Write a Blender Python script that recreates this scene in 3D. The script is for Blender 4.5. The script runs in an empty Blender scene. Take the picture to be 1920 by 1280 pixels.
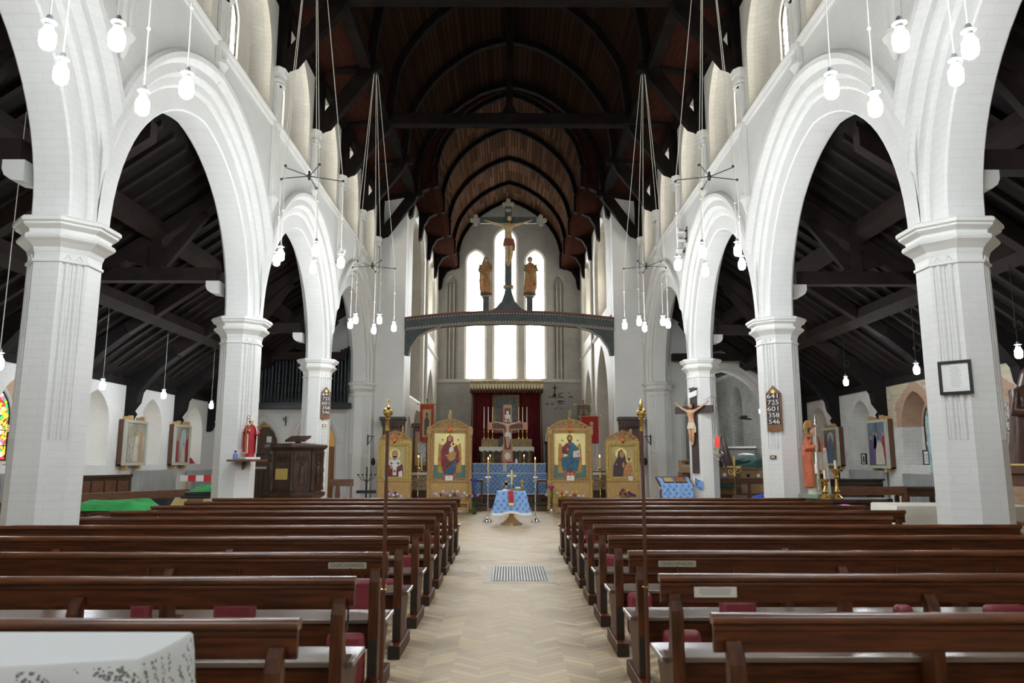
import bpy, bmesh, math, random
from mathutils import Vector, Matrix
random.seed(7)
R = math.radians
sc = bpy.context.scene
col = sc.collection

# ------------------------------------------------------------------ camera
FPX = 1400.0
TILT = math.atan(225.0 / FPX)
EYE = 1.5
cam_d = bpy.data.cameras.new('camera')
cam = bpy.data.objects.new('camera', cam_d)
col.objects.link(cam)
cam_d.sensor_width = 36.0
cam_d.lens = FPX / 1920.0 * 36.0
cam_d.clip_end = 200
cam.location = (0, 0, EYE)
cam.rotation_euler = (math.pi / 2 + TILT, 0, math.atan(-5.0 / FPX))
cam_d.dof.use_dof = True
cam_d.dof.focus_distance = 19.0
cam_d.dof.aperture_fstop = 3.2
sc.camera = cam

# ------------------------------------------------------------------ light and exposure
world = bpy.data.worlds.new('sky')
sc.world = world
world.use_nodes = True
wn = world.node_tree.nodes
wn['Background'].inputs[0].default_value = (0.86, 0.93, 1.0, 1)
wn['Background'].inputs[1].default_value = 1.0
sc.view_settings.view_transform = 'Standard'
sc.view_settings.look = 'None'
sc.view_settings.gamma = 1.0
sc.view_settings.use_curve_mapping = False
sc.view_settings.exposure = 0.82
BULB_W = 50.0          # each nave bulb
AISLE_W = 50.0         # each aisle bulb
PANE_EAST = 15.0        # brightness of the daylit glass
PANE_SIDE = 11.0
try:
    sc.cycles.max_bounces = 8
    sc.cycles.diffuse_bounces = 4
    sc.cycles.sample_clamp_indirect = 6.0
except Exception:
    pass


def at(u, v, y):
    """the point at depth y seen at photo pixel u, v"""
    q = 640.0 - v
    fwd = FPX * math.cos(TILT) - q * math.sin(TILT)
    up = FPX * math.sin(TILT) + q * math.cos(TILT)
    return Vector(((u - 955.0) / fwd * y, y, EYE + up / fwd * y))


def atx(u, v, x):
    """the point on the plane X = x seen at photo pixel u, v"""
    q = 640.0 - v
    fwd = FPX * math.cos(TILT) - q * math.sin(TILT)
    y = x * fwd / (u - 955.0)
    return at(u, v, y)


# ------------------------------------------------------------------ mesh builder
class MB:
    def __init__(s):
        s.v, s.f, s.m, s.mi, s.M = [], [], [], 0, None

    def add(s, vs, fs):
        b = len(s.v)
        if s.M is not None:
            vs = [s.M @ Vector(p) for p in vs]
        s.v.extend(tuple(p) for p in vs)
        s.f.extend(tuple(b + i for i in f) for f in fs)
        s.m.extend([s.mi] * len(fs))

    def box(s, x0, x1, y0, y1, z0, z1):
        vs = [(x, y, z) for z in (z0, z1) for y in (y0, y1) for x in (x0, x1)]
        s.add(vs, [(0, 2, 3, 1), (4, 5, 7, 6), (0, 1, 5, 4), (2, 6, 7, 3), (0, 4, 6, 2), (1, 3, 7, 5)])

    def cbox(s, c, d, rot=None):
        o = s.M
        m = Matrix.Translation(Vector(c))
        if rot is not None:
            m = m @ rot
        s.M = (o @ m) if o is not None else m
        s.box(-d[0] / 2, d[0] / 2, -d[1] / 2, d[1] / 2, -d[2] / 2, d[2] / 2)
        s.M = o

    def prism(s, poly, a, b, ax='y'):
        n = len(poly)
        mk = {'x': lambda p, t: (t, p[0], p[1]), 'y': lambda p, t: (p[0], t, p[1]), 'z': lambda p, t: (p[0], p[1], t)}[ax]
        vs = [mk(p, a) for p in poly] + [mk(p, b) for p in poly]
        fs = [tuple(range(n)), tuple(range(2 * n - 1, n - 1, -1))]
        fs += [(i, (i + 1) % n, n + (i + 1) % n, n + i) for i in range(n)]
        s.add(vs, fs)

    def lathe(s, prof, c=(0, 0, 0), n=16, sx=1.0, sy=1.0, ph=0.0, cap=True):
        vs, fs = [], []
        for (r, z) in prof:
            for i in range(n):
                t = 2 * math.pi * (i + ph) / n
                vs.append((c[0] + sx * r * math.cos(t), c[1] + sy * r * math.sin(t), c[2] + z))
        k = len(prof)
        for j in range(k - 1):
            for i in range(n):
                a, b2 = j * n + i, j * n + (i + 1) % n
                fs.append((a, b2, b2 + n, a + n))
        if cap:
            fs.append(tuple(range(n - 1, -1, -1)))
            fs.append(tuple((k - 1) * n + i for i in range(n)))
        s.add(vs, fs)

    def loft(s, rings, n=24, amp=0.0, k=7, power=1.0):
        """rings: (z, rx, ry, cx, cy[, fold])"""
        vs, fs = [], []
        for rg in rings:
            z, rx, ry, cx, cy = rg[:5]
            a = rg[5] if len(rg) > 5 else amp
            for i in range(n):
                t = 2 * math.pi * i / n
                w = 1 + a * math.cos(k * t + 0.7 * math.sin(2 * t))
                vs.append((cx + rx * w * math.cos(t), cy + ry * w * math.sin(t), z))
        m = len(rings)
        for j in range(m - 1):
            for i in range(n):
                a, b2 = j * n + i, j * n + (i + 1) % n
                fs.append((a, b2, b2 + n, a + n))
        fs.append(tuple(range(n - 1, -1, -1)))
        fs.append(tuple((m - 1) * n + i for i in range(n)))
        s.add(vs, fs)

    def tube(s, pts, r, n=6, closed=False):
        P = [Vector(p) for p in pts]
        k = len(P)
        rr = r if isinstance(r, (list, tuple)) else [r] * k
        vs, fs = [], []
        up = Vector((0.13, 0.21, 0.97))
        for i in range(k):
            if closed:
                t = P[(i + 1) % k] - P[i - 1]
            else:
                t = P[min(i + 1, k - 1)] - P[max(i - 1, 0)]
            t = t.normalized() if t.length > 1e-9 else Vector((0, 0, 1))
            a = t.cross(up)
            if a.length < 0.15:
                a = t.cross(Vector((1, 0, 0)))
            a.normalize()
            b2 = t.cross(a)
            for j in range(n):
                th = 2 * math.pi * j / n
                vs.append(P[i] + (a * math.cos(th) + b2 * math.sin(th)) * rr[i])
        for i in range(k if closed else k - 1):
            for j in range(n):
                a0, a1 = i * n + j, i * n + (j + 1) % n
                c0, c1 = ((i + 1) % k) * n + j, ((i + 1) % k) * n + (j + 1) % n
                fs.append((a0, a1, c1, c0))
        if not closed:
            fs.append(tuple(range(n - 1, -1, -1)))
            fs.append(tuple((k - 1) * n + j for j in range(n)))
        s.add(vs, fs)

    def cyl(s, p0, p1, r0, r1=None, n=10):
        s.tube([p0, p1], [r0, r0 if r1 is None else r1], n)

    def sph(s, c, r, n=14, m=9):
        if not isinstance(r, (tuple, list)):
            r = (r, r, r)
        vs = [(c[0], c[1], c[2] - r[2])]
        for j in range(1, m):
            a = -math.pi / 2 + math.pi * j / m
            for i in range(n):
                t = 2 * math.pi * i / n
                vs.append((c[0] + r[0] * math.cos(a) * math.cos(t), c[1] + r[1] * math.cos(a) * math.sin(t), c[2] + r[2] * math.sin(a)))
        vs.append((c[0], c[1], c[2] + r[2]))
        fs = [(0, 1 + (i + 1) % n, 1 + i) for i in range(n)]
        for j in range(m - 2):
            for i in range(n):
                a = 1 + j * n + i
                b2 = 1 + j * n + (i + 1) % n
                fs.append((a, b2, b2 + n, a + n))
        top = len(vs) - 1
        o = 1 + (m - 2) * n
        fs += [(o + i, o + (i + 1) % n, top) for i in range(n)]
        s.add(vs, fs)

    def torus(s, c, RR, r, ax='y', n=18, k=6):
        pts = []
        for i in range(n):
            t = 2 * math.pi * i / n
            a, b2 = RR * math.cos(t), RR * math.sin(t)
            pts.append({'x': (c[0], c[1] + a, c[2] + b2), 'y': (c[0] + a, c[1], c[2] + b2), 'z': (c[0] + a, c[1] + b2, c[2])}[ax])
        s.tube(pts, r, k, closed=True)

    def grid(s, fn, nu, nv):
        vs = [fn(i / nu, j / nv) for j in range(nv + 1) for i in range(nu + 1)]
        w = nu + 1
        s.add(vs, [(j * w + i, j * w + i + 1, (j + 1) * w + i + 1, (j + 1) * w + i) for j in range(nv) for i in range(nu)])

    def bridge(s, loops, close=True):
        n = len(loops[0])
        vs = [p for l in loops for p in l]
        fs = []
        for j in range(len(loops) - 1):
            for i in range(n if close else n - 1):
                a, b2 = j * n + i, j * n + (i + 1) % n
                fs.append((a, b2, b2 + n, a + n))
        s.add(vs, fs)

    def build(s, name, mats, parent=None, loc=None, smooth=None, bevel=None, recalc=True, sub=0):
        me = bpy.data.meshes.new(name)
        me.from_pydata(s.v, [], s.f)
        if not isinstance(mats, (list, tuple)):
            mats = [mats]
        for m in mats:
            me.materials.append(m)
        if len(mats) > 1:
            me.polygons.foreach_set('material_index', s.m)
        if recalc:
            bm = bmesh.new()
            bm.from_mesh(me)
            bmesh.ops.recalc_face_normals(bm, faces=bm.faces)
            bm.to_mesh(me)
            bm.free()
        if smooth is not None:
            me.polygons.foreach_set('use_smooth', [True] * len(me.polygons))
            me.set_sharp_from_angle(angle=R(smooth))
        me.update()
        o = bpy.data.objects.new(name, me)
        col.objects.link(o)
        if parent is not None:
            o.parent = parent
        if loc is not None:
            o.location = loc
        if bevel:
            bv = o.modifiers.new('bevel', 'BEVEL')
            bv.width = bevel
            bv.segments = 2
            bv.limit_method = 'ANGLE'
            bv.angle_limit = R(40)
        if sub:
            sm = o.modifiers.new('sub', 'SUBSURF')
            sm.levels = sm.render_levels = sub
        return o


def tag(o, label, cat, group=None, kind=None):
    o['label'] = label
    o['category'] = cat
    if group:
        o['group'] = group
    if kind:
        o['kind'] = kind
    return o


def thing(name, label, cat, loc=(0, 0, 0), rz=0.0, group=None):
    o = bpy.data.objects.new(name, None)
    o.empty_display_size = 0.1
    col.objects.link(o)
    o.location = loc
    o.rotation_euler = (0, 0, rz)
    return tag(o, label, cat, group)


def struct(o, label=None):
    o['kind'] = 'structure'
    if label:
        o['label'] = label
    return o


def dup(root, loc, rz=None, label=None, group=None, scale=None):
    r = root.copy()
    col.objects.link(r)
    r.location = loc
    if rz is not None:
        r.rotation_euler = (0, 0, rz)
    if scale is not None:
        r.scale = scale
    if label:
        r['label'] = label
    if group:
        r['group'] = group

    def kids(a, b):
        for ch in list(a.children):
            if ch == b or ch.name == b.name:
                continue
            c = ch.copy()
            col.objects.link(c)
            c.parent = b
            kids(ch, c)
    kids(root, r)
    return r


def text_part(name, s, size, mat, parent, loc, rot=(math.pi / 2, 0, 0), depth=0.002, width=None):
    cu = bpy.data.curves.new(name, 'FONT')
    cu.body = s
    cu.size = size
    cu.extrude = depth
    cu.align_x = 'CENTER'
    cu.align_y = 'CENTER'
    t = bpy.data.objects.new(name + '_tmp', cu)
    col.objects.link(t)
    dg = bpy.context.evaluated_depsgraph_get()
    me = bpy.data.meshes.new_from_object(t.evaluated_get(dg))
    bpy.data.objects.remove(t)
    bpy.data.curves.remove(cu)
    if width:
        xs = [v.co.x for v in me.vertices]
        k = width / max(1e-6, max(xs) - min(xs))
        for v in me.vertices:
            v.co.x *= k
    me.materials.clear()
    me.materials.append(mat)
    o = bpy.data.objects.new(name, me)
    col.objects.link(o)
    o.parent = parent
    o.location = loc
    o.rotation_euler = rot
    return o


# ------------------------------------------------------------------ materials
MATS = {}


def mat(name, c, rough=0.6, metal=0.0, var=0.0, vscale=6.0, bump=0.0, bscale=40.0, stretch=None, emis=None, es=1.0, coat=0.0, spec=0.5, c2=None):
    if name in MATS:
        return MATS[name]
    m = bpy.data.materials.new(name)
    m.use_nodes = True
    nt = m.node_tree
    N, L = nt.nodes, nt.links
    b = N['Principled BSDF']
    b.inputs['Base Color'].default_value = (*c, 1)
    b.inputs['Roughness'].default_value = rough
    b.inputs['Metallic'].default_value = metal
    b.inputs['Specular IOR Level'].default_value = spec
    if coat:
        b.inputs['Coat Weight'].default_value = coat
        b.inputs['Coat Roughness'].default_value = 0.25
    if var or bump:
        tc = N.new('ShaderNodeTexCoord')
        mp = N.new('ShaderNodeMapping')
        L.new(tc.outputs['Object'], mp.inputs[0])
        if stretch:
            mp.inputs['Scale'].default_value = stretch
        if var:
            nz = N.new('ShaderNodeTexNoise')
            nz.inputs['Scale'].default_value = vscale
            nz.inputs['Detail'].default_value = 5
            L.new(mp.outputs[0], nz.inputs['Vector'])
            rp = N.new('ShaderNodeValToRGB')
            d = c2 if c2 else tuple(max(0, x * (1 - var)) for x in c)
            rp.color_ramp.elements[0].position = 0.32
            rp.color_ramp.elements[1].position = 0.68
            rp.color_ramp.elements[0].color = (*d, 1)
            rp.color_ramp.elements[1].color = (*(c if c2 else tuple(min(1, x * (1 + var * 0.6)) for x in c)), 1)
            L.new(nz.outputs[0], rp.inputs[0])
            L.new(rp.outputs[0], b.inputs['Base Color'])
        if bump:
            n2 = N.new('ShaderNodeTexNoise')
            n2.inputs['Scale'].default_value = bscale
            n2.inputs['Detail'].default_value = 3
            L.new(mp.outputs[0], n2.inputs['Vector'])
            bp = N.new('ShaderNodeBump')
            bp.inputs['Strength'].default_value = bump
            bp.inputs['Distance'].default_value = 0.02
            L.new(n2.outputs[0], bp.inputs['Height'])
            L.new(bp.outputs[0], b.inputs['Normal'])
    if emis:
        b.inputs['Emission Color'].default_value = (*emis, 1)
        b.inputs['Emission Strength'].default_value = es
    MATS[name] = m
    return m


def mathn(nt, op, a, b=None, c=None):
    n = nt.nodes.new('ShaderNodeMath')
    n.operation = op
    for i, x in enumerate((a, b, c)):
        if x is None:
            continue
        if isinstance(x, (int, float)):
            n.inputs[i].default_value = x
        else:
            nt.links.new(x, n.inputs[i])
    return n.outputs[0]


def brick_mat(name, c_lo, c_hi, mortar, bump=0.35, rough=0.55, bw=0.24, bh=0.085, stain=0.25, mask=None):
    """painted or bare brick, mapped on whichever axis the face runs along"""
    m = bpy.data.materials.new(name)
    m.use_nodes = True
    nt = m.node_tree
    N, L = nt.nodes, nt.links
    b = N['Principled BSDF']
    b.inputs['Roughness'].default_value = rough
    b.inputs['Specular IOR Level'].default_value = 0.3
    g = N.new('ShaderNodeNewGeometry')
    sp = N.new('ShaderNodeSeparateXYZ')
    sn = N.new('ShaderNodeSeparateXYZ')
    L.new(g.outputs['Position'], sp.inputs[0])
    L.new(g.outputs['True Normal'], sn.inputs[0])
    ax = mathn(nt, 'GREATER_THAN', mathn(nt, 'ABSOLUTE', sn.outputs[0]), mathn(nt, 'ADD', mathn(nt, 'ABSOLUTE', sn.outputs[1]), 0.08))
    u = mathn(nt, 'ADD', mathn(nt, 'MULTIPLY', sp.outputs[1], ax), mathn(nt, 'MULTIPLY', sp.outputs[0], mathn(nt, 'SUBTRACT', 1.0, ax)))
    cb = N.new('ShaderNodeCombineXYZ')
    L.new(u, cb.inputs[0])
    L.new(sp.outputs[2], cb.inputs[1])
    br = N.new('ShaderNodeTexBrick')
    br.inputs['Scale'].default_value = 1.0
    br.inputs['Brick Width'].default_value = bw
    br.inputs['Row Height'].default_value = bh
    br.inputs['Mortar Size'].default_value = 0.008
    br.inputs['Mortar Smooth'].default_value = 0.4
    br.inputs['Color1'].default_value = (*c_lo, 1)
    br.inputs['Color2'].default_value = (*c_hi, 1)
    br.inputs['Mortar'].default_value = (*mortar, 1)
    L.new(cb.outputs[0], br.inputs['Vector'])
    nz = N.new('ShaderNodeTexNoise')
    nz.inputs['Scale'].default_value = 0.9
    nz.inputs['Detail'].default_value = 8
    nz.inputs['Roughness'].default_value = 0.65
    L.new(g.outputs['Position'], nz.inputs['Vector'])
    rp = N.new('ShaderNodeMapRange')
    rp.inputs['From Min'].default_value = 0.35
    rp.inputs['From Max'].default_value = 0.62
    rp.inputs['To Min'].default_value = 1.0 - stain
    rp.inputs['To Max'].default_value = 1.0
    L.new(nz.outputs[0], rp.inputs['Value'])
    mx = N.new('ShaderNodeMix')
    mx.data_type = 'RGBA'
    mx.blend_type = 'MULTIPLY'
    mx.inputs['Factor'].default_value = 1.0
    L.new(br.outputs['Color'], mx.inputs['A'])
    L.new(rp.outputs[0], mx.inputs['B'])
    out = mx.outputs['Result']
    if mask:
        out = mask(nt, sp, out, br)
    L.new(out, b.inputs['Base Color'])
    bp = N.new('ShaderNodeBump')
    bp.inputs['Strength'].default_value = bump
    bp.inputs['Distance'].default_value = 0.012
    n2 = N.new('ShaderNodeTexNoise')
    n2.inputs['Scale'].default_value = 22
    L.new(g.outputs['Position'], n2.inputs['Vector'])
    h = mathn(nt, 'SUBTRACT', mathn(nt, 'MULTIPLY', n2.outputs[0], 0.35), br.outputs['Fac'])
    L.new(h, bp.inputs['Height'])
    L.new(bp.outputs[0], b.inputs['Normal'])
    return m


WHITE = brick_mat('white_painted_brick', (0.785, 0.785, 0.765), (0.80, 0.80, 0.78), (0.755, 0.755, 0.735), bump=0.10, stain=0.07)
WARM = brick_mat('cream_painted_brick', (0.60, 0.575, 0.51), (0.64, 0.615, 0.55), (0.54, 0.52, 0.47), bump=0.2, stain=0.2)
CLER = brick_mat('clerestory_painted_brick', (0.73, 0.705, 0.63), (0.77, 0.75, 0.68), (0.68, 0.66, 0.60), bump=0.2, stain=0.15)


def bare_mask(nt, sp, out, br):
    # the western half of this wall was stripped back to yellow and red stock brick; a plastered patch stays white
    L = nt.links
    nz = nt.nodes.new('ShaderNodeTexNoise')
    nz.inputs['Scale'].default_value = 5.0
    nz.inputs['Detail'].default_value = 6
    L.new(sp.inputs[0].links[0].from_socket, nz.inputs['Vector'])
    wob = mathn(nt, 'MULTIPLY', mathn(nt, 'SUBTRACT', nz.outputs[0], 0.5), 0.5)
    y, z = sp.outputs[1], sp.outputs[2]
    bare = mathn(nt, 'LESS_THAN', mathn(nt, 'ADD', y, wob), 18.95)
    patch = mathn(nt, 'MULTIPLY', mathn(nt, 'GREATER_THAN', y, 17.0), mathn(nt, 'LESS_THAN', mathn(nt, 'ADD', z, mathn(nt, 'MULTIPLY', wob, 0.2)), 2.32))
    bare = mathn(nt, 'MULTIPLY', bare, mathn(nt, 'SUBTRACT', 1.0, patch))
    far = mathn(nt, 'GREATER_THAN', mathn(nt, 'ADD', y, wob), 22.6)
    b2 = nt.nodes.new('ShaderNodeTexBrick')
    b2.inputs['Scale'].default_value = 1.0
    b2.inputs['Brick Width'].default_value = 0.24
    b2.inputs['Row Height'].default_value = 0.085
    b2.inputs['Mortar Size'].default_value = 0.01
    b2.inputs['Color1'].default_value = (0.44, 0.36, 0.23, 1)
    b2.inputs['Color2'].default_value = (0.58, 0.51, 0.37, 1)
    b2.inputs['Mortar'].default_value = (0.5, 0.46, 0.38, 1)
    L.new(br.inputs['Vector'].links[0].from_socket, b2.inputs['Vector'])
    # red voussoirs around the window heads
    mx = nt.nodes.new('ShaderNodeMix')
    mx.data_type = 'RGBA'
    ry = mathn(nt, 'SUBTRACT', mathn(nt, 'PINGPONG', mathn(nt, 'SUBTRACT', y, 14.8), 1.35), 0.0)
    red = mathn(nt, 'LESS_THAN', mathn(nt, 'ADD', mathn(nt, 'ABSOLUTE', ry), mathn(nt, 'MULTIPLY', wob, 0.5)), 0.86)
    red = mathn(nt, 'MULTIPLY', red, mathn(nt, 'LESS_THAN', mathn(nt, 'ADD', z, mathn(nt, 'MULTIPLY', ry, 0.6)), 3.42))
    L.new(mathn(nt, 'MULTIPLY', red, 0.5), mx.inputs['Factor'])
    L.new(b2.outputs['Color'], mx.inputs['A'])
    mx.inputs['B'].default_value = (0.30, 0.085, 0.045, 1)
    m2 = nt.nodes.new('ShaderNodeMix')
    m2.data_type = 'RGBA'
    L.new(mathn(nt, 'MAXIMUM', bare, mathn(nt, 'MULTIPLY', far, 0.35)), m2.inputs['Factor'])
    L.new(out, m2.inputs['A'])
    L.new(mx.outputs['Result'], m2.inputs['B'])
    return m2.outputs['Result']


BARE = brick_mat('part_stripped_brick', (0.75, 0.75, 0.72), (0.79, 0.79, 0.77), (0.70, 0.70, 0.68), mask=bare_mask, bump=0.3)

PLASTER = mat('white_plaster', (0.74, 0.74, 0.71), 0.6, var=0.06, vscale=2.0, bump=0.08, bscale=14, spec=0.3)
STONE = mat('white_painted_stone', (0.76, 0.76, 0.73), 0.55, var=0.06, vscale=1.4, bump=0.1, bscale=9, spec=0.3)
PEW = mat('pew_oak', (0.080, 0.021, 0.006), 0.42, spec=0.22, var=0.55, vscale=3.0, stretch=(1.2, 14, 14), bump=0.05, bscale=30, coat=0.08)
PEWTOP = mat('pew_rail_oak', (0.13, 0.040, 0.012), 0.30, var=0.5, vscale=3.0, stretch=(1.2, 14, 14), coat=0.22)
SEAT = mat('pew_seat_worn', (0.17, 0.12, 0.09), 0.26, var=0.35, vscale=2.0, stretch=(1.0, 12, 12), coat=0.6)
PEWEND = mat('pew_end_oak', (0.088, 0.028, 0.009), 0.45, spec=0.25, var=0.5, vscale=4.0, stretch=(10, 10, 1.2))
PEWDARK = mat('pew_dark_grain', (0.022, 0.013, 0.009), 0.5, var=0.4, vscale=9)
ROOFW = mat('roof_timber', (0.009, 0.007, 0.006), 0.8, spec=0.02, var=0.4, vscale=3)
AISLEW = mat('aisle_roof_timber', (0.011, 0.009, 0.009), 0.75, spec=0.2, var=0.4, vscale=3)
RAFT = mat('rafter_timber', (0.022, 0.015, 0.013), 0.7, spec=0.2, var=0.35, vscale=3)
DARKOAK = mat('dark_carved_oak', (0.050, 0.023, 0.013), 0.40, var=0.45, vscale=5, bump=0.25, bscale=22)
BROWN = mat('brown_wood', (0.13, 0.055, 0.026), 0.45, var=0.4, vscale=4, stretch=(1.5, 9, 9))
ORANGEW = mat('orange_wood', (0.34, 0.13, 0.04), 0.45, var=0.25, vscale=4, stretch=(9, 9, 1.2))
PINE = mat('pale_pine', (0.55, 0.34, 0.12), 0.42, var=0.18, vscale=4, stretch=(9, 9, 1.0))
CARVE = mat('carved_limewood', (0.50, 0.30, 0.11), 0.45, var=0.3, vscale=22, bump=0.9, bscale=34)
YCARVE = mat('carved_yellow_pine', (0.58, 0.40, 0.11), 0.45, var=0.25, vscale=22, bump=0.9, bscale=34)
GOLD = mat('gold_leaf', (0.92, 0.72, 0.25), 0.38, 0.35, var=0.12, vscale=3)
PALEGOLD = mat('pale_gold_ground', (0.90, 0.80, 0.36), 0.5, 0.1, var=0.08, vscale=2)
DULLGOLD = mat('dull_gold', (0.52, 0.42, 0.17), 0.5, 0.1, var=0.15, vscale=4)
BRASS = mat('brass', (0.62, 0.42, 0.13), 0.22, 0.9)
SILVER = mat('silver', (0.75, 0.75, 0.74), 0.18, 0.95)
IRON = mat('black_iron', (0.012, 0.012, 0.014), 0.5)
STEEL = mat('grey_steel', (0.42, 0.43, 0.44), 0.35, 0.7)
CORD = mat('white_flex', (0.72, 0.70, 0.62), 0.6)
WAX = mat('candle_wax', (0.85, 0.78, 0.60), 0.5)
AMBER = mat('beeswax', (0.80, 0.48, 0.10), 0.5)
FLAME = mat('candle_flame', (1, 0.6, 0.2), 0.5, emis=(1, 0.45, 0.15), es=12)
REDGLASS = mat('red_glass', (0.55, 0.02, 0.02), 0.1, emis=(1, 0.05, 0.02), es=0.35)
RED = mat('red_cloth', (0.42, 0.02, 0.025), 0.7, var=0.2, vscale=5)
KNEEL = mat('red_vinyl', (0.22, 0.032, 0.042), 0.4, var=0.2, vscale=8, bump=0.1, bscale=20)
MAROON = mat('maroon_curtain', (0.165, 0.012, 0.018), 0.85, var=0.2, vscale=3)
LINEN = mat('white_linen', (0.80, 0.80, 0.77), 0.8)
CREAM = mat('cream_cloth', (0.72, 0.68, 0.58), 0.8, var=0.06, vscale=4)
GREEN = mat('green_cloth', (0.04, 0.36, 0.09), 0.7, var=0.2, vscale=6)
DGREEN = mat('dark_green_cloth', (0.012, 0.06, 0.045), 0.8, var=0.3, vscale=8)
BLUECAN = mat('blue_plastic', (0.02, 0.10, 0.50), 0.4)
CARD = mat('cardboard', (0.34, 0.22, 0.12), 0.8, var=0.15, vscale=3)
CARDDARK = mat('brown_cardboard', (0.20, 0.115, 0.06), 0.8, var=0.2, vscale=3)
PAPER = mat('white_paper', (0.85, 0.85, 0.83), 0.7)
INK = mat('grey_print', (0.25, 0.25, 0.26), 0.8)
BLACK = mat('black_paint', (0.010, 0.010, 0.012), 0.35)
BLACKG = mat('black_lacquer', (0.008, 0.008, 0.009), 0.12, coat=0.5)
WHITEP = mat('white_paint', (0.82, 0.82, 0.80), 0.45)
GREYF = mat('grey_green_frame', (0.50, 0.51, 0.45), 0.55, var=0.1, vscale=5)
RADI = mat('radiator_grey', (0.36, 0.37, 0.36), 0.4, var=0.15, vscale=3)
SKIN = mat('statue_skin', (0.66, 0.42, 0.28), 0.5)
SKINP = mat('corpus_flesh', (0.62, 0.36, 0.20), 0.45, var=0.2, vscale=9)
DEADGOLD = mat('rood_flesh', (0.46, 0.34, 0.17), 0.5, var=0.25, vscale=9)
HAIR = mat('dark_hair', (0.035, 0.018, 0.010), 0.6)
ROODW = mat('rood_painted_timber', (0.055, 0.070, 0.068), 0.55, var=0.3, vscale=6)
COPPER = mat('copper_gilt_robe', (0.42, 0.19, 0.075), 0.4, 0.25, var=0.35, vscale=9)
OLDGOLD = mat('old_gilt', (0.30, 0.22, 0.10), 0.45, 0.3, var=0.4, vscale=10, bump=0.4, bscale=30)
ROSE = mat('rose_timber', (0.52, 0.25, 0.15), 0.5)
TEAL = mat('icon_teal', (0.09, 0.20, 0.19), 0.55)
IBLUE = mat('icon_blue', (0.03, 0.13, 0.22), 0.5, var=0.45, vscale=9)
IMAROON = mat('icon_maroon', (0.22, 0.025, 0.03), 0.5, var=0.45, vscale=9)
IORANGE = mat('icon_vermilion', (0.66, 0.11, 0.03), 0.5, var=0.3, vscale=9)
IOCHRE = mat('icon_ochre', (0.50, 0.27, 0.05), 0.5, var=0.3, vscale=12)
IDARK = mat('icon_umber', (0.09, 0.045, 0.03), 0.55)
IFACE = mat('icon_face', (0.52, 0.29, 0.16), 0.55)
ICAPE = mat('statue_orange_cape', (0.56, 0.13, 0.06), 0.5, var=0.25, vscale=8)
PLUM = mat('purple_flowers', (0.20, 0.04, 0.24), 0.7, var=0.4, vscale=20)
LILAC = mat('lilac_flowers', (0.52, 0.36, 0.62), 0.7)
YELLOW = mat('yellow_flowers', (0.80, 0.55, 0.03), 0.7)
MAGENTA = mat('magenta_flowers', (0.42, 0.02, 0.16), 0.7)
LEAF = mat('leaf_green', (0.04, 0.10, 0.025), 0.6)
PINK = mat('pink_plastic', (0.72, 0.10, 0.55), 0.45)
BULB = mat('lit_bulb', (1, 1, 1), 0.5, emis=(0.90, 0.96, 1.0), es=60)
GREYB = mat('grey_painting', (0.16, 0.18, 0.18), 0.6, var=0.4, vscale=4)


def blue_damask():
    m = bpy.data.materials.new('blue_damask')
    m.use_nodes = True
    nt = m.node_tree
    N, L = nt.nodes, nt.links
    b = N['Principled BSDF']
    b.inputs['Roughness'].default_value = 0.6
    tc = N.new('ShaderNodeTexCoord')
    sp = N.new('ShaderNodeSeparateXYZ')
    L.new(tc.outputs['Object'], sp.inputs[0])
    s = mathn(nt, 'SINE', mathn(nt, 'MULTIPLY', mathn(nt, 'ADD', sp.outputs[0], mathn(nt, 'MULTIPLY', sp.outputs[1], 0.6)), 42.0))
    t = mathn(nt, 'SINE', mathn(nt, 'MULTIPLY', sp.outputs[2], 36.0))
    v = N.new('ShaderNodeTexVoronoi')
    v.inputs['Scale'].default_value = 17
    L.new(tc.outputs['Object'], v.inputs['Vector'])
    k = mathn(nt, 'ADD', mathn(nt, 'MULTIPLY', s, t), mathn(nt, 'MULTIPLY', v.outputs['Distance'], 1.6))
    rp = N.new('ShaderNodeValToRGB')
    e = rp.color_ramp.elements
    e[0].position, e[0].color = 0.30, (0.085, 0.23, 0.56, 1)
    e[1].position, e[1].color = 0.60, (0.25, 0.42, 0.72, 1)
    L.new(k, rp.inputs[0])
    L.new(rp.outputs[0], b.inputs['Base Color'])
    return m


DAMASK = blue_damask()


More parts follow.
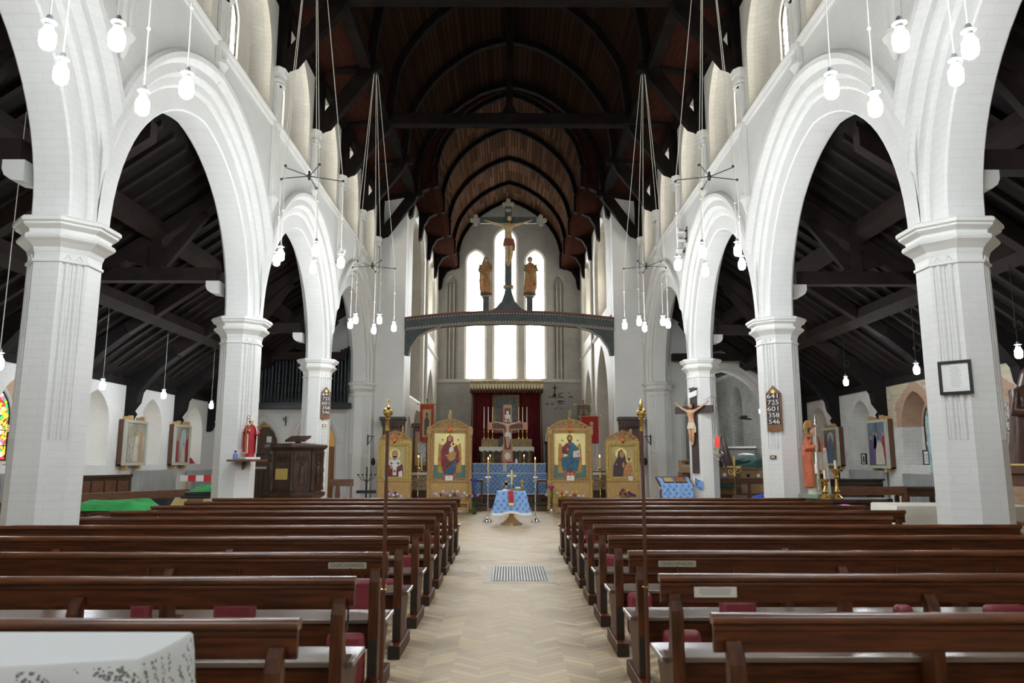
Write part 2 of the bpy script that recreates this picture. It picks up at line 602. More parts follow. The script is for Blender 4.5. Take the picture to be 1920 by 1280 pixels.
def lace_mat():
    m = bpy.data.materials.new('lace_cloth')
    m.use_nodes = True
    nt = m.node_tree
    N, L = nt.nodes, nt.links
    b = N['Principled BSDF']
    b.inputs['Roughness'].default_value = 0.8
    g = N.new('ShaderNodeNewGeometry')
    sp = N.new('ShaderNodeSeparateXYZ')
    L.new(g.outputs['Position'], sp.inputs[0])
    wv = N.new('ShaderNodeTexWave')
    wv.wave_type = 'RINGS'
    wv.inputs['Scale'].default_value = 7
    wv.inputs['Distortion'].default_value = 5
    wv.inputs['Detail'].default_value = 1.0
    L.new(g.outputs['Position'], wv.inputs['Vector'])
    vo = N.new('ShaderNodeTexVoronoi')
    vo.inputs['Scale'].default_value = 9
    L.new(g.outputs['Position'], vo.inputs['Vector'])
    vn = N.new('ShaderNodeTexVoronoi')
    vn.inputs['Scale'].default_value = 85
    L.new(g.outputs['Position'], vn.inputs['Vector'])
    k = mathn(nt, 'MULTIPLY', mathn(nt, 'LESS_THAN', vo.outputs['Distance'], 0.60), mathn(nt, 'GREATER_THAN', wv.outputs['Fac'], 0.55))
    side = mathn(nt, 'LESS_THAN', sp.outputs[2], 0.889)
    k = mathn(nt, 'MULTIPLY', k, side)
    k = mathn(nt, 'MULTIPLY', k, mathn(nt, 'LESS_THAN', vn.outputs['Distance'], 0.48))
    mx = N.new('ShaderNodeMix')
    mx.data_type = 'RGBA'
    L.new(k, mx.inputs['Factor'])
    mx.inputs['A'].default_value = (0.60, 0.61, 0.60, 1)
    mx.inputs['B'].default_value = (0.15, 0.15, 0.14, 1)
    L.new(mx.outputs['Result'], b.inputs['Base Color'])
    return m


LACE = lace_mat()


def pane_mat(name, strength, c=(0.93, 0.97, 1.0)):
    m = bpy.data.materials.new(name)
    m.use_nodes = True
    nt = m.node_tree
    b = nt.nodes['Principled BSDF']
    b.inputs['Base Color'].default_value = (0.5, 0.52, 0.54, 1)
    b.inputs['Roughness'].default_value = 0.2
    b.inputs['Emission Color'].default_value = (*c, 1)
    b.inputs['Emission Strength'].default_value = strength
    return m


EASTGLASS = pane_mat('daylit_frosted_glass', PANE_EAST)
SIDEGLASS = pane_mat('daylit_pale_glass', PANE_SIDE, (1.0, 0.93, 0.80))


def stained(name, pale, strength):
    """leaded stained glass, lit from outside"""
    m = bpy.data.materials.new(name)
    m.use_nodes = True
    nt = m.node_tree
    N, L = nt.nodes, nt.links
    b = N['Principled BSDF']
    b.inputs['Base Color'].default_value = (0.02, 0.02, 0.02, 1)
    g = N.new('ShaderNodeNewGeometry')
    vo = N.new('ShaderNodeTexVoronoi')
    vo.inputs['Scale'].default_value = 12
    L.new(g.outputs['Position'], vo.inputs['Vector'])
    ve = N.new('ShaderNodeTexVoronoi')
    ve.feature = 'DISTANCE_TO_EDGE'
    ve.inputs['Scale'].default_value = 12
    L.new(g.outputs['Position'], ve.inputs['Vector'])
    sc2 = N.new('ShaderNodeSeparateColor')
    L.new(vo.outputs['Color'], sc2.inputs[0])
    rp = N.new('ShaderNodeValToRGB')
    rp.color_ramp.interpolation = 'CONSTANT'
    pal = [(0.9, 0.35, 0.02), (0.8, 0.75, 0.6), (0.05, 0.35, 0.10), (0.7, 0.03, 0.02), (0.95, 0.55, 0.05), (0.30, 0.10, 0.35), (0.95, 0.45, 0.03)]
    if pale:
        pal = [(0.8, 0.74, 0.55), (0.9, 0.88, 0.8), (0.55, 0.62, 0.5), (0.85, 0.8, 0.62), (0.95, 0.92, 0.85), (0.6, 0.35, 0.2), (0.9, 0.88, 0.8)]
    e = rp.color_ramp.elements
    e[0].color = (*pal[0], 1)
    e[1].position, e[1].color = 1 / 7, (*pal[1], 1)
    for i in range(2, 7):
        x = e.new(i / 7)
        x.color = (*pal[i], 1)
    L.new(sc2.outputs[0], rp.inputs[0])
    k = mathn(nt, 'MULTIPLY', mathn(nt, 'GREATER_THAN', ve.outputs['Distance'], 0.045), strength)
    L.new(rp.outputs[0], b.inputs['Emission Color'])
    L.new(k, b.inputs['Emission Strength'])
    return m


STAIN = stained('coloured_leaded_glass', False, 1.6)
PALESTAIN = stained('pale_leaded_glass', True, 0.9)
DULLSTAIN = stained('dull_leaded_glass', True, 0.22)


def floor_mat():
    m = bpy.data.materials.new('parquet_chevron')
    m.use_nodes = True
    nt = m.node_tree
    N, L = nt.nodes, nt.links
    b = N['Principled BSDF']
    g = N.new('ShaderNodeNewGeometry')
    sp = N.new('ShaderNodeSeparateXYZ')
    L.new(g.outputs['Position'], sp.inputs[0])
    x, y = sp.outputs[0], sp.outputs[1]
    w = 0.21
    tri = mathn(nt, 'PINGPONG', x, w)
    yy = mathn(nt, 'ADD', y, mathn(nt, 'MULTIPLY', tri, 0.8))
    row = mathn(nt, 'FLOOR', mathn(nt, 'DIVIDE', yy, 0.10))
    colm = mathn(nt, 'FLOOR', mathn(nt, 'DIVIDE', x, w))
    cb = N.new('ShaderNodeCombineXYZ')
    L.new(row, cb.inputs[0])
    L.new(colm, cb.inputs[1])
    wnz = N.new('ShaderNodeTexWhiteNoise')
    wnz.noise_dimensions = '2D'
    L.new(cb.outputs[0], wnz.inputs['Vector'])
    rp = N.new('ShaderNodeValToRGB')
    e = rp.color_ramp.elements
    e[0].position, e[0].color = 0.0, (0.31, 0.215, 0.12, 1)
    e[1].position, e[1].color = 1.0, (0.66, 0.53, 0.35, 1)
    x2 = e.new(0.55)
    x2.color = (0.48, 0.355, 0.21, 1)
    L.new(wnz.outputs['Value'], rp.inputs[0])
    nz = N.new('ShaderNodeTexNoise')
    nz.inputs['Scale'].default_value = 1.7
    nz.inputs['Detail'].default_value = 6
    L.new(g.outputs['Position'], nz.inputs['Vector'])
    # pale walked-on middle of the aisle, darker varnish towards the pews
    wear = mathn(nt, 'SUBTRACT', mathn(nt, 'ADD', nz.outputs[0], 0.25), mathn(nt, 'MULTIPLY', mathn(nt, 'ABSOLUTE', x), 0.45))
    wr = N.new('ShaderNodeMapRange')
    wr.inputs['From Min'].default_value = 0.25
    wr.inputs['From Max'].default_value = 0.65
    L.new(wear, wr.inputs['Value'])
    mx = N.new('ShaderNodeMix')
    mx.data_type = 'RGBA'
    L.new(mathn(nt, 'MULTIPLY', wr.outputs[0], 0.5), mx.inputs['Factor'])
    L.new(rp.outputs[0], mx.inputs['A'])
    mx.inputs['B'].default_value = (0.64, 0.54, 0.40, 1)
    jo = mathn(nt, 'LESS_THAN', mathn(nt, 'FRACT', mathn(nt, 'DIVIDE', yy, 0.10)), 0.07)
    m2 = N.new('ShaderNodeMix')
    m2.data_type = 'RGBA'
    L.new(mathn(nt, 'MULTIPLY', jo, 0.55), m2.inputs['Factor'])
    L.new(mx.outputs['Result'], m2.inputs['A'])
    m2.inputs['B'].default_value = (0.10, 0.07, 0.045, 1)
    L.new(m2.outputs['Result'], b.inputs['Base Color'])
    rr = N.new('ShaderNodeMapRange')
    rr.inputs['To Min'].default_value = 0.5
    rr.inputs['To Max'].default_value = 0.70
    b.inputs['Specular IOR Level'].default_value = 0.18
    L.new(wnz.outputs['Value'], rr.inputs['Value'])
    L.new(rr.outputs[0], b.inputs['Roughness'])
    bp = N.new('ShaderNodeBump')
    bp.inputs['Strength'].default_value = 0.12
    bp.inputs['Distance'].default_value = 0.01
    L.new(mathn(nt, 'SUBTRACT', mathn(nt, 'MULTIPLY', wnz.outputs['Value'], 0.6), jo), bp.inputs['Height'])
    L.new(bp.outputs[0], b.inputs['Normal'])
    return m


FLOOR = floor_mat()


def boards_mat(name, c0, c1, zc):
    """narrow roof boards running along the church, spaced round the curve of the vault"""
    m = bpy.data.materials.new(name)
    m.use_nodes = True
    nt = m.node_tree
    N, L = nt.nodes, nt.links
    b = N['Principled BSDF']
    b.inputs['Roughness'].default_value = 0.75
    b.inputs['Specular IOR Level'].default_value = 0.0
    g = N.new('ShaderNodeNewGeometry')
    sp = N.new('ShaderNodeSeparateXYZ')
    L.new(g.outputs['Position'], sp.inputs[0])
    a = mathn(nt, 'ARCTAN2', mathn(nt, 'SUBTRACT', sp.outputs[2], zc), sp.outputs[0])
    u = mathn(nt, 'MULTIPLY', a, 24.0)
    fr = mathn(nt, 'FRACT', u)
    cb = N.new('ShaderNodeCombineXYZ')
    L.new(mathn(nt, 'FLOOR', u), cb.inputs[0])
    L.new(mathn(nt, 'FLOOR', mathn(nt, 'MULTIPLY', sp.outputs[1], 0.37)), cb.inputs[1])
    wnz = N.new('ShaderNodeTexWhiteNoise')
    wnz.noise_dimensions = '2D'
    L.new(cb.outputs[0], wnz.inputs['Vector'])
    rp = N.new('ShaderNodeValToRGB')
    rp.color_ramp.elements[0].color = (*c0, 1)
    rp.color_ramp.elements[1].color = (*c1, 1)
    L.new(wnz.outputs['Value'], rp.inputs[0])
    gap = mathn(nt, 'LESS_THAN', fr, 0.2)
    mx = N.new('ShaderNodeMix')
    mx.data_type = 'RGBA'
    L.new(mathn(nt, 'MULTIPLY', gap, 0.75), mx.inputs['Factor'])
    L.new(rp.outputs[0], mx.inputs['A'])
    mx.inputs['B'].default_value = (0.006, 0.004, 0.003, 1)
    L.new(mx.outputs['Result'], b.inputs['Base Color'])
    return m


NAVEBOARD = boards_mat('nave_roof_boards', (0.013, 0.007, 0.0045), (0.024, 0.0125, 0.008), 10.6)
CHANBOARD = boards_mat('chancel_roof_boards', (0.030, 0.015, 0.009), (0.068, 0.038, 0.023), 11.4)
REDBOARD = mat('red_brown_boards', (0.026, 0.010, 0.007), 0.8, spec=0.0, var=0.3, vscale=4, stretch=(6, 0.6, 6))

# ================================================================== THE SETTING
PX, FACE, AFACE = 4.86, 4.47, 5.25           # pier line, nave face and aisle face of the arcade walls
BAY = 5.44
PIL = [2.51 + BAY * k for k in range(5)]     # pier depths
ZS = 4.04                                    # springing of the arcade
ZSTR, ZTOP = 7.84, 10.35                     # string course, wall top
XA = 9.5                                     # aisle walls
ZAW = 3.5
CW = 3.52                                    # half width of the chancel
YC, YE = 24.9, 36.4                          # chancel mouth, east wall
YW = -2.93                                   # west wall

mb = MB()
mb.box(-12.5, 12.5, YW - 0.4, YC + 0.2, -0.3, 0)
mb.box(4.4, 12.5, YC + 0.2, 34, -0.3, 0)
mb.box(-12.5, -4.4, YC + 0.2, 34, -0.3, 0)
struct(mb.build('floor', FLOOR), 'worn chevron parquet floor of the nave')
mb = MB()
mb.box(-CW - 0.9, CW + 0.9, YC + 0.2, YE + 0.3, -0.3, 0.36)
mb.box(-CW, CW, 32.6, YE, 0.36, 1.0)
struct(mb.build('floor_chancel', mat('chancel_floor', (0.22, 0.17, 0.12), 0.5, var=0.2)), 'raised chancel floor')


def outline(c, hw, zb, zs, zt, n=9):
    """closed loop of a pointed opening: up the jamb, over the head, down the other"""
    h = max(zt - zs, 0.02)
    rad = (h * h + hw * hw) / (2 * hw)
    off = rad - hw
    th = math.acos(max(-1, min(1, off / rad)))
    pts = [(c - hw, zb)]
    for i in range(n + 1):
        t = th * i / n
        pts.append((c + off - rad * math.cos(t), zs + rad * math.sin(t)))
    for i in range(n - 1, -1, -1):
        t = th * i / n
        pts.append((c - off + rad * math.cos(t), zs + rad * math.sin(t)))
    pts.append((c + hw, zb))
    return pts


def wall_open(mb, fm, s0, s1, z0, z1, ops, d=0.0):
    """fill a flat wall around pointed openings; ops sorted along s; fm(s, z, d) gives the point"""
    def quad(a, b, c, e):
        mb.add([fm(*a, d), fm(*b, d), fm(*c, d), fm(*e, d)], [(0, 1, 2, 3)])
    cur = s0
    for (c, hw, zb, zs, zt) in ops:
        quad((cur, z0), (c - hw, z0), (c - hw, z1), (cur, z1))
        if zb > z0 + 1e-4:
            quad((c - hw, z0), (c + hw, z0), (c + hw, zb), (c - hw, zb))
        pts = outline(c, hw, zb, zs, zt)[1:-1]
        for p, q in zip(pts[:-1], pts[1:]):
            quad(p, q, (q[0], z1), (p[0], z1))
        cur = c + hw
    quad((cur, z0), (s1, z0), (s1, z1), (cur, z1))


def chain(mb, fm, loops, cap=False):
    """join opening outlines one behind the other: (op, depth)"""
    L = [[fm(p[0], p[1], d) for p in outline(*op)] for op, d in loops]
    mb.bridge(L)
    if cap:
        mb.add(L[-1], [tuple(range(len(L[-1])))])


WN = [0]


def window(op, fm, d, glass, bars=True, label=None, thick=0.03):
    """a glazed lancet: pane and lead bars"""
    WN[0] += 1
    nm = 'window_%d' % WN[0]
    e = bpy.data.objects.new(nm, None)
    col.objects.link(e)
    struct(e, label)
    m = MB()
    o = [fm(p[0], p[1], d) for p in outline(*op)]
    o2 = [fm(p[0], p[1], d + thick) for p in outline(*op)]
    m.bridge([o, o2])
    m.add(o, [tuple(range(len(o)))])
    m.add(o2, [tuple(range(len(o)))])
    m.build('window_pane', glass, e)
    m = MB()
    c, hw, zb, zs, zt = op
    pts = [fm(p[0], p[1], d - 0.012) for p in outline(*op)]
    m.tube(pts, 0.018, 4, closed=True)
    if bars:
        z = zb + 0.28
        while z < zs:
            m.tube([fm(c - hw, z, d - 0.012), fm(c + hw, z, d - 0.012)], 0.009, 4)
            z += 0.3
    m.build('window_frame', IRON, e)
    return e


PROF = [(0.80, 4.47), (0.80, 4.40), (0.76, 4.365), (0.69, 4.375), (0.66, 4.42), (0.62, 4.47), (0.50, 4.47), (0.475, 4.485), (0.46, 4.53),
        (0.44, 4.56), (0.36, 4.56), (0.335, 4.57), (0.325, 4.60), (0.30, 4.62), (0.02, 4.62), (0.0, 4.64), (0.0, 5.02), (0.02, 5.04), (0.26, 5.04), (0.30, 5.16), (0.50, 5.16), (0.54, 5.25), (0.8, 5.25)]
AR, AOFF = 2.54, 0.21


def arcade_wall(sg, name, label):
    mb = MB()
    NT = 16
    for k in range(-1, 4):
        y0 = PIL[0] + BAY * k
        ym = y0 + BAY / 2
        for h in (-1, 1):
            rows = []
            for (r, X) in PROF:
                rad = AR + r
                th = math.acos(AOFF / rad)
                t0 = math.acos(min(1, (BAY / 2 + AOFF) / rad)) if X < 4.559 or X > 5.17 else 0
                row = []
                for i in range(NT + 1):
                    t = t0 + (th - t0) * i / NT
                    s = -AOFF + rad * math.cos(t)
                    row.append((sg * X, ym + h * min(s, BAY / 2), ZS + rad * math.sin(t)))
                rows.append(row)
            mb.bridge(rows, close=False)
            for row, zt in ((rows[0], ZSTR), (rows[-1], 6.75)):
                top = [(p[0], p[1], zt) for p in row]
                top = [(p[0], p[1], max(zt, q[2])) for p, q in zip(top, row)]
                mb.bridge([row, top], close=False)
    # wall to the respond and the chancel mouth
    ye = PIL[4]
    mb.box(min(sg * FACE, sg * AFACE), max(sg * FACE, sg * AFACE), ye, YC + 0.1, 0, ZTOP)
    # aisle side, above the aisle roof
    mb.add([(sg * AFACE, YW, 6.7), (sg * AFACE, YC, 6.7), (sg * AFACE, YC, ZTOP), (sg * AFACE, YW, ZTOP)], [(0, 1, 2, 3)])
    w = struct(mb.build(name, WHITE, smooth=28), label)
    # clerestory
    mb = MB()
    fm = lambda s, z, d: (sg * (FACE + d), s, z)
    ops, wins = [], []
    H = BAY / 2
    k = 0
    y = YW
    while y < PIL[4] - 0.1:
        c = y + H / 2
        ops.append((c, 0.98, ZSTR + 0.02, 9.0, 10.22))
        wins.append(c)
        y += H
    wall_open(mb, fm, YW, YC, ZSTR, ZTOP, ops)
    for op in ops:
        inner = (op[0], 0.84, ZSTR + 0.30, 8.95, 10.0)
        lan = (op[0], 0.27, 8.45, 9.2, 9.6)
        lan2 = (op[0], 0.23, 8.5, 9.2, 9.55)
        chain(mb, fm, [(op, 0), (op, 0.12), (inner, 0.36), (lan, 0.36), (lan2, 0.44)])
    mb.build('clerestory', CLER, w, smooth=28)
    for op in ops[2:]:
        window((op[0], 0.23, 8.5, 9.2, 9.55), fm, 0.42, SIDEGLASS, label='narrow clerestory lancet')
    return w


arcade_wall(-1, 'wall_left', 'white painted brick arcade wall with clerestory, pulpit side')
arcade_wall(1, 'wall_right', 'white painted brick arcade wall with clerestory, wall crucifix side')

# string courses and wall shafts
TN = [0]


def trim(mb, m=STONE, smooth=35, label=None):
    TN[0] += 1
    return struct(mb.build('trim_%d' % TN[0], m, smooth=smooth), label)


for sg in (-1, 1):
    mb = MB()
    prof = [(FACE + .02, ZSTR - 0.10), (FACE - .03, ZSTR - 0.08), (FACE - .045, ZSTR - .05), (FACE - .03, ZSTR - .02), (FACE - .07, ZSTR), (FACE - .085, ZSTR + .03), (FACE - .07, ZSTR + .06), (FACE + .02, ZSTR + .09)]
    mb.prism([(sg * x, z) for x, z in prof], YW, YC, 'y')
    trim(mb, label='moulded string course under the clerestory')
    for j in range(2, 10):
        y = PIL[0] + BAY / 2 * j
        long = j % 2 == 0
        if j == 8:
            y -= 0.0
        zb = 6.35 if long else 7.5
        mb = MB()
        x = sg * (FACE - 0.005)
        for dy in (-0.075, 0.075):
            mb.cyl((x - sg * 0.03, y + dy, zb), (x - sg * 0.03, y + dy, 8.62), 0.05, n=10)
        mb.box(min(x, x - sg * 0.05), max(x, x - sg * 0.05), y - 0.15, y + 0.15, zb, 8.62)
        for (za, r0, r1) in ((8.60, 0.10, 0.17), (8.74, 0.17, 0.17), (8.80, 0.2, 0.2), (ZSTR - .1, .13, .15), (zb - 0.04, .11, .14)):
            mb.lathe([(r0, za), (r1, za + .07), (r1, za + .1)], (x - sg * 0.02, y, 0), 8, 0.8, 1.05, 0.5)
        mb.lathe([(0.17, 8.6), (0.12, 8.66), (0.13, 8.8), (0.19, 8.88), (0.19, 8.93)], (x - sg * 0.02, y, 0), 8, 0.9, 1.05, 0.5)
        mb.lathe([(0.02, zb - 0.3), (0.06, zb - 0.2), (0.1, zb - 0.06), (0.15, zb)], (x - sg * 0.02, y, 0), 8, 0.8, 1.05, 0.5)
        trim(mb, label='white wall shaft with capital and corbel')


# ------------------------------------------------------------------ piers
PR = 0.355
def octa(r, ph=0.5):
    return [(r * math.cos(2 * math.pi * (i + ph) / 8), r * math.sin(2 * math.pi * (i + ph) / 8)) for i in range(8)]


def pier_section(r):
    """octagon with two rolls in hollows on each diagonal face"""
    base = octa(r)
    out = []
    for i in range(8):
        a, b = Vector((*base[i], 0)), Vector((*base[(i + 1) % 8], 0))
        out.append(a)
        ang = math.degrees(math.atan2(*((a + b) / 2).to_2d().yx)) % 90
        if 30 < ang < 60:
            t = (b - a).normalized()
            nrm = Vector((t.y, -t.x, 0))
            L = (b - a).length
            for f in (0.30, 0.70):
                c = a + t * L * f
                for (u, w) in ((-.050, 0), (-.043, -.024), (-.027, -.026), (-.021, -.006), (-.010, .005), (.010, .005), (.021, -.006), (.027, -.026), (.043, -.024), (.050, 0)):
                    out.append(c + t * u + nrm * w)
    return [(p.x, p.y) for p in out]


PIER_LABELS = {
    (-1, 0): None, (1, 0): None,
    (-1, 1): 'white octagonal brick pier with no ornament hung on it, beside the green cloth pews',
    (-1, 2): 'white octagonal pier carrying the small bishop statue on a shelf',
    (-1, 3): 'white octagonal pier with a hymn board, behind the pulpit',
    (-1, 4): 'half pier against the chancel wall beyond the pulpit, with the hanging bracket lamp',
    (1, 1): 'white octagonal pier with the black framed notice',
    (1, 2): 'white octagonal pier with a hymn board, by the orange-caped bishop statue',
    (1, 3): 'white octagonal pier with the large wooden crucifix',
    (1, 4): 'half pier against the chancel wall behind the blue-draped lectern',
}
pier_parts = None
for sg in (-1, 1):
    for k in range(0, 5):
        y = PIL[k] + (0.1 if k == 4 else 0)
        lb = PIER_LABELS[(sg, k)] or 'white octagonal pier behind the camera'
        if k == 0:
            continue
        t = thing('pillar', lb, 'pillar', (sg * PX, y, 0))
        t['kind'] = 'structure'
        if pier_parts is None:
            mb = MB()
            mb.prism(octa(PR), 0.0, 1.72, 'z')
            mb.prism(pier_section(PR), 1.72, 3.60, 'z')
            mb.prism(octa(PR), 3.60, 3.80, 'z')
            # pointed stops at the foot of the hollows
            for q in range(4):
                a = R(45 + 90 * q)
                n2 = Vector((math.cos(a), math.sin(a), 0))
                t2 = Vector((-n2.y, n2.x, 0))
                for f in (-.054, .054):
                    c = n2 * (PR * math.cos(R(22.5))) + t2 * f
                    for zz, w in ((1.725, .03), (1.74, .022), (1.755, .014)):
                        mb.tube([c - t2 * w + Vector((0, 0, zz)), c + t2 * w + Vector((0, 0, zz))], 0.006, 4)
                    mb.tube([c - t2 * .04 + Vector((0, 0, 3.6)), c + Vector((0, 0, 3.66)) + n2 * .004, c + t2 * .04 + Vector((0, 0, 3.6))], 0.010, 5)
            sh = mb.build('shaft', WHITE, t)
            mb = MB()
            mb.lathe([(0.46, 0.0), (0.46, 0.22), (0.42, 0.26), (0.42, 0.40), (0.36, 0.46)], n=8, ph=0.5)
            ba = mb.build('pier_base', STONE, t)
            mb = MB()
            mb.lathe([(0.355, 3.565), (0.375, 3.575), (0.375, 3.60), (0.355, 3.61)], n=8, ph=0.5)
            rg = mb.build('neck_ring', STONE, t)
            mb = MB()
            mb.lathe([(0.36, 3.68), (0.375, 3.73), (0.43, 3.78), (0.47, 3.81), (0.48, 3.835), (0.465, 3.86), (0.43, 3.875), (0.435, 3.91), (0.48, 3.935), (0.50, 3.95), (0.50, 3.97),
                      (0.525, 3.985), (0.525, 4.02), (0.50, 4.04)], n=8, ph=0.5)
            ca = mb.build('capital', STONE, t)
            pier_parts = [sh, ba, rg, ca]
        else:
            for p in pier_parts:
                c = p.copy()
                col.objects.link(c)
                c.parent = t

# white corbel blocks on the aisle side of the piers, carrying the aisle roof ties
for sg in (-1, 1):
    for k in (1, 2, 3):
        y = PIL[k] - (0.2 if sg < 0 else -0.05)
        mb = MB()
        x0 = sg * 5.2
        pts = [(0, 4.70), (0.24, 4.70), (0.24, 4.60), (0.21, 4.53), (0.14, 4.48), (0, 4.46)]
        mb.prism([(x0 + sg * a, b) for a, b in pts], y - 0.13, y + 0.13, 'y')
        trim(mb, label='white corbel under the aisle roof tie')

# ------------------------------------------------------------------ nave east strips, chancel walls, east wall
for sg, nm in ((-1, 'wall_chancel_mouth_left'), (1, 'wall_chancel_mouth_right')):
    mb = MB()
    xa, xb = sorted((sg * CW, sg * (FACE + 0.5)))
    mb.box(xa, xb, YC - 0.15, YC + 0.35, 0, 11.2)
    struct(mb.build(nm, WHITE), 'white brick wall strip beside the chancel')

CHB = ((28.3, 1.95), (33.2, 1.75))
for sg, nm in ((-1, 'wall_chancel_left'), (1, 'wall_chancel_right')):
    mb = MB()
    fm = lambda s, z, d: (sg * (CW + d), s, z)
    lower = [(28.3, 1.75, 0.4, 3.4, 5.9), (33.2, 1.45, 0.4, 3.4, 5.6)]
    upper = [(CHB[0][0], 1.8, 7.0, 9.2, 10.9), (CHB[1][0], 1.55, 7.0, 9.1, 10.6)]
    if sg < 0:
        lower = [(26.35, 0.55, 0.4, 2.4, 3.1), (28.9, 1.35, 0.4, 2.4, 3.4), (33.2, 1.45, 0.4, 3.4, 5.6)]
        upper = [(28.3, 1.95, 3.75, 9.2, 10.9), (33.2, 1.55, 7.0, 9.1, 10.6)]
        wall_open(mb, fm, YC + .3, 31.2, 0, 3.6, lower[:2])
        wall_open(mb, fm, 31.2, YE, 0, 6.4, lower[2:])
        wall_open(mb, fm, YC + .3, 31.2, 3.6, 11.4, upper[:1])
        wall_open(mb, fm, 31.2, YE, 6.4, 11.4, upper[1:])
    else:
        wall_open(mb, fm, YC + .3, YE, 0, 6.4, lower)
        wall_open(mb, fm, YC + .3, YE, 6.4, 11.4, upper)
    for op in lower:
        c, hw, zb, zs, zt = op
        chain(mb, fm, [(op, 0), ((c, hw - .06, zb, zs, zt - .06), .08), ((c, hw - .1, zb, zs, zt - .1), .08), ((c, hw - .18, zb, zs, zt - .18), .2), ((c, hw - .22, zb, zs, zt - .22), .5), ((c, hw - .22, zb, zs, zt - .22), .95)], cap=True)
    for i, op in enumerate(upper):
        c, hw, zb, zs, zt = op
        inn = (c, hw - .14, zb + .14, zs, zt - .14)
        if sg < 0 and i == 0:
            chain(mb, fm, [(op, 0), (inn, .12), (inn, .6)], cap=True)
            continue
        chain(mb, fm, [(op, 0), (inn, .12), (inn, .6)])
        lans = [(c - hw * .48, 0.24, zb + .7, zs - .1, zs + .35), (c + hw * .48, 0.24, zb + .7, zs - .1, zs + .35)]
        zz = max(p[1] for p in outline(*inn))
        # back of the recess with two lancets
        wall_open(mb, fm, c - inn[1] - .05, c + inn[1] + .05, zb, zz + .1, lans, .6)
        for l in lans:
            chain(mb, fm, [(l, .6), (l, .72)])
            window(l, fm, .7, SIDEGLASS, label='chancel side lancet')
    w = struct(mb.build(nm, WARM, smooth=28), 'cream chancel wall with arches')
    mb = MB()
    zc = 6.42
    mb.prism([(sg * (CW + .02), zc - .1), (sg * (CW - .06), zc - .05), (sg * (CW - .09), zc + .02), (sg * (CW + .02), zc + .1)], 31.2 if sg < 0 else YC + .35, YE, 'y')
    trim(mb, WARM, label='chancel string course')
    # pier shaft between the two chancel bays with a capital
    mb = MB()
    mb.cyl((sg * (CW - .02), 30.85, 0.36), (sg * (CW - .02), 30.85, 3.35), .17, n=12)
    mb.lathe([(.17, 3.3), (.24, 3.42), (.24, 3.5), (.20, 3.52)], (sg * (CW - .02), 30.85, 0), 12)
    mb.cyl((sg * (CW - .02), 30.85, 3.5), (sg * (CW - .02), 30.85, 10.9), .09, n=10)
    trim(mb, WARM, label='chancel wall shaft')

# east wall
mb = MB()
fm = lambda s, z, d: (s, YE + d, z)
LANC = [(-1.68, .55, 5.5, 11.4, 12.08), (-0.20, .64, 5.5, 12.45, 13.2), (1.28, .55, 5.5, 11.4, 12.08)]
BLIND = [(-2.86, .32, 5.5, 10.3, 10.75), (2.46, .32, 5.5, 10.3, 10.75)]
ops = sorted(LANC + BLIND)
wall_open(mb, fm, -CW, CW, 0.3, 14.6, ops)
mb.mi = 1
for op in LANC:
    c, hw, zb, zs, zt = op
    a = (c, hw - .10, zb, zs, zt - .1)
    g = (c, (.31 if hw < .6 else .29), zb + .05, zs - .02, zt - (.34 if hw < .6 else .36))
    chain(mb, fm, [(op, 0), (a, .04), (g, .5), (g, .6)])
mb.mi = 0
for op in BLIND:
    c, hw, zb, zs, zt = op
    chain(mb, fm, [(op, 0), ((c, hw - .1, zb, zs, zt - .1), .08), ((c, hw - .12, zb, zs, zt - .12), .2)], cap=True)
EASTB = brick_mat('shade_darkened_east_brick', (0.43, 0.425, 0.40), (0.47, 0.465, 0.44), (0.38, 0.375, 0.35), bump=0.25, stain=0.2)  # backlit shade put into this brick colour; the lancet splays keep a lighter one
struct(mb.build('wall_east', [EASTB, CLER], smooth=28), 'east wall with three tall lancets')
for op, nm in zip(LANC, ('tall lancet over the altar, statue with clasped arms before it', 'tallest middle lancet behind the rood cross', 'tall lancet with the draped statue before it')):
    c, hw, zb, zs, zt = op
    g = (c, (.31 if hw < .6 else .29), zb + .05, zs - .02, zt - (.34 if hw < .6 else .36))
    window(g, fm, .56, EASTGLASS, bars=False, label=nm)
mb = MB()
mb.box(-CW, CW, YE - .1, YE + .02, 5.32, 5.48)
trim(mb, WARM, label='sill string under the east lancets')
# thin moulded shafts between the lancets
mb = MB()
for x in (-2.86, 2.46):
    for dx in (-.1, .1):
        mb.cyl((x + dx, YE + .05, 5.5), (x + dx, YE + .05, 10.3), .035, n=8)
trim(mb, WARM, label='slim shafts in the blind lancets')

# ------------------------------------------------------------------ aisle walls
for sg, nm, off, glass in ((-1, 'wall_left_aisle', -0.25, PALESTAIN), (1, 'wall_right_aisle', 0.05, DULLSTAIN)):
    mb = MB()
    fm = lambda s, z, d: (sg * (XA + d), s, z)
    cs = [14.75 + off + 2.72 * i for i in range(-5, 4)]
    ops = [(c, 0.62, 1.42, 2.35, 3.14) for c in cs]
    wall_open(mb, fm, YW, 24.6, 0, 4.2, ops)
    lans = []
    for op in ops:
        c = op[0]
        back = (c, .58, 1.44, 2.34, 3.10)
        l = (c, .53, 1.5, 2.36, 2.98)
        l2 = (l[0], l[1] - .03, l[2] + .03, l[3], l[4] - .03)
        chain(mb, fm, [(op, 0), (back, .46), (l, .46), (l2, .52)])
        lans.append(l2)
    struct(mb.build(nm, WHITE if sg < 0 else BARE, smooth=28), 'low aisle wall with pointed window niches')
    for i, l in enumerate(lans):
        if i >= 3:
            g = STAIN if (sg < 0 and i == 5) else glass
            window(l, fm, .50, g, label='coloured stained glass lancet' if g is STAIN else 'pale leaded aisle lancet')

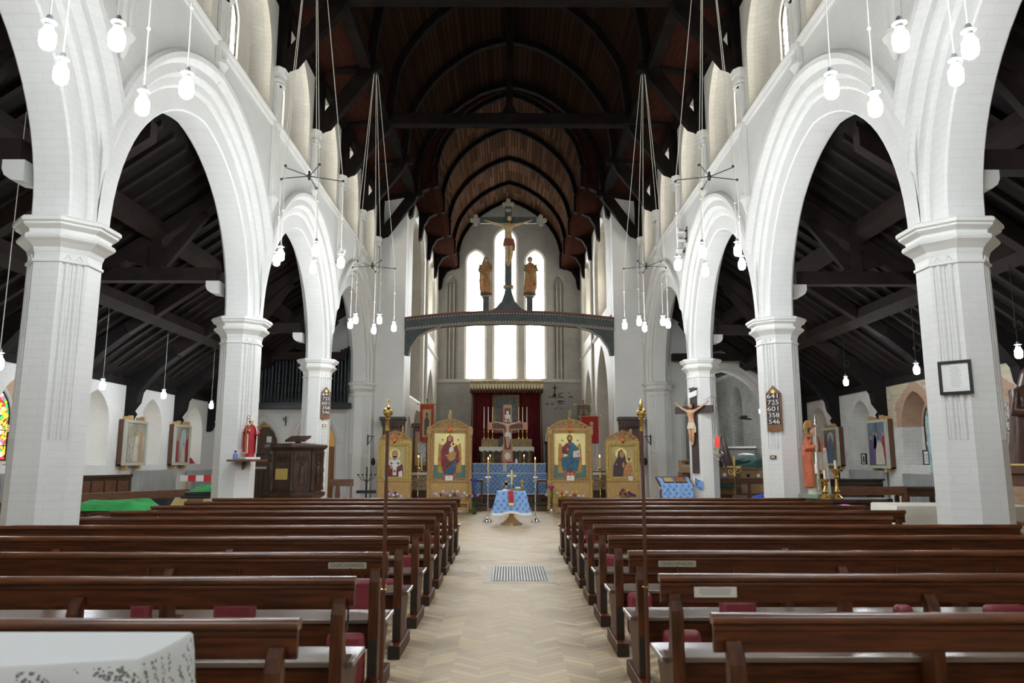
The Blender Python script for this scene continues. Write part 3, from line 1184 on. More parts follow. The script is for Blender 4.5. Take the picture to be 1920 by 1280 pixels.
# end walls of the aisles
mb = MB()
fm = lambda s, z, d: (s, 24.55 + d, z)
eops = [(-8.05, .56, 0, 1.95, 2.85), (-6.35, .72, 0, 2.05, 3.05)]
wall_open(mb, fm, -XA, -5.2, 0, 6.9, eops)
for c, hw, zb, zs, zt in eops:
    chain(mb, fm, [((c, hw, zb, zs, zt), 0), ((c, hw - .08, zb, zs, zt - .08), .1), ((c, hw - .1, zb, zs, zt - .1), .4)])
    hp = [(p[0], 24.53, p[1]) for p in outline(c, hw + .1, zs, zs, zt + .12)]
    mb.tube(hp[1:-1], .045, 6)
struct(mb.build('wall_left_aisle_end', WHITE, smooth=28), 'white end wall of the aisle with two arched doorways under the organ')

mb = MB()
eop = (7.15, 1.55, 0, 2.9, 4.72)
wall_open(mb, fm, 5.2, XA, 0, 6.9, [eop])
c, hw, zb, zs, zt = eop
chain(mb, fm, [(eop, 0), ((c, hw - .1, zb, zs, zt - .1), .08), ((c, hw - .12, zb, zs, zt - .12), .2), ((c, hw - .22, zb, zs, zt - .22), .24), ((c, hw - .24, zb, zs, zt - .24), .5)])
struct(mb.build('wall_right_aisle_end', WHITE, smooth=28), 'white end wall with the wide arch into the side chapel')

# side chapel beyond the arch
mb = MB()
fmx = lambda s, z, d: (9.0 + d, s, z)
cop = (29.6, .75, 1.6, 3.6, 4.45)
wall_open(mb, fmx, 24.9, 34, 0, 4.95, [cop])
cb_ = (29.6, .70, 1.65, 3.55, 4.35)
cl = (29.4, .25, 1.9, 3.2, 3.8)
chain(mb, fmx, [(cop, 0), (cb_, .55), (cl, .55), (cl, .62)])
struct(mb.build('wall_chapel_side', brick_mat('greyed_white_brick', (0.52, 0.52, 0.48), (0.64, 0.64, 0.60), (0.30, 0.30, 0.28), bump=0.7, stain=.3), smooth=28), 'rough whitewashed brick chapel wall with one lancet')
window((29.4, .25, 1.9, 3.2, 3.8), fmx, .6, PALESTAIN, label='chapel lancet')
mb = MB()
mb.box(4.45, 9.2, 33.8, 34.1, 0, 7)
mb.box(4.4, 4.5, 24.9, 34, 0, 7)
struct(mb.build('wall_chapel_end', WARM), 'far wall of the side chapel')
mb = MB()
mb.prism([(9.6, 4.9), (9.6, 5.1), (4.4, 7.6), (4.4, 7.4)], 24.9, 34.1, 'y')
struct(mb.build('ceiling_chapel', AISLEW), 'dark roof of the side chapel')
mb = MB()
mb.box(8.85, 9.05, 24.9, 34, 4.88, 5.0)
trim(mb, STONE, label='chapel wall plate')
# vestry space behind the left doorways
mb = MB()
mb.box(-9.6, -4.4, 27.6, 27.8, 0, 4)
mb.box(-9.7, -9.6, 24.9, 27.8, 0, 4)
mb.box(-4.5, -4.4, 24.9, 27.8, 0, 4)
struct(mb.build('wall_vestry', mat('vestry_cream', (0.72, 0.60, 0.36), .7)), 'cream vestry wall seen through the doorway')
mb = MB()
mb.box(-9.7, -4.4, 24.9, 27.8, 3.9, 4.0)
struct(mb.build('ceiling_vestry', PLASTER))

# west wall behind
mb = MB()
mb.box(-12, 12, YW - .3, YW, 0, 15.5)
struct(mb.build('wall_west', WHITE), 'west wall behind the viewer')

# ------------------------------------------------------------------ ceilings
NPROF = [(FACE + .1, ZTOP), (3.95, 10.45), (3.40, 10.56), (3.30, 10.66), (3.26, 11.2), (3.15, 12.0), (2.96, 12.42), (2.74, 12.78), (2.45, 13.2), (2.12, 13.56), (1.6, 13.98), (1.06, 14.31), (.5, 14.5), (0, 14.6)]
CPROF = [(CW + .1, 11.05), (3.1, 11.1), (2.75, 11.15), (2.72, 11.7), (2.66, 11.9), (2.6, 12.2), (2.5, 12.55), (2.36, 12.85), (2.1, 13.25), (1.8, 13.6), (1.4, 13.95), (.95, 14.25), (.48, 14.48), (0, 14.62)]


def full(p):
    return [(-x, z) for x, z in p] + [(x, z) for x, z in reversed(p[:-1])]


mb = MB()
mb.mi = 0
fp = full(NPROF)
n = len(fp)
for i in range(n - 1):
    mb.mi = 1 if i < 3 or i > n - 5 else 0
    a, b = fp[i], fp[i + 1]
    mb.add([(a[0], YW, a[1]), (b[0], YW, b[1]), (b[0], YC + .1, b[1]), (a[0], YC + .1, a[1])], [(0, 1, 2, 3)])
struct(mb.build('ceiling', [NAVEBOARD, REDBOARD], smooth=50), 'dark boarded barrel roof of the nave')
mb = MB()
fc = full(CPROF)
n = len(fc)
for i in range(n - 1):
    mb.mi = 1 if i < 3 or i > n - 5 else 0
    a, b = fc[i], fc[i + 1]
    mb.add([(a[0], YC, a[1]), (b[0], YC, b[1]), (b[0], YE + .1, b[1]), (a[0], YE + .1, a[1])], [(0, 1, 2, 3)])
struct(mb.build('ceiling_chancel', [CHANBOARD, REDBOARD], smooth=50), 'ribbed timber barrel roof of the chancel')
mb = MB()
mb.bridge([[(x, YC + .05, z) for x, z in full(NPROF)], [(x, YC + .12, z) for x, z in full(CPROF)]], close=False)
mb.box(-FACE - .1, -CW + .15, YC, YC + .2, 10.3, 11.3)
mb.box(CW - .15, FACE + .1, YC, YC + .2, 10.3, 11.3)
struct(mb.build('ceiling_step', REDBOARD), 'dark boarding where the roof narrows to the chancel')
# outer shells keep daylight out
mb = MB()
mb.prism([(-6.6, 10.4), (-6.6, 10.6), (-5.2, 12.4), (0, 16.6), (5.2, 12.4), (6.6, 10.6), (6.6, 10.4), (4.9, 10.4), (4.4, 11.2), (4.0, 13.2), (2.6, 14.6), (0, 15.4), (-2.6, 14.6), (-4.0, 13.2), (-4.4, 11.2), (-4.9, 10.4)], YW - .3, YE + .8, 'y')
struct(mb.build('roof_outer', AISLEW), 'outer roof covering')

for sg, nm in ((-1, 'ceiling_left_aisle'), (1, 'ceiling_right_aisle')):
    mb = MB()
    pr = [(sg * (XA + .7), 3.5), (sg * XA, 3.5), (sg * 9.15, 3.85), (sg * 8.75, 4.18), (sg * 5.2, 6.72), (sg * 5.2, 7.0), (sg * (XA + .7), 3.9)]
    mb.prism(pr, YW, 24.7, 'y')
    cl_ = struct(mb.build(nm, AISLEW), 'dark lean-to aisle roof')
    rm = MB()
    pts = [(XA - .02, 3.40), (9.42, 3.62), (9.12, 3.80), (8.72, 4.10), (5.3, 6.55), (5.3, 6.68), (8.75, 4.2), (9.15, 3.88), (XA, 3.55)]
    rm.prism([(sg * a, b) for a, b in pts], -.045, .045, 'y')
    first = rm.build('rafter', RAFT, cl_, (0, 5.6, 0))
    for i in range(1, 45):
        c = first.copy()
        col.objects.link(c)
        c.parent = cl_
        c.location = (0, 5.6 + .43 * i, 0)
    for (x, z) in ((7.72, 4.72), (6.35, 5.70)):
        mb = MB()
        mb.prism([(sg * (x - .1), z - .12), (sg * (x + .1), z - .26), (sg * (x + .14), z - .04), (sg * (x - .06), z + .1)], 3, 24.6, 'y')
        mb.build('purlin', RAFT, cl_)
    mb = MB()
    mb.box(*sorted((sg * (XA - .08), sg * (XA + .1))), 3, 24.6, 3.36, 3.52)
    mb.build('wall_plate', AISLEW, cl_)

# ================================================================== ROOF TRUSSES
def rib_mesh(prof, w, dpt):
    """arch rib following the roof profile"""
    m = MB()
    p = [Vector((x, 0, z)) for x, z in full(prof)]
    lo = []
    for i, q in enumerate(p):
        t = (p[min(i + 1, len(p) - 1)] - p[max(i - 1, 0)]).normalized()
        nn = Vector((t.z, 0, -t.x))
        lo.append(q + nn * dpt)
    A = [(q.x, -w / 2, q.z) for q in p]
    Bq = [(q.x, w / 2, q.z) for q in p]
    C = [(q.x, -w / 2, q.z) for q in lo]
    D = [(q.x, w / 2, q.z) for q in lo]
    m.bridge([A, C, D, Bq], close=False)
    return m


NR = NPROF[3:]
names = ['first', 'second', 'third', 'fourth', 'fifth', 'sixth', 'seventh', 'eighth']
full_parts = None
half_parts = None
for j in range(-1, 9):
    y = PIL[0] + BAY / 2 * j
    if j == 8:
        y = 24.35
    tie = j % 2 == 0 and 0 < j < 8
    lab = 'roof truss over the west end, behind the viewer' if j < 1 else '%s nave roof truss towards the chancel, %s' % (names[j - 1], 'with tie beam and king post' if tie else 'arched, without tie beam')
    t = thing('roof_truss', lab, 'roof truss', (0, y, 0), group=None)
    t['kind'] = 'structure'
    if (full_parts if tie else half_parts) is None:
        out = []
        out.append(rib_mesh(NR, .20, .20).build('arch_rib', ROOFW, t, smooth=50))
        for sg in (-1, 1):
            mb = MB()
            mb.box(*sorted((sg * (FACE - .01), sg * (FACE - .2))), -.11, .11, 8.95, ZTOP)
            out.append(mb.build('wall_post', ROOFW, t))
            mb = MB()
            pts = [(4.28, 8.97), (3.85, 9.62), (3.30, 10.42), (3.08, 10.50), (3.40, 9.98), (3.72, 9.45), (4.28, 8.97)][:6]
            pts = [(4.30, 8.95), (4.30, 9.28), (3.42, 10.52), (3.05, 10.66), (3.22, 10.2), (3.66, 9.62), (4.1, 9.02)]
            mb.prism([(sg * a, b) for a, b in pts], -.10, .10, 'y')
            out.append(mb.build('brace', ROOFW, t))
        if tie:
            mb = MB()
            mb.box(-FACE, FACE, -.14, .14, 10.36, 10.68)
            out.append(mb.build('tie_beam', ROOFW, t, bevel=.02))
            mb = MB()
            mb.prism([(-.36, 10.68), (-.2, 10.72), (-.11, 10.9), (-.09, 11.2), (-.09, 14.0), (-.5, 14.4), (.5, 14.4), (.09, 14.0), (.09, 11.2), (.11, 10.9), (.2, 10.72), (.36, 10.68)], -.09, .09, 'y')
            out.append(mb.build('king_post', ROOFW, t))
            full_parts = out
        else:
            for sg in (-1, 1):
                mb = MB()
                mb.box(*sorted((sg * FACE, sg * 2.95)), -.11, .11, 10.42, 10.62)
                out.append(mb.build('hammer_beam', ROOFW, t))
            half_parts = out
    else:
        for p in (full_parts if tie else half_parts):
            c = p.copy()
            col.objects.link(c)
            c.parent = t
mb = MB()
mb.box(-.11, .11, 3, YC, 14.28, 14.5)
struct(mb.build('beam_ridge', ROOFW), 'ridge beam')
for sg in (-1, 1):
    mb = MB()
    mb.box(*sorted((sg * 3.2, sg * 3.45)), YW, YC, 10.45, 10.72)
    struct(mb.build('beam_side', ROOFW), 'side beam at the foot of the barrel')
    mb = MB()
    mb.box(*sorted((sg * (FACE - .16), sg * (FACE + .1))), YW, YC, 10.22, 10.4)
    struct(mb.build('beam_wall_plate', ROOFW), 'wall plate beam')

# chancel ribs with their heavy coved feet
ch = None
for i, y in enumerate((25.15, 27.9, 30.9, 33.8, 36.2)):
    t = thing('chancel_roof_rib', '%s arched rib of the chancel roof, counted from the nave' % names[i], 'roof rib', (0, y, 0))
    t['kind'] = 'structure'
    if ch is None:
        ch = []
        ch.append(rib_mesh(CPROF[2:], .16, .16).build('arch_rib', ROOFW, t, smooth=50))
        for sg in (-1, 1):
            mb = MB()
            mb.prism([(sg * a, b) for a, b in [(3.5, 9.9), (3.38, 10.0), (3.3, 10.5), (3.1, 10.85), (2.78, 11.0), (2.5, 11.05), (2.5, 11.7), (2.72, 11.75), (3.5, 11.3)]], -.14, .14, 'y')
            ch.append(mb.build('coved_foot', ROOFW, t))
    else:
        for p in ch:
            c = p.copy()
            col.objects.link(c)
            c.parent = t
for sg in (-1, 1):
    mb = MB()
    mb.prism([(sg * a, b) for a, b in [(CW, 11.02), (2.7, 10.98), (2.56, 11.1), (2.56, 11.55), (2.7, 11.7), (CW, 11.3)]], YC + .1, YE, 'y')
    struct(mb.build('cornice_chancel', REDBOARD), 'dark cornice along the chancel roof')

# aisle trusses
for sg in (-1, 1):
    off = -.2 if sg < 0 else .05
    parts = None
    side = 'organ side' if sg < 0 else 'piano side'
    for k in range(1, 5):
        y = PIL[k] + off - (0.35 if k == 4 else 0)
        t = thing('aisle_truss', '%s dark lean-to truss of the %s aisle, counted towards the altar' % (names[k - 1], side), 'roof truss', (0, y, 0))
        t['kind'] = 'structure'
        if parts is None:
            parts = []

            def pp(nm, poly, w, m=RAFT):
                mb = MB()
                mb.prism([(sg * a, b) for a, b in poly], -w, w, 'y')
                parts.append(mb.build(nm, m, t))
            pp('tie_beam', [(5.27, 4.71), (7.6, 4.71), (7.9, 4.95), (5.27, 4.95)], .11)
            pp('king_post', [(6.28, 4.95), (6.52, 4.95), (6.50, 5.6), (6.32, 5.75)], .09)
            pp('principal_rafter', [(5.28, 6.2), (8.7, 3.86), (8.85, 4.05), (5.28, 6.48)], .11)
            pp('brace', [(6.5, 5.0), (6.6, 5.0), (7.15, 5.15), (7.05, 5.25), (6.5, 5.3)], .06)
            pp('brace', [(6.3, 5.0), (6.2, 5.0), (5.5, 5.95), (5.62, 6.0), (6.3, 5.28)], .06)
            pp('wall_post', [(XA, 2.42), (9.40, 2.46), (9.34, 2.6), (9.30, 2.66), (9.36, 2.75), (9.22, 2.95), (9.18, 3.2), (9.02, 3.42), (8.7, 3.8), (8.3, 4.1), (8.4, 4.3), (8.9, 4.05), (XA, 3.6)], .13, AISLEW)
        else:
            for p in parts:
                c = p.copy()
                col.objects.link(c)
                c.parent = t
    parts = None
    for i, k in enumerate((1, 2, 3)):
        y = PIL[k] + BAY / 2 + off
        t = thing('wall_bracket', 'dark wavy timber bracket on the %s aisle wall, %s along' % (side, names[i]), 'bracket', (0, y, 0))
        t['kind'] = 'structure'
        if parts is None:
            parts = []
            mb = MB()
            mb.prism([(sg * a, b) for a, b in [(XA, 2.42), (9.40, 2.46), (9.34, 2.6), (9.30, 2.66), (9.36, 2.75), (9.22, 2.95), (9.18, 3.2), (9.02, 3.42), (8.7, 3.8), (8.2, 4.2), (8.3, 4.4), (8.9, 4.05), (XA, 3.6)]], -.13, .13, 'y')
            parts.append(mb.build('wall_post', AISLEW, t))
            mb = MB()
            mb.prism([(sg * a, b) for a, b in [(5.28, 6.2), (8.7, 3.86), (8.85, 4.05), (5.28, 6.48)]], -.10, .10, 'y')
            parts.append(mb.build('principal_rafter', RAFT, t))
        else:
            for p in parts:
                c = p.copy()
                col.objects.link(c)
                c.parent = t

# ================================================================== HANGING LAMPS
def point_light(parent, loc, w, r=0.075):
    d = bpy.data.lights.new('bulb_light', 'POINT')
    d.energy = w
    d.color = (0.90, 0.955, 1.0)
    d.shadow_soft_size = r
    o = bpy.data.objects.new('bulb_light', d)
    col.objects.link(o)
    o.parent = parent
    o.location = loc
    return o


def bulb_meshes():
    m = MB()
    m.lathe([(0.004, -.185), (.03, -.18), (.05, -.16), (.056, -.12), (.054, -.06), (.035, -.03), (.028, 0)], n=14)
    m2 = MB()
    m2.lathe([(.012, .085), (.018, .08), (.026, .05), (.030, 0.0), (.03, -.02)], n=10)
    m2.lathe([(.03, .03), (.05, .035), (.052, .028), (.03, .018)], n=14)
    return m, m2


RING = [(.28, -.47), (-.25, -.42), (.49, .21), (-.02, .53), (-.48, .13)]
first = None
LAMP_AT = [('behind the viewer', .2), ('nearest the camera', PIL[0] + BAY / 2 + .2), ('level with the second arch', PIL[1] + BAY / 2 + .35), ('closest to the chancel', PIL[2] + BAY / 2 + .3)]
for sg in (-1, 1):
    for li, (nm, y) in enumerate(LAMP_AT):
        t = thing('pendant_lamp', 'ring of five lit bulbs on white flexes, %s, %s side' % (nm, 'pulpit' if sg < 0 else 'wall crucifix'), 'lamp', (sg * 3.1, y, 0))
        yh = (-.21, 5.23, 10.67, 16.11)[li] - y
        mb = MB()
        mb.cyl((0, yh, 10.36), (0, yh, 10.425), .035)
        mb.cyl((0, yh - .03, 10.36), (0, yh + .03, 10.36), .03)
        mb.build('ceiling_pulley', IRON, t)
        mb = MB()
        mb.sph((0, 0, 5.86), .035, 8, 6)
        mb.cyl((0, 0, 5.8), (0, 0, 5.94), .018)
        mb.build('spider_hub', IRON, t)
        for i, (dx, dy) in enumerate(RING):
            dx *= -sg
            dz = random.uniform(-.05, .05)
            zb = 4.62 + dz
            ex, ey = dx * .98, dy * .98
            mb = MB()
            mb.cyl((0, 0, 5.86), (ex, ey, 5.86 + random.uniform(-.03, .03)), .008, n=5)
            mb.sph((ex, ey, 5.86), .022, 8, 5)
            mb.build('spider_arm', IRON, t)
            mb = MB()
            mb.tube([(dx, dy, zb + .08), (ex, ey, 5.85), (ex * .1, yh + ey * .1, 10.36)], .0055, 5)
            mb.sph((dx, dy, zb + .55 + .2 * random.random()), .018, 7, 5)
            mb.build('flex', CORD, t)
            hold, glass = bulb_meshes()[1], bulb_meshes()[0]
            h = hold.build('lamp_holder', STEEL, t, (dx, dy, zb), smooth=40)
            b = glass.build('bulb', BULB, h, smooth=60)
            point_light(h, (0, 0, -.11), BULB_W * (1, .9, 1, 1.4)[li])

AL = [(-1, 0, 680, 9.0), (-1, 194, 722, 15.0), (-1, 308, 740, 17.6), (-1, 397, 760, 20.4),
      (1, 1912, 660, 11.2), (1, 1720, 692, 14.0), (1, 1587, 715, 17.2)]
AN = {-178: 'by the aisle pier', }
labs = ['lit aisle bulb hanging by the stained glass window', 'lit aisle bulb beside the big pier, before the first niche', 'lit aisle bulb before the niche between the two tilted pictures', 'lit aisle bulb nearest the organ',
        'lit aisle bulb above the dark carved wooden statue', 'lit aisle bulb before the stripped brick window arch', 'lit aisle bulb above the picture of the white-robed group']
for (sg, u, v, y), lb in zip(AL, labs):
    p = at(u, v, y)
    if abs(p.x) > 8.9:
        p = at(u, v, y * 8.7 / abs(p.x))
    t = thing('aisle_lamp', lb, 'lamp', (p.x, p.y, 0))
    ztop = 6.72 - (abs(p.x) - 5.2) / 3.55 * 2.54 if abs(p.x) < 8.75 else 4.18
    hold, glass = bulb_meshes()[1], bulb_meshes()[0]
    mb = MB()
    mb.tube([(0, 0, p.z + .15), (0, 0, ztop + .05)], .006, 5)
    if sg > 0:
        mb.torus((.04, 0, p.z + .42), .07, .008, 'y', 14, 4)
    mb.build('flex', CORD if sg < 0 else IRON, t)
    h = hold.build('lamp_holder', STEEL, t, (0, 0, p.z + .09), smooth=40)
    glass.build('bulb', BULB, h, smooth=60)
    point_light(h, (0, 0, -.11), AISLE_W)
# chapel and vestry lamps
p = at(1427, 770, 25.6)
t = thing('wall_light', 'small lit bulb in the side chapel beside the hymn board pier', 'lamp', (p.x, p.y, p.z))
mb = MB()
mb.cyl((0, 0, .1), (0, 0, 3.0), .008, n=5)
mb.build('flex', IRON, t)
hold, glass = bulb_meshes()[1], bulb_meshes()[0]
h = hold.build('lamp_holder', STEEL, t, (0, 0, .09), smooth=40)
glass.build('bulb', BULB, h, smooth=60)
point_light(h, (0, 0, -.11), 130)
t = thing('added_chapel_lamp', 'added unseen bulb brightening the side chapel, hidden behind the crucifix pier', 'lamp', (6.0, 29.0, 4.0))  # extra bulb out of view, added to brighten the side chapel
mb = MB()
mb.cyl((0, 0, .1), (0, 0, 2.75), .008, n=5)
mb.build('flex', IRON, t)
h = hold.build('lamp_holder', STEEL, t, (0, 0, .09), smooth=40)
glass.build('bulb', BULB, h, smooth=60)
point_light(h, (0, 0, -.11), 170)
t = thing('vestry_lamp', 'warm lamp inside the doorway behind the pulpit', 'lamp', (-6.0, 26.2, 3.4))
mb = MB()
mb.cyl((0, 0, .1), (0, 0, .5), .01, n=5)
mb.build('flex', CORD, t)
h = hold.build('lamp_holder', STEEL, t, (0, 0, .09), smooth=40)
glass.build('bulb', mat('warm_lit_bulb', (1, 1, 1), emis=(1, .75, .4), es=20), h, smooth=60)
l = point_light(h, (0, 0, -.11), 70)
l.data.color = (1, .62, .22)

# ================================================================== PEWS
PEW_PROTO = {}


def make_pew(sg, length_out, name_label):
    """sg: side; local x runs along the pew from the aisle end; y=0 is the back board, +y towards the altar"""
    t = thing('pew', name_label, 'pew')
    x0, x1 = 0.81, length_out
    X = lambda a: sg * a
    mb = MB()
    pr = [(-.012, .752), (.012, .752), (.012, .865), (-.012, .865), (-.018, .85), (-.018, .838), (-.012, .83)]
    mb.prism(pr, X(x0 + .005), X(x1), 'x')
    bk = mb.build('backboard', PEW, t)
    mb = MB()
    pr = [(-.022, .858), (.022, .858), (.028, .87), (.030, .885), (.022, .898), (0, .902), (-.026, .898), (-.036, .885), (-.034, .872)]
    mb.prism(pr, X(x0), X(x1 + .01), 'x')
    mb.build('top_rail', PEWTOP, bk, smooth=50)
    mb = MB()
    mb.box(*sorted((X(x0 + .01), X(x1 + .02))), .035, .375, .432, .462)
    mb.build('seat', SEAT, t, bevel=.006)
    mb = MB()
    mb.box(*sorted((X(x0 + .13), X(x1 - .05))), .06, .085, .27, .432)
    mb.build('apron', PEW, t)
    side = [(-.085, .10), (-.085, .66), (-.080, .72), (-.060, .77), (-.035, .80), (-.013, .805), (-.013, .64), (.03, .50), (.335, .432), (.345, .36), (.22, .22), (.20, .10)]
    for a in (x0 + .045, 2.22, 3.62, x1 - .13):
        mb = MB()
        mb.prism(side, X(a), X(a + .066), 'x')
        e = mb.build('end_panel', PEWEND, t, bevel=.008)
        mb = MB()
        mb.box(*sorted((X(a + .004), X(a + .062))), -.0895, -.084, .13, .36)
        mb.build('kick_block', PEWDARK, e)
        mb = MB()
        mb.box(*sorted((X(a - .014), X(a + .080))), -.21, .40, 0, .10)
        f = mb.build('foot', PEWEND, e, bevel=.006)
        mb = MB()
        mb.box(*sorted((X(a - .012), X(a + .078))), -.2145, -.2095, .004, .085)
        mb.build('end_grain', PEWDARK, f) if False else mb.build('end_grain', PEWDARK, e)
    return t


ORD = ['first', 'second', 'third', 'fourth', 'fifth', 'sixth', 'seventh', 'eighth', 'ninth', 'tenth']
ROWS = {-1: [3.03 + 1.073 * k for k in range(10)], 1: [3.13 + 1.063 * k for k in range(10)]}
for sg in (-1, 1):
    side = 'pulpit' if sg < 0 else 'wall crucifix'
    for k in range(10):
        lab = 'brown wooden pew, %s side, %s row from the camera' % (side, ORD[k])
        if k == 0:
            lab += ', partly behind the lace table' if sg < 0 else ', cut by the frame'
        if k == 9:
            lab = 'brown wooden pew, %s side, front row before the altar' % side
        short = sg > 0 and k == 5
        key = (sg, short)
        if key not in PEW_PROTO:
            p = make_pew(sg, 4.22 if short else 4.92, lab)
            PEW_PROTO[key] = p
            p.location = (0, ROWS[sg][k], 0)
            p['group'] = 'pews on the %s side' % side
        else:
            dup(PEW_PROTO[key], (0, ROWS[sg][k], 0), label=lab, group='pews on the %s side' % side)

# plates and a paper notice fixed to the back boards
for sg, lab in ((-1, 'cream CHURCHWARDEN plate on the third pew, pulpit side'), (1, 'cream CHURCHWARDEN plate on the third pew, crucifix side')):
    t = thing('name_plate', lab, 'plate', (sg * (1.08 if sg < 0 else 1.14), ROWS[sg][2] - .0135, .815))
    mb = MB()
    mb.box(-.128, .128, -.004, 0, -.021, .021)
    mb.build('plate', mat('plate_cream', (.42, .38, .28), .45), t, bevel=.002)
    text_part('lettering', 'CHURCHWARDEN', .034, INK if False else mat('dark_print', (.05, .045, .04), .7), t, (0, -.0045, 0), depth=.0004, width=.215)
    for dx in (-.12, .12):
        mb = MB()
        mb.sph((dx, -.004, 0), .003, 6, 4)
        mb.build('screw', BRASS, t)
t = thing('paper_notice', 'white printed paper notice stuck on the second pew from the camera, crucifix side', 'notice', (1.11, ROWS[1][1] - .0135, .812))
mb = MB()
mb.box(-.115, .115, -.0015, 0, -.033, .033)
mb.build('sheet', mat('old_paper', (.66, .63, .55), .7), t)
mb = MB()
mb.cbox((0, -.0018, .022), (.06, .0006, .004))
for i in range(4):
    mb.cbox((random.uniform(-.006, .006), -.0018, .009 - i * .009), (.17 - .02 * (i == 3), .0006, .0035))
mb.build('print', INK, t)

# hassocks hanging on the pew backs
KN = [(1, .965 + .08, 3, .46, .2), (1, 1.52, 2, .60, .24), (1, 1.14, 2, .40, .25), (1, 2.62, 2, .56, .12), (1, 3.3, 2, .56, .28),
      (1, 1.12, 5, .50, .22), (1, 1.16, 7, .52, .24), (1, 1.2, 8, .50, .24),
      (-1, 2.40, 2, .60, .13), (-1, 1.79, 2, .60, .27), (-1, 1.06, 2, .40, .25), (-1, 1.17, 3, .58, .2), (-1, 1.14, 4, .42, .2), (-1, 1.1, 5, .52, .2), (-1, 1.12, 7, .50, .22)]
KL = {0: 'tall red hassock hanging at the aisle end of the fourth pew, crucifix side', 1: 'red hassock on the third pew, crucifix side, showing above a white seat', 2: 'low red hassock at the aisle end of the third pew, crucifix side',
      3: 'pink-red narrow hassock on the third pew beside a dark pew bracket', 4: 'red hassock farthest out on the third pew, crucifix side', 5: 'red hassock on the sixth pew, crucifix side', 6: 'red hassock on the eighth pew, crucifix side',
      7: 'red hassock on the ninth pew, crucifix side', 8: 'small red hassock showing under the second pew, pulpit side, beside a bracket', 9: 'red hassock showing under the second pew, pulpit side, near the middle',
      10: 'low red hassock at the aisle end of the third pew, pulpit side', 11: 'red hassock at the aisle end of the fourth pew, pulpit side', 12: 'low red hassock on the fifth pew, pulpit side', 13: 'red hassock on the sixth pew, pulpit side', 14: 'red hassock on the eighth pew, pulpit side'}
for i, (sg, x, k, zt, w) in enumerate(KN):
    t = thing('hassock', KL[i], 'hassock', (sg * x, ROWS[sg][k] - .075, 0), group='red hassocks on the pews')
    mb = MB()
    mb.cbox((0, 0, zt - .16), (w, .085, .32))
    o = mb.build('cushion', KNEEL, t, smooth=80)
    bv = o.modifiers.new('bevel', 'BEVEL')
    bv.width = .035
    bv.segments = 4
    mb = MB()
    mb.tube([(0, .0, zt - .01), (0, .04, zt + .06), (0, .046, .76), (0, .049, .80)], .006, 5)
    mb.build('strap', DARKOAK, t)

# churchwardens' staves standing at the third pews
for sg in (-1, 1):
    y = ROWS[sg][2] - .235
    x = -.80 if sg < 0 else .885
    t = thing('warden_stave', 'tall dark stave with a %s brass orb at the %s side pews' % ('cross-topped' if sg < 0 else 'mitre-topped', 'pulpit' if sg < 0 else 'crucifix'), 'stave', (x, y, 0), group='warden staves')
    mb = MB()
    mb.cyl((0, 0, 0), (0, 0, 1.77), .014, .011, n=12)
    mb.build('pole', PEW if False else mat('stave_wood', (.10, .032, .014), .35), t, smooth=60)
    mb = MB()
    mb.lathe([(.014, 1.70), (.014, 1.775), (.02, 1.78), (.012, 1.79)], n=12)
    mb.sph((0, 0, 1.822), .033, 18, 12)
    mb.build('orb', BRASS, t, smooth=60)
    mb = MB()
    if sg < 0:
        mb.lathe([(.008, 1.855), (.005, 1.87), (.004, 1.90)], n=8)
        mb.cbox((0, 0, 1.89), (.03, .006, .006))
        mb.cbox((0, 0, 1.895), (.006, .006, .04))
    else:
        mb.lathe([(.008, 1.855), (.013, 1.865), (.012, 1.885), (.003, 1.92)], n=10, sy=.6)
    mb.build('finial', BRASS, t)
    mb = MB()
    mb.torus((0, 0, .70), .018, .005, 'z', 14, 5)
    mb.cbox((sg * .012, .078, .70), (.012, .142, .022))
    mb.lathe([(.016, .0), (.018, .01), (.014, .04)], n=12)
    mb.build('brass_bracket', BRASS, t)

# ------------------------------------------------------------------ lace covered table in the near corner
c = [Vector((-1.125, 2.78)), Vector((-1.13, 2.405)), Vector((-1.62, 2.27)), Vector((-3.0, 2.20)), Vector((-3.0, 2.80))]
t = thing('side_table', 'tall narrow table under the lace cloth in the near corner', 'table', (-2.0, 2.5, 0))
mb = MB()
mb.box(-.95, .80, -.06, .22, .87, .897)
mb.build('table_top', BROWN, t)
for lx in (-.88, .70):
    for ly in (-.02, .18):
        mb = MB()
        mb.box(lx - .025, lx + .025, ly - .025, ly + .025, 0, .87)
        mb.build('leg', BROWN, t)
mb = MB()
TZ = .905
poly = [(-1.128, 2.775), (-1.122, 2.70), (-1.12, 2.60), (-1.122, 2.50), (-1.135, 2.415), (-1.25, 2.38), (-1.40, 2.345), (-1.6, 2.305), (-1.85, 2.27), (-2.1, 2.25), (-2.4, 2.24), (-2.7, 2.23), (-3.0, 2.23), (-3.0, 2.775), (-2.0, 2.78)]
fine = []
for i in range(len(poly)):
    a, b = Vector(poly[i]), Vector(poly[(i + 1) % len(poly)])
    m = max(1, int((b - a).length / .03))
    for j in range(m):
        fine.append(a.lerp(b, j / m))
cen = Vector((-2.05, 2.52))
rings = []
n = len(fine)
for lv, (dz, sp, am) in enumerate(((0, 0, 0), (-.008, .010, 0), (-.06, .018, .006), (-.16, .028, .018), (-.30, .04, .03), (-.42, .05, .04))):
    ring = []
    for i, p in enumerate(fine):
        tn = (fine[(i + 1) % n] - fine[i - 1]).normalized()
        nn = Vector((tn.y, -tn.x))
        if nn.dot(p - cen) < 0:
            nn = -nn
        q = p + nn * (sp + am * math.sin(i * .55 + 1.3 * math.sin(i * .11)))
        hem = .02 * math.sin(i * .35) if lv == 5 else 0
        ring.append((q.x, q.y, TZ + dz + hem))
    rings.append(ring)
mb.bridge(rings)
mb.add(rings[0], [tuple(range(n))])
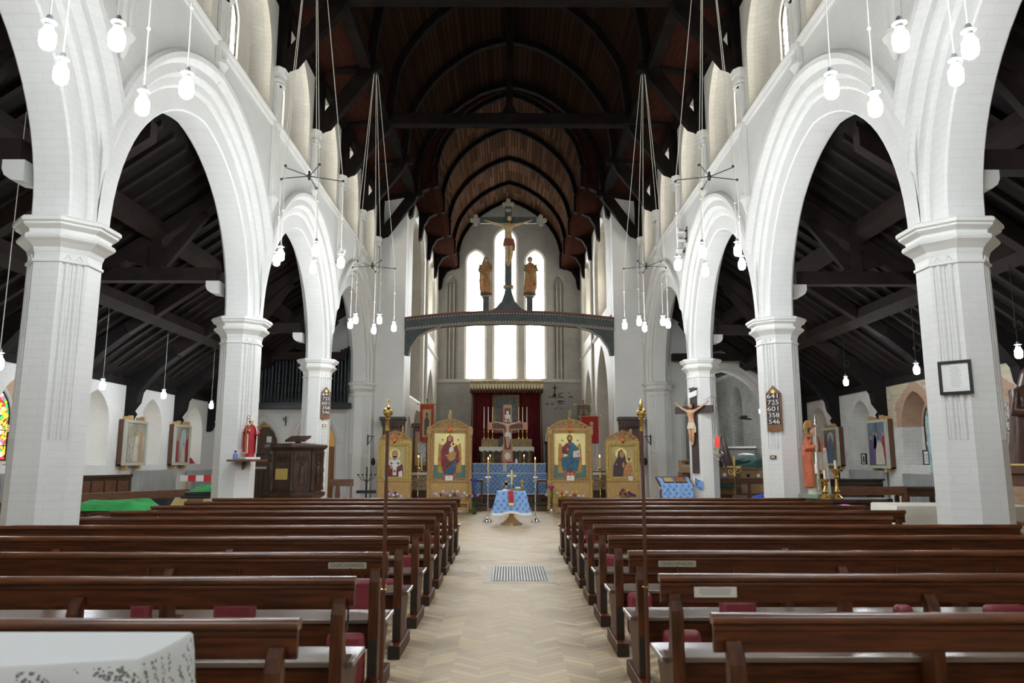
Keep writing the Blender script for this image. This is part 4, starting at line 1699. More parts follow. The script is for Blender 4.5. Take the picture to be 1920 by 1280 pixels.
tag(mb.build('lace_tablecloth', LACE, smooth=50), 'white lace tablecloth draped over the table in the near corner', 'tablecloth')

# floor grille in the centre aisle
t = thing('floor_grille', 'pale metal heating grille let into the parquet of the centre aisle', 'grille', (.13, 10.5, 0))
mb = MB()
for x in (-.47, .36):
    mb.box(x, x + .11, -.80, .80, 0, .003)
for y in (-.80, .68):
    mb.box(-.36, .36, y, y + .12, 0, .003)
mb.build('frame', mat('grille_stone', (.42, .36, .27), .6), t)
mb = MB()
mb.box(-.36, .36, -.68, .68, 0.0005, .002)
mb.mi = 0
mb.build('pit', mat('grille_pit', (.10, .10, .095), .7), t)
gm = mat('grille_bar', (.42, .41, .37), .5)
for i in range(19):
    mb = MB()
    mb.box(-.352 + i * .0375, -.352 + i * .0375 + .017, -.68, .68, .002, .008)
    mb.build('bar', gm, t)

# ================================================================== FIGURE BUILDERS
def skin_mesh(name, verts, edges, radii, root, m, parent, loc=(0, 0, 0), sub=2):
    me = bpy.data.meshes.new(name)
    me.from_pydata(verts, edges, [])
    bm = bmesh.new()
    bm.from_mesh(me)
    lay = bm.verts.layers.skin.verify()
    for i, v in enumerate(bm.verts):
        v[lay].radius = radii[i] if isinstance(radii[i], tuple) else (radii[i], radii[i])
        v[lay].use_root = (i == root)
    bm.to_mesh(me)
    bm.free()
    me.materials.append(m)
    o = bpy.data.objects.new(name, me)
    col.objects.link(o)
    o.parent = parent
    o.location = loc
    sk = o.modifiers.new('skin', 'SKIN')
    sk.use_smooth_shade = True
    ss = o.modifiers.new('sub', 'SUBSURF')
    ss.levels = ss.render_levels = sub
    return o


def corpus(parent, H, flesh, cloth, loc, arm_rise=.12, halo=None):
    """crucified figure hung on a cross whose front face is the local plane y=0, looking towards -y; loc is the feet"""
    P = {}
    V, E, Rr = [], [], []

    def v(k, x, y, z, r):
        P[k] = len(V)
        V.append((x * H, y * H, z * H))
        Rr.append((r[0] * H, r[1] * H) if isinstance(r, tuple) else r * H)

    v('pel', .0, -.055, .50, (.066, .055))
    v('bel', .005, -.060, .585, (.060, .048))
    v('che', .0, -.065, .70, (.080, .055))
    v('upc', .0, -.060, .77, (.075, .045))
    v('nec', .005, -.065, .835, .030)
    v('hed', .015, -.075, .865, .030)
    for s, k in ((-1, 'L'), (1, 'R')):
        v('sh' + k, s * .085, -.058, .785, .036)
        v('el' + k, s * .235, -.050, .80 + arm_rise * .45, .026)
        v('wr' + k, s * .375, -.030, .82 + arm_rise * 1.05, .018)
        v('pa' + k, s * .415, -.020, .825 + arm_rise * 1.25, (.024, .013))
        v('fi' + k, s * .450, -.022, .83 + arm_rise * 1.45, (.014, .010))
        v('hi' + k, s * .045, -.055, .465, .050)
        v('kn' + k, s * .038 + .02, -.100, .27, .036)
        v('ca' + k, s * .030 + .015, -.070, .17, .034)
        v('an' + k, s * .018, -.040, .065, .021)
        v('to' + k, s * .014, -.075, .012, (.022, .016))
    for a, b in (('pel', 'bel'), ('bel', 'che'), ('che', 'upc'), ('upc', 'nec'), ('nec', 'hed')):
        E.append((P[a], P[b]))
    for k in 'LR':
        for a, b in (('upc', 'sh'), ('sh', 'el'), ('el', 'wr'), ('wr', 'pa'), ('pa', 'fi'), ('pel', 'hi'), ('hi', 'kn'), ('kn', 'ca'), ('ca', 'an'), ('an', 'to')):
            E.append((P[a if a in P else a + k], P[b + k]))
    body = skin_mesh('corpus', V, E, Rr, 0, flesh, parent, loc)
    mb = MB()
    c = (.022 * H, -.092 * H, .905 * H)
    mb.sph(c, (.045 * H, .052 * H, .060 * H), 16, 12)
    mb.sph((c[0], c[1] - .052 * H, c[2] - .002 * H), (.009 * H, .014 * H, .018 * H), 8, 6)
    mb.sph((c[0], c[1] - .03 * H, c[2] - .045 * H), (.022 * H, .02 * H, .022 * H), 8, 6)
    mb.build('head', flesh, body, smooth=80)
    mb = MB()
    mb.sph((c[0], c[1] + .012 * H, c[2] + .012 * H), (.053 * H, .053 * H, .060 * H), 14, 10)
    mb.sph((c[0] - .035 * H, c[1] + .01 * H, c[2] - .05 * H), (.02 * H, .025 * H, .06 * H), 8, 6)
    mb.sph((c[0] + .035 * H, c[1] + .01 * H, c[2] - .05 * H), (.02 * H, .025 * H, .06 * H), 8, 6)
    mb.sph((c[0], c[1] - .028 * H, c[2] - .055 * H), (.02 * H, .016 * H, .022 * H), 8, 6)
    mb.build('hair', HAIR, body, smooth=80)
    mb = MB()
    mb.loft([(.385 * H, .100 * H, .080 * H, .008 * H, -.068 * H, .10), (.43 * H, .098 * H, .078 * H, 0, -.063 * H, .07), (.49 * H, .085 * H, .070 * H, 0, -.057 * H, .04), (.53 * H, .074 * H, .060 * H, 0, -.056 * H, .04), (.545 * H, .064 * H, .052 * H, 0, -.057 * H, .02)], 28, k=9)
    mb.loft([(.30 * H, .02 * H, .014 * H, .098 * H, -.07 * H), (.40 * H, .03 * H, .02 * H, .095 * H, -.07 * H), (.52 * H, .024 * H, .03 * H, .072 * H, -.075 * H)], 12, .12, 4)
    lc = mb.build('loincloth', cloth, body, smooth=70)
    for o in list(body.children):
        o.location = (0, 0, 0)
    if halo:
        mb = MB()
        mb.lathe([(.105 * H, 0), (.105 * H, .012 * H)], n=24)
        h = mb.build('halo', halo, body)
        h.rotation_euler = (R(90), 0, 0)
        h.location = (c[0], -.03 * H, c[2])
    return body


def arm(mb, pts, r0, r1):
    n = len(pts)
    mb.tube(pts, [r0 + (r1 - r0) * i / (n - 1) for i in range(n)], 9)


def head_on(parent, c, r, skin, hair=None, beard=False, veil=None):
    mb = MB()
    mb.sph(c, (r * .80, r * .92, r), 16, 12)
    mb.sph((c[0], c[1] - r * .92, c[2] - r * .08), (r * .13, r * .2, r * .26), 8, 6)
    mb.sph((c[0], c[1] - r * .55, c[2] - r * .75), (r * .38, r * .35, r * .3), 8, 6)
    for s in (-1, 1):
        mb.sph((c[0] + s * r * .80, c[1], c[2] - r * .05), (r * .1, r * .2, r * .28), 6, 5)
    mb.cyl((c[0], c[1] + r * .05, c[2] - r * 1.7), (c[0], c[1], c[2] - r * .6), r * .55, r * .45, 10)
    o = mb.build('head', skin, parent, smooth=80)
    mb = MB()
    for s in (-1, 1):
        mb.sph((c[0] + s * r * .3, c[1] - r * .84, c[2] + r * .12), (r * .13, r * .08, r * .08), 6, 5)
    mb.build('eyes', HAIR, o)
    if hair:
        mb = MB()
        mb.sph((c[0], c[1] + r * .22, c[2] + r * .2), (r * .92, r * .95, r * .98), 14, 9)
        mb.build('hair', hair, o, smooth=80)
    if beard:
        mb = MB()
        mb.sph((c[0], c[1] - r * .6, c[2] - r * .95), (r * .5, r * .42, r * .6), 10, 7)
        mb.build('beard', hair or HAIR, o, smooth=80)
    if veil:
        mb = MB()
        mb.loft([(c[2] - r * 2.2, r * 1.9, r * 1.3, c[0], c[1] + r * .5, .06), (c[2] - r * 1.2, r * 1.4, r * 1.1, c[0], c[1] + r * .45, .05), (c[2], r * 1.05, r * .95, c[0], c[1] + r * .35), (c[2] + r * .7, r * .85, r * .85, c[0], c[1] + r * .3), (c[2] + r * 1.1, r * .35, r * .4, c[0], c[1] + r * .3)], 20, k=8)
        mb.build('veil', veil, o, smooth=70)
    return o


def hand(mb, c, d, r):
    """small hand: palm and five fingers reaching along d"""
    d = Vector(d).normalized()
    s = d.cross(Vector((0, 0, 1)))
    if s.length < .1:
        s = Vector((1, 0, 0))
    s.normalize()
    c = Vector(c)
    mb.sph(c, (r * .9, r * .9, r * .9), 8, 6)
    for i, L in enumerate((1.5, 1.8, 1.7, 1.4)):
        a = c + s * r * (.6 - .4 * i) + d * r * .5
        mb.tube([a, a + d * r * L * .6, a + d * r * L - Vector((0, 0, r * .3))], [r * .24, r * .22, r * .16], 5)
    a = c + s * r * .8
    mb.tube([a, a + s * r * .5 + d * r * .7], [r * .26, r * .18], 5)


def curl(mb, c, r, turns, a0, w, flip=1, y=0.0):
    pts = []
    n = int(10 * turns) + 4
    for i in range(n + 1):
        t = i / n
        a = a0 + flip * turns * 2 * math.pi * t
        q = r * (1 - .8 * t)
        pts.append((c[0] + q * math.cos(a), y, c[1] + q * math.sin(a)))
    mb.tube(pts, w, 5)


def flat(mb, pts, y, th=.003):
    """a painted shape on a panel facing -y"""
    mb.prism(pts, y - th, y, 'y')


def ell(cx, cz, rx, rz, n=18, a0=0, a1=360):
    return [(cx + rx * math.cos(R(a0 + (a1 - a0) * i / n)), cz + rz * math.sin(R(a0 + (a1 - a0) * i / n))) for i in range(n if a1 - a0 >= 360 else n + 1)]

# ================================================================== ICON STANDS
def crest(mb, w, z0, h, y0, y1, n=7):
    """openwork scrolled crest: an arched rail filled with curling stems"""
    N = 20
    arc = [(-w + 2 * w * i / N, z0 + h * (1 - (abs(-1 + 2 * i / N)) ** 2.2)) for i in range(N + 1)]
    ym = (y0 + y1) / 2
    mb.tube([(x, ym, z) for x, z in arc], h * .10, 6)
    mb.box(-w, w, y0, y1, z0 - h * .12, z0 + h * .10)
    k = 0
    for row in range(3):
        m = n + 1 - row * 2
        for i in range(m):
            f = (i + .5) / m * 2 - 1
            x = f * w * (.94 - .17 * row)
            top = h * (1 - abs(x / w) ** 2.2)
            zc = z0 + top * (.24 + .27 * row)
            rr = min(w / n * .95, top * .32)
            if rr < h * .07:
                continue
            for fl in (-1, 1):
                curl(mb, (x + fl * rr * .55, zc), rr * .62, 1.35, R(90) if fl > 0 else R(90), h * .058, fl, ym)
            mb.sph((x, ym, zc + rr * .5), (rr * .34, (y1 - y0) / 2, rr * .5), 8, 6)
    for i in range(11):
        f = (i / 10) * 2 - 1
        x = f * w * .97
        z = z0 + h * (1 - abs(f * .97) ** 2.2)
        mb.sph((x, ym, z + h * .03), (h * .09, (y1 - y0) / 2, h * .11), 8, 6)
    mb.sph((0, ym, z0 + h * 1.08), (h * .16, (y1 - y0) / 2, h * .2), 10, 7)


def votive(parent, z, y):
    mb = MB()
    mb.lathe([(.008, z - .10), (.03, z - .085), (.045, z - .05), (.052, z - .02), (.05, z)], (0, y, 0), 14)
    mb.tube([(-.05, y, z), (0, y, z + .16), (.05, y, z)], .004, 4)
    o = mb.build('votive_lamp', BRASS, parent, smooth=50)
    mb = MB()
    mb.lathe([(.04, z + .001), (.044, z + .03), (.036, z + .05)], (0, y, 0), 14)
    mb.build('red_glass', REDGLASS, o, smooth=50)


def posts(mb, x, y, z0, z1, r):
    """carved colonnette with rings"""
    pr = [(r * 1.3, z0), (r * 1.3, z0 + .05), (r, z0 + .07)]
    z = z0 + .12
    while z < z1 - .15:
        pr += [(r, z), (r * 1.12, z + .02), (r * .9, z + .05)]
        z += .11
    pr += [(r, z1 - .1), (r * 1.35, z1 - .06), (r * 1.35, z1)]
    mb.lathe(pr, (x, y, 0), 10)


def rope(mb, x0, x1, z0, z1, y):
    """carved guilloche border of small bosses round a rectangle"""
    def run(a, b):
        a, b = Vector(a), Vector(b)
        m = max(2, int((b - a).length / .048))
        for i in range(m):
            p = a.lerp(b, (i + .5) / m)
            mb.sph((p.x, y, p.y), (.020, .014, .020), 7, 5)
    run((x0, z0), (x1, z0))
    run((x0, z1), (x1, z1))
    run((x0, z0), (x0, z1))
    run((x1, z0), (x1, z1))


def big_icon(x, y, label, paint):
    t = thing('icon_stand', label, 'icon stand', (x, y, 0))
    mb = MB()
    mb.box(-.68, .68, -.16, .30, .10, .19)
    mb.box(-.66, .66, -.12, .26, .19, .90)
    mb.box(-.50, .50, -.135, -.12, .26, .84)
    mb.build('base_cabinet', PINE, t, bevel=.008)
    for sx in (-1, 1):
        for yy in (-.10, .22):
            mb = MB()
            mb.cyl((sx * .58 - .015, yy, .045), (sx * .58 + .015, yy, .045), .045, n=12)
            mb.box(sx * .58 - .02, sx * .58 + .02, yy - .02, yy + .02, .06, .10)
            mb.build('caster', IRON, t)
    mb = MB()
    mb.box(-.68, .68, -.15, .06, .90, .96)
    mb.build('ledge', CARVE, t, bevel=.008)
    mb = MB()
    mb.box(-.66, -.465, -.08, .06, .96, 2.44)
    mb.box(.465, .66, -.08, .06, .96, 2.44)
    mb.box(-.465, .465, -.08, .06, .96, 1.02)
    mb.box(-.465, .465, -.08, .06, 2.35, 2.44)
    mb.box(-.465, .465, .02, .06, 1.02, 2.35)
    fr = mb.build('carved_frame', CARVE, t, bevel=.008)
    mb = MB()
    rope(mb, -.51, .51, .99, 2.395, -.085)
    mb.build('beaded_border', CARVE, fr, smooth=60)
    for sx in (-1, 1):
        mb = MB()
        posts(mb, sx * .61, -.10, .96, 2.30, .045)
        mb.cbox((sx * .61, -.09, 2.37), (.15, .13, .15))
        mb.sph((sx * .61, -.12, 2.47), (.07, .05, .06), 10, 7)
        mb.build('colonnette', CARVE, t, smooth=40)
        mb = MB()
        posts(mb, sx * .61, -.13, .20, .90, .05)
        mb.build('pedestal_colonnette', PINE, t, smooth=40)
    mb = MB()
    crest(mb, .62, 2.46, .26, -.09, -.03)
    mb.build('crest', CARVE, t, smooth=50)
    mb = MB()
    mb.box(-.465, .465, -.005, .015, 1.02, 2.35)
    pn = mb.build('icon_panel', PALEGOLD, t)
    paint(pn)
    mb = MB()
    mb.tube([(-.04, -.06, 2.74), (-.03, -.06, 3.02), (.03, -.06, 3.02), (.04, -.06, 2.74)], .006, 5)
    mb.tube([(0, -.06, 2.74), (0, -.06, 3.02)], .004, 4)
    mb.build('lamp_bracket', BRASS, t)
    votive(t, 2.42, -.17)
    mb = MB()
    mb.box(-.11, .11, -.165, -.155, .95, 1.09)
    c = mb.build('white_card', PAPER, t)
    mb = MB()
    mb.sph((0, -.166, 1.035), (.02, .002, .015), 8, 5)
    mb.build('card_mark', INK, c)
    return t


def sh(pn, nm, m, polys, y):
    for p in polys:
        mb = MB()
        flat(mb, p, y)
        mb.build(nm, m, pn)


def paint_virgin(pn):
    sh(pn, 'painted_floor', TEAL, [[(-.464, 1.021), (.464, 1.021), (.464, 1.40), (-.464, 1.40)]], -.006)
    sh(pn, 'painted_throne', IOCHRE, [[(-.36, 1.18), (-.20, 1.16), (-.18, 2.0), (-.26, 1.98), (-.28, 2.03), (-.32, 2.03), (-.34, 1.9)], [(.36, 1.18), (.20, 1.16), (.18, 2.0), (.26, 1.98), (.28, 2.03), (.32, 2.03), (.34, 1.9)]], -.009)
    sh(pn, 'painted_cushion', IORANGE, [ell(-.26, 1.58, .09, .06), ell(.26, 1.58, .09, .06), [(-.2, 1.05), (.2, 1.05), (.17, 1.16), (-.17, 1.16)]], -.012)
    sh(pn, 'painted_halo', GOLD, [ell(0, 2.17, .155, .155, 28)], -.012)
    sh(pn, 'painted_mantle', IMAROON, [[(-.09, 2.22), (0, 2.29), (.09, 2.22), (.10, 2.08), (.20, 1.97), (.27, 1.78), (.28, 1.50), (.20, 1.42), (.16, 1.22), (.02, 1.30), (-.18, 1.20), (-.25, 1.40), (-.26, 1.80), (-.18, 1.99), (-.10, 2.08)]], -.015)
    sh(pn, 'painted_gown', IBLUE, [[(-.19, 1.13), (.12, 1.12), (.15, 1.30), (.20, 1.50), (.10, 1.56), (.04, 1.36), (-.10, 1.28)]], -.018)
    sh(pn, 'painted_child', IOCHRE, [[(.02, 1.86), (.12, 1.88), (.18, 1.72), (.16, 1.58), (.03, 1.50), (-.08, 1.60), (-.06, 1.68)]], -.021)
    sh(pn, 'painted_tunic', LINEN, [[(.0, 1.92), (.09, 1.94), (.12, 1.86), (.04, 1.76), (-.03, 1.80)]], -.022)
    sh(pn, 'painted_child_halo', GOLD, [ell(.10, 2.00, .075, .075, 22)], -.023)
    sh(pn, 'painted_flesh', IFACE, [ell(0, 2.17, .055, .075), ell(.10, 1.99, .036, .046), ell(-.08, 1.68, .05, .022), ell(.17, 1.72, .03, .03)], -.026)
    sh(pn, 'painted_hair', IDARK, [ell(.10, 2.02, .038, .03), ell(-.02, 2.185, .012, .006, 8), ell(.022, 2.185, .012, .006, 8), [(-.004, 2.18), (.004, 2.18), (.008, 2.15), (-.008, 2.15)], ell(0, 2.13, .018, .006, 8)], -.028)
    sh(pn, 'painted_letter', IMAROON, [ell(-.22, 2.14, .02, .03, 8), ell(.24, 2.14, .02, .03, 8)], -.009)


def paint_christ(pn):
    sh(pn, 'painted_floor', TEAL, [[(-.464, 1.021), (.464, 1.021), (.464, 1.40), (-.464, 1.40)]], -.006)
    sh(pn, 'painted_throne', IOCHRE, [[(-.36, 1.18), (-.18, 1.16), (-.18, 1.9), (-.24, 1.98), (-.27, 2.03), (-.32, 2.03), (-.34, 1.9)], [(.36, 1.18), (.18, 1.16), (.18, 1.9), (.24, 1.98), (.27, 2.03), (.32, 2.03), (.34, 1.9)]], -.009)
    sh(pn, 'painted_cushion', IORANGE, [ell(-.25, 1.58, .10, .06), ell(.27, 1.58, .09, .06), ell(0, 1.11, .18, .10)], -.012)
    sh(pn, 'painted_halo', GOLD, [ell(0, 2.18, .155, .155, 28)], -.012)
    sh(pn, 'painted_tunic', IMAROON, [[(-.10, 2.04), (.10, 2.06), (.05, 1.70), (-.15, 1.72), (-.24, 1.75), (-.22, 1.92)], [(-.08, 1.32), (.06, 1.32), (.10, 1.18), (-.10, 1.18)]], -.015)
    sh(pn, 'painted_mantle', IBLUE, [[(-.02, 2.08), (.10, 2.05), (.20, 1.95), (.30, 1.80), (.28, 1.62), (.26, 1.45), (.22, 1.22), (.02, 1.30), (-.20, 1.24), (-.26, 1.48), (-.24, 1.62), (-.08, 1.66), (-.02, 1.8)]], -.018)
    sh(pn, 'painted_book', CREAM, [[(.10, 1.80), (.29, 1.84), (.30, 1.64), (.09, 1.62)]], -.021)
    sh(pn, 'painted_hair', IDARK, [ell(0, 2.19, .085, .10), ell(0, 2.10, .05, .06)], -.021)
    sh(pn, 'painted_flesh', IFACE, [ell(0, 2.18, .054, .072), ell(-.06, 1.86, .028, .05), ell(.24, 1.72, .03, .035), ell(-.05, 1.14, .03, .06), ell(.05, 1.14, .03, .06)], -.024)
    sh(pn, 'painted_feature', IDARK, [ell(-.02, 2.20, .012, .006, 8), ell(.02, 2.20, .012, .006, 8), ell(0, 2.125, .04, .025, 10)], -.026)
    sh(pn, 'painted_letter', IMAROON, [ell(-.22, 2.12, .02, .03, 8), ell(.24, 2.12, .02, .03, 8)], -.009)


IY = 22.46
icon_l = big_icon(-1.77, IY, 'tall carved icon stand with a seated red-robed mother and child', paint_virgin)
icon_r = big_icon(1.80, IY, 'tall carved icon stand with a seated blue-robed figure holding a book', paint_christ)


def small_icon(x, label, paint):
    t = thing('icon_stand', label, 'icon stand', (x, IY + .05, 0))
    mb = MB()
    mb.box(-.49, .49, -.10, .24, 0, .95)
    mb.box(-.36, .36, -.115, -.10, .12, .86)
    mb.box(-.50, .50, -.14, -.10, .92, .95)
    mb.build('base_cabinet', PINE, t, bevel=.008)
    mb = MB()
    mb.box(-.50, -.345, -.10, .06, .95, 2.11)
    mb.box(.345, .50, -.10, .06, .95, 2.11)
    mb.box(-.345, .345, -.10, .06, .95, 1.05)
    mb.box(-.345, .345, -.10, .06, 1.97, 2.11)
    mb.box(-.345, .345, .02, .06, 1.05, 1.97)
    fr = mb.build('carved_frame', YCARVE, t, bevel=.008)
    mb = MB()
    rope(mb, -.43, .43, 1.0, 2.02, -.105)
    mb.build('beaded_border', YCARVE, fr, smooth=60)
    mb = MB()
    crest(mb, .48, 2.13, .24, -.08, -.03, 6)
    mb.build('crest', CARVE, t, smooth=50)
    mb = MB()
    mb.box(-.345, .345, -.03, .015, 1.05, 1.97)
    pn = mb.build('icon_panel', DULLGOLD, t)
    paint(pn)
    votive(t, 2.13, -.15)
    return t


def paint_bishop(pn):
    sh(pn, 'painted_halo', GOLD, [ell(.0, 1.72, .16, .16, 26)], -.034)
    sh(pn, 'painted_robe', IMAROON, [[(-.26, 1.06), (.26, 1.06), (.24, 1.38), (.12, 1.55), (-.12, 1.55), (-.24, 1.38)]], -.037)
    sh(pn, 'painted_stole', LINEN, [[(-.14, 1.56), (.14, 1.56), (.19, 1.42), (.06, 1.34), (.05, 1.1), (-.05, 1.1), (-.06, 1.34), (-.19, 1.42)], [(.12, 1.06), (.24, 1.06), (.22, 1.24), (.12, 1.2)]], -.040)
    k = [[(x - .05, z - .012), (x + .05, z - .012), (x + .05, z + .012), (x - .05, z + .012)] for x, z in ((-.10, 1.45), (.10, 1.45), (0, 1.22))]
    k += [[(x - .012, z - .05), (x + .012, z - .05), (x + .012, z + .05), (x - .012, z + .05)] for x, z in ((-.10, 1.45), (.10, 1.45), (0, 1.22))]
    sh(pn, 'painted_cross', IDARK, k, -.043)
    sh(pn, 'painted_beard', mat('icon_grey_hair', (.36, .31, .25), .6), [ell(0, 1.73, .10, .12), ell(0, 1.62, .07, .09)], -.043)
    sh(pn, 'painted_face', IFACE, [ell(0, 1.74, .07, .09), ell(-.10, 1.34, .04, .05)], -.046)
    sh(pn, 'painted_feature', IDARK, [ell(-.025, 1.755, .014, .007, 8), ell(.025, 1.755, .014, .007, 8), ell(0, 1.69, .02, .006, 8)], -.049)


def paint_madonna(pn):
    sh(pn, 'painted_halo', GOLD, [ell(-.04, 1.73, .17, .17, 26), ell(.19, 1.55, .09, .09, 22)], -.034)
    sh(pn, 'painted_robe', mat('icon_purple_brown', (.075, .035, .045), .5), [[(-.30, 1.06), (.30, 1.06), (.26, 1.30), (.10, 1.50), (.07, 1.72), (-.02, 1.86), (-.12, 1.80), (-.15, 1.62), (-.27, 1.42)]], -.037)
    sh(pn, 'painted_child', mat('icon_gold_robe', (.52, .24, .08), .5, var=.4, vscale=12), [[(.0, 1.06), (.30, 1.06), (.29, 1.30), (.22, 1.47), (.12, 1.46), (.03, 1.28)]], -.040)
    sh(pn, 'painted_flesh', IFACE, [ell(-.02, 1.71, .068, .10), ell(.19, 1.55, .05, .06), ell(.02, 1.40, .035, .08), ell(.12, 1.28, .05, .03)], -.043)
    sh(pn, 'painted_hair', IDARK, [ell(.19, 1.585, .05, .03), ell(-.045, 1.73, .014, .007, 8), ell(.0, 1.73, .014, .007, 8), ell(-.02, 1.66, .018, .006, 8)], -.046)
    sh(pn, 'painted_star', GOLD, [ell(-.19, 1.42, .018, .018, 8), ell(-.08, 1.83, .014, .014, 8)], -.041)


icon_bl = small_icon(-3.40, 'lower yellow icon stand with a grey bearded bishop, beside the pulpit end', paint_bishop)
icon_br = small_icon(3.37, 'lower yellow icon stand with a dark-veiled mother and child', paint_madonna)
for x, lab in ((-3.63, 'small white card leaning on the bishop icon'), (3.58, 'small white card leaning on the dark-veiled mother icon')):
    t = thing('card', lab, 'card', (x, IY - .075, .951))
    mb = MB()
    mb.box(-.065, .065, -.004, .003, 0, .12)
    mb.build('sheet', PAPER, t)
    mb = MB()
    for i in range(3):
        mb.box(-.045, .045, -.0045, -.004, .03 + i * .025, .037 + i * .025)
    mb.build('print', INK, t)


def bouquet(name, label, x, y, z, cols, w, h, n, pot=None):
    t = thing(name, label, 'flowers', (x, y, z))
    if pot:
        mb = MB()
        mb.lathe([(.05, 0), (.075, .05), (.08, .12), (.065, .16)], n=14)
        mb.build('pot', pot, t, smooth=50)
    z0 = .14 if pot else 0
    mb = MB()
    for i in range(26):
        a = random.uniform(0, 6.28)
        r = random.uniform(.3, 1)
        p = Vector((math.cos(a) * r * w, math.sin(a) * r * .10, z0 + random.uniform(.0, .7) * h))
        q = p + Vector((math.cos(a) * .05, math.sin(a) * .03, .04))
        s = Vector((-math.sin(a), math.cos(a), .3)) * .018
        mb.add([p, p.lerp(q, .5) + s, q, p.lerp(q, .5) - s], [(0, 1, 2, 3)])
        mb.tube([(0, 0, z0 * .6), p], .004, 4)
    mb.build('leaves', LEAF, t)
    for i in range(n):
        f = (i + .5) / n * 2 - 1
        m = cols[i % len(cols)]
        mb = MB()
        cx, cz = f * w, z0 + h * (.55 + .4 * random.random()) * (1 - .25 * f * f)
        cy = random.uniform(-.06, .0)
        mb.sph((cx, cy, cz), .016, 7, 5)
        for k in range(7):
            a = k * 6.28 / 7
            mb.sph((cx + .026 * math.cos(a), cy - .008, cz + .026 * math.sin(a)), (.018, .014, .018), 7, 5)
        mb.build('bloom', m, t, smooth=70)
    return t


bouquet('flower_box', 'row of white and lilac flowers on the ledge below the mother and child icon', -1.72, IY - .26, .33, [LILAC, LINEN, CREAM, PLUM, LINEN, LILAC], .52, .34, 15)
bouquet('flower_box', 'mixed yellow, magenta and white flowers below the seated blue-robed icon', 1.78, IY - .26, .33, [CREAM, YELLOW, MAGENTA, YELLOW, LINEN, LILAC], .40, .36, 13)
bouquet('flower_box', 'white and violet flowers below the bishop icon', -3.38, IY - .2, .35, [LINEN, PLUM, LINEN, LILAC], .26, .34, 9)
bouquet('flower_box', 'yellow and purple flowers below the dark-veiled mother icon', 3.42, IY - .2, .35, [YELLOW, PLUM, PLUM, MAGENTA, PLUM], .26, .36, 10)
# low benches that carry the four flower rows
for x, w, lab in ((-1.72, .56, 'low ledge holding the white and lilac flowers'), (1.78, .5, 'low ledge holding the yellow and magenta flowers'), (-3.38, .34, 'low ledge holding the white and violet flowers'), (3.42, .34, 'low ledge holding the yellow and purple flowers')):
    t = thing('flower_bench', lab, 'bench', (x, IY - .26 if abs(x) < 3 else IY - .2, 0))
    mb = MB()
    mb.box(-w, w, -.06, .06, .295, .325)
    mb.build('top', PINE, t)
    for sx in (-1, 1):
        mb = MB()
        mb.box(sx * (w - .04) - .02, sx * (w - .04) + .02, -.05, .05, 0, .295)
        mb.build('leg', PINE, t)
t = bouquet('potted_plant', 'potted plant with a blue bow on the floor by the mother and child icon', -1.02, IY - .42, 0, [PLUM, LILAC, PLUM], .14, .62, 5, LEAF)
mb = MB()
for s in (-1, 1):
    mb.sph((s * .05, -.05, .98), (.06, .02, .045), 8, 6)
    mb.sph((s * .04, -.05, .87), (.025, .015, .07), 8, 6)
mb.cyl((0, -.04, .5), (0, -.05, .98), .006, n=4)
mb.build('bow', mat('blue_ribbon', (.02, .04, .35), .5), t, smooth=70)
t = bouquet('potted_orchid', 'tall magenta orchid in a wrapped pot beside the blue-robed icon', 1.22, IY - .45, 0, [MAGENTA, PLUM, MAGENTA], .06, .90, 4, SILVER)

# ================================================================== CENTRE TABLE AND STANDS
t = thing('cross_table', 'pale wooden pedestal table under the blue cloth in the aisle', 'table', (.05, 18.45, 0))
mb = MB()
mb.box(-.33, .33, -.22, .22, .765, .79)
mb.build('table_top', PINE, t)
mb = MB()
mb.prism([(-.05, .10), (.05, .10), (.06, .3), (.05, .765), (-.05, .765), (-.06, .3)], -.06, .06, 'y')
mb.build('pedestal', PINE, t, bevel=.01)
mb = MB()
mb.prism([(-.26, 0), (-.16, 0), (-.1, .02), (.1, .02), (.16, 0), (.26, 0), (.26, .04), (.19, .07), (.12, .13), (.06, .2), (-.06, .2), (-.12, .13), (-.19, .07), (-.26, .04)], -.05, .05, 'y')
mb.box(-.05, .05, -.24, .24, 0, .06)
mb.build('foot', PINE, t, bevel=.008)
mb = MB()
top = []
for i in range(80):
    a = 2 * math.pi * i / 80
    c_, s_ = math.cos(a), math.sin(a)
    k = 1 / max(abs(c_) / .34, abs(s_) / .23)
    top.append((c_ * k, s_ * k))
rings = []
for lv, (z, sp, am) in enumerate(((.797, 0, 0), (.78, .018, 0), (.66, .045, .01), (.5, .085, .025), (.33, .14, .04))):
    rings.append([(x * (1 + sp / .4) * (1 + am * math.sin(i * .95)) , y * (1 + sp / .4) * (1 + am * math.sin(i * .95)), z - (.05 * (abs(math.sin(i * 2 * math.pi / 80 * 2)) ** 3) if lv == 4 else 0)) for i, (x, y) in enumerate(top)])
mb.bridge(rings)
mb.add(rings[0], [tuple(range(80))])
tc_ = thing('altar_cloth', 'light blue damask cloth with white fringe over the small centre table', 'cloth', (.05, 18.45, 0))
mb.build('cloth', DAMASK, tc_, smooth=60)
mb = MB()
lo = rings[-1]
mb.bridge([[(x * 1.004, y * 1.004, z + .012) for x, y, z in lo], [(x * 1.03, y * 1.03, z - .045) for x, y, z in lo]])
mb.build('white_fringe', LINEN, tc_)
t = thing('red_stole', 'short red and gold stole hanging over the front of the blue cloth', 'stole', (.02, 18.20, 0))
mb = MB()
mb.grid(lambda u, v: (-.06 + .12 * u + .03 * v, [.03, -.005, -.03, -.048][min(3, int(v * 3.01))], [.803, .803, .68, .52][min(3, int(v * 3.01))]), 3, 3)
mb.build('cloth', RED, t)
mb = MB()
mb.box(-.035, .09, -.062, -.05, .47, .53)
mb.build('gold_fringe', GOLD, t)
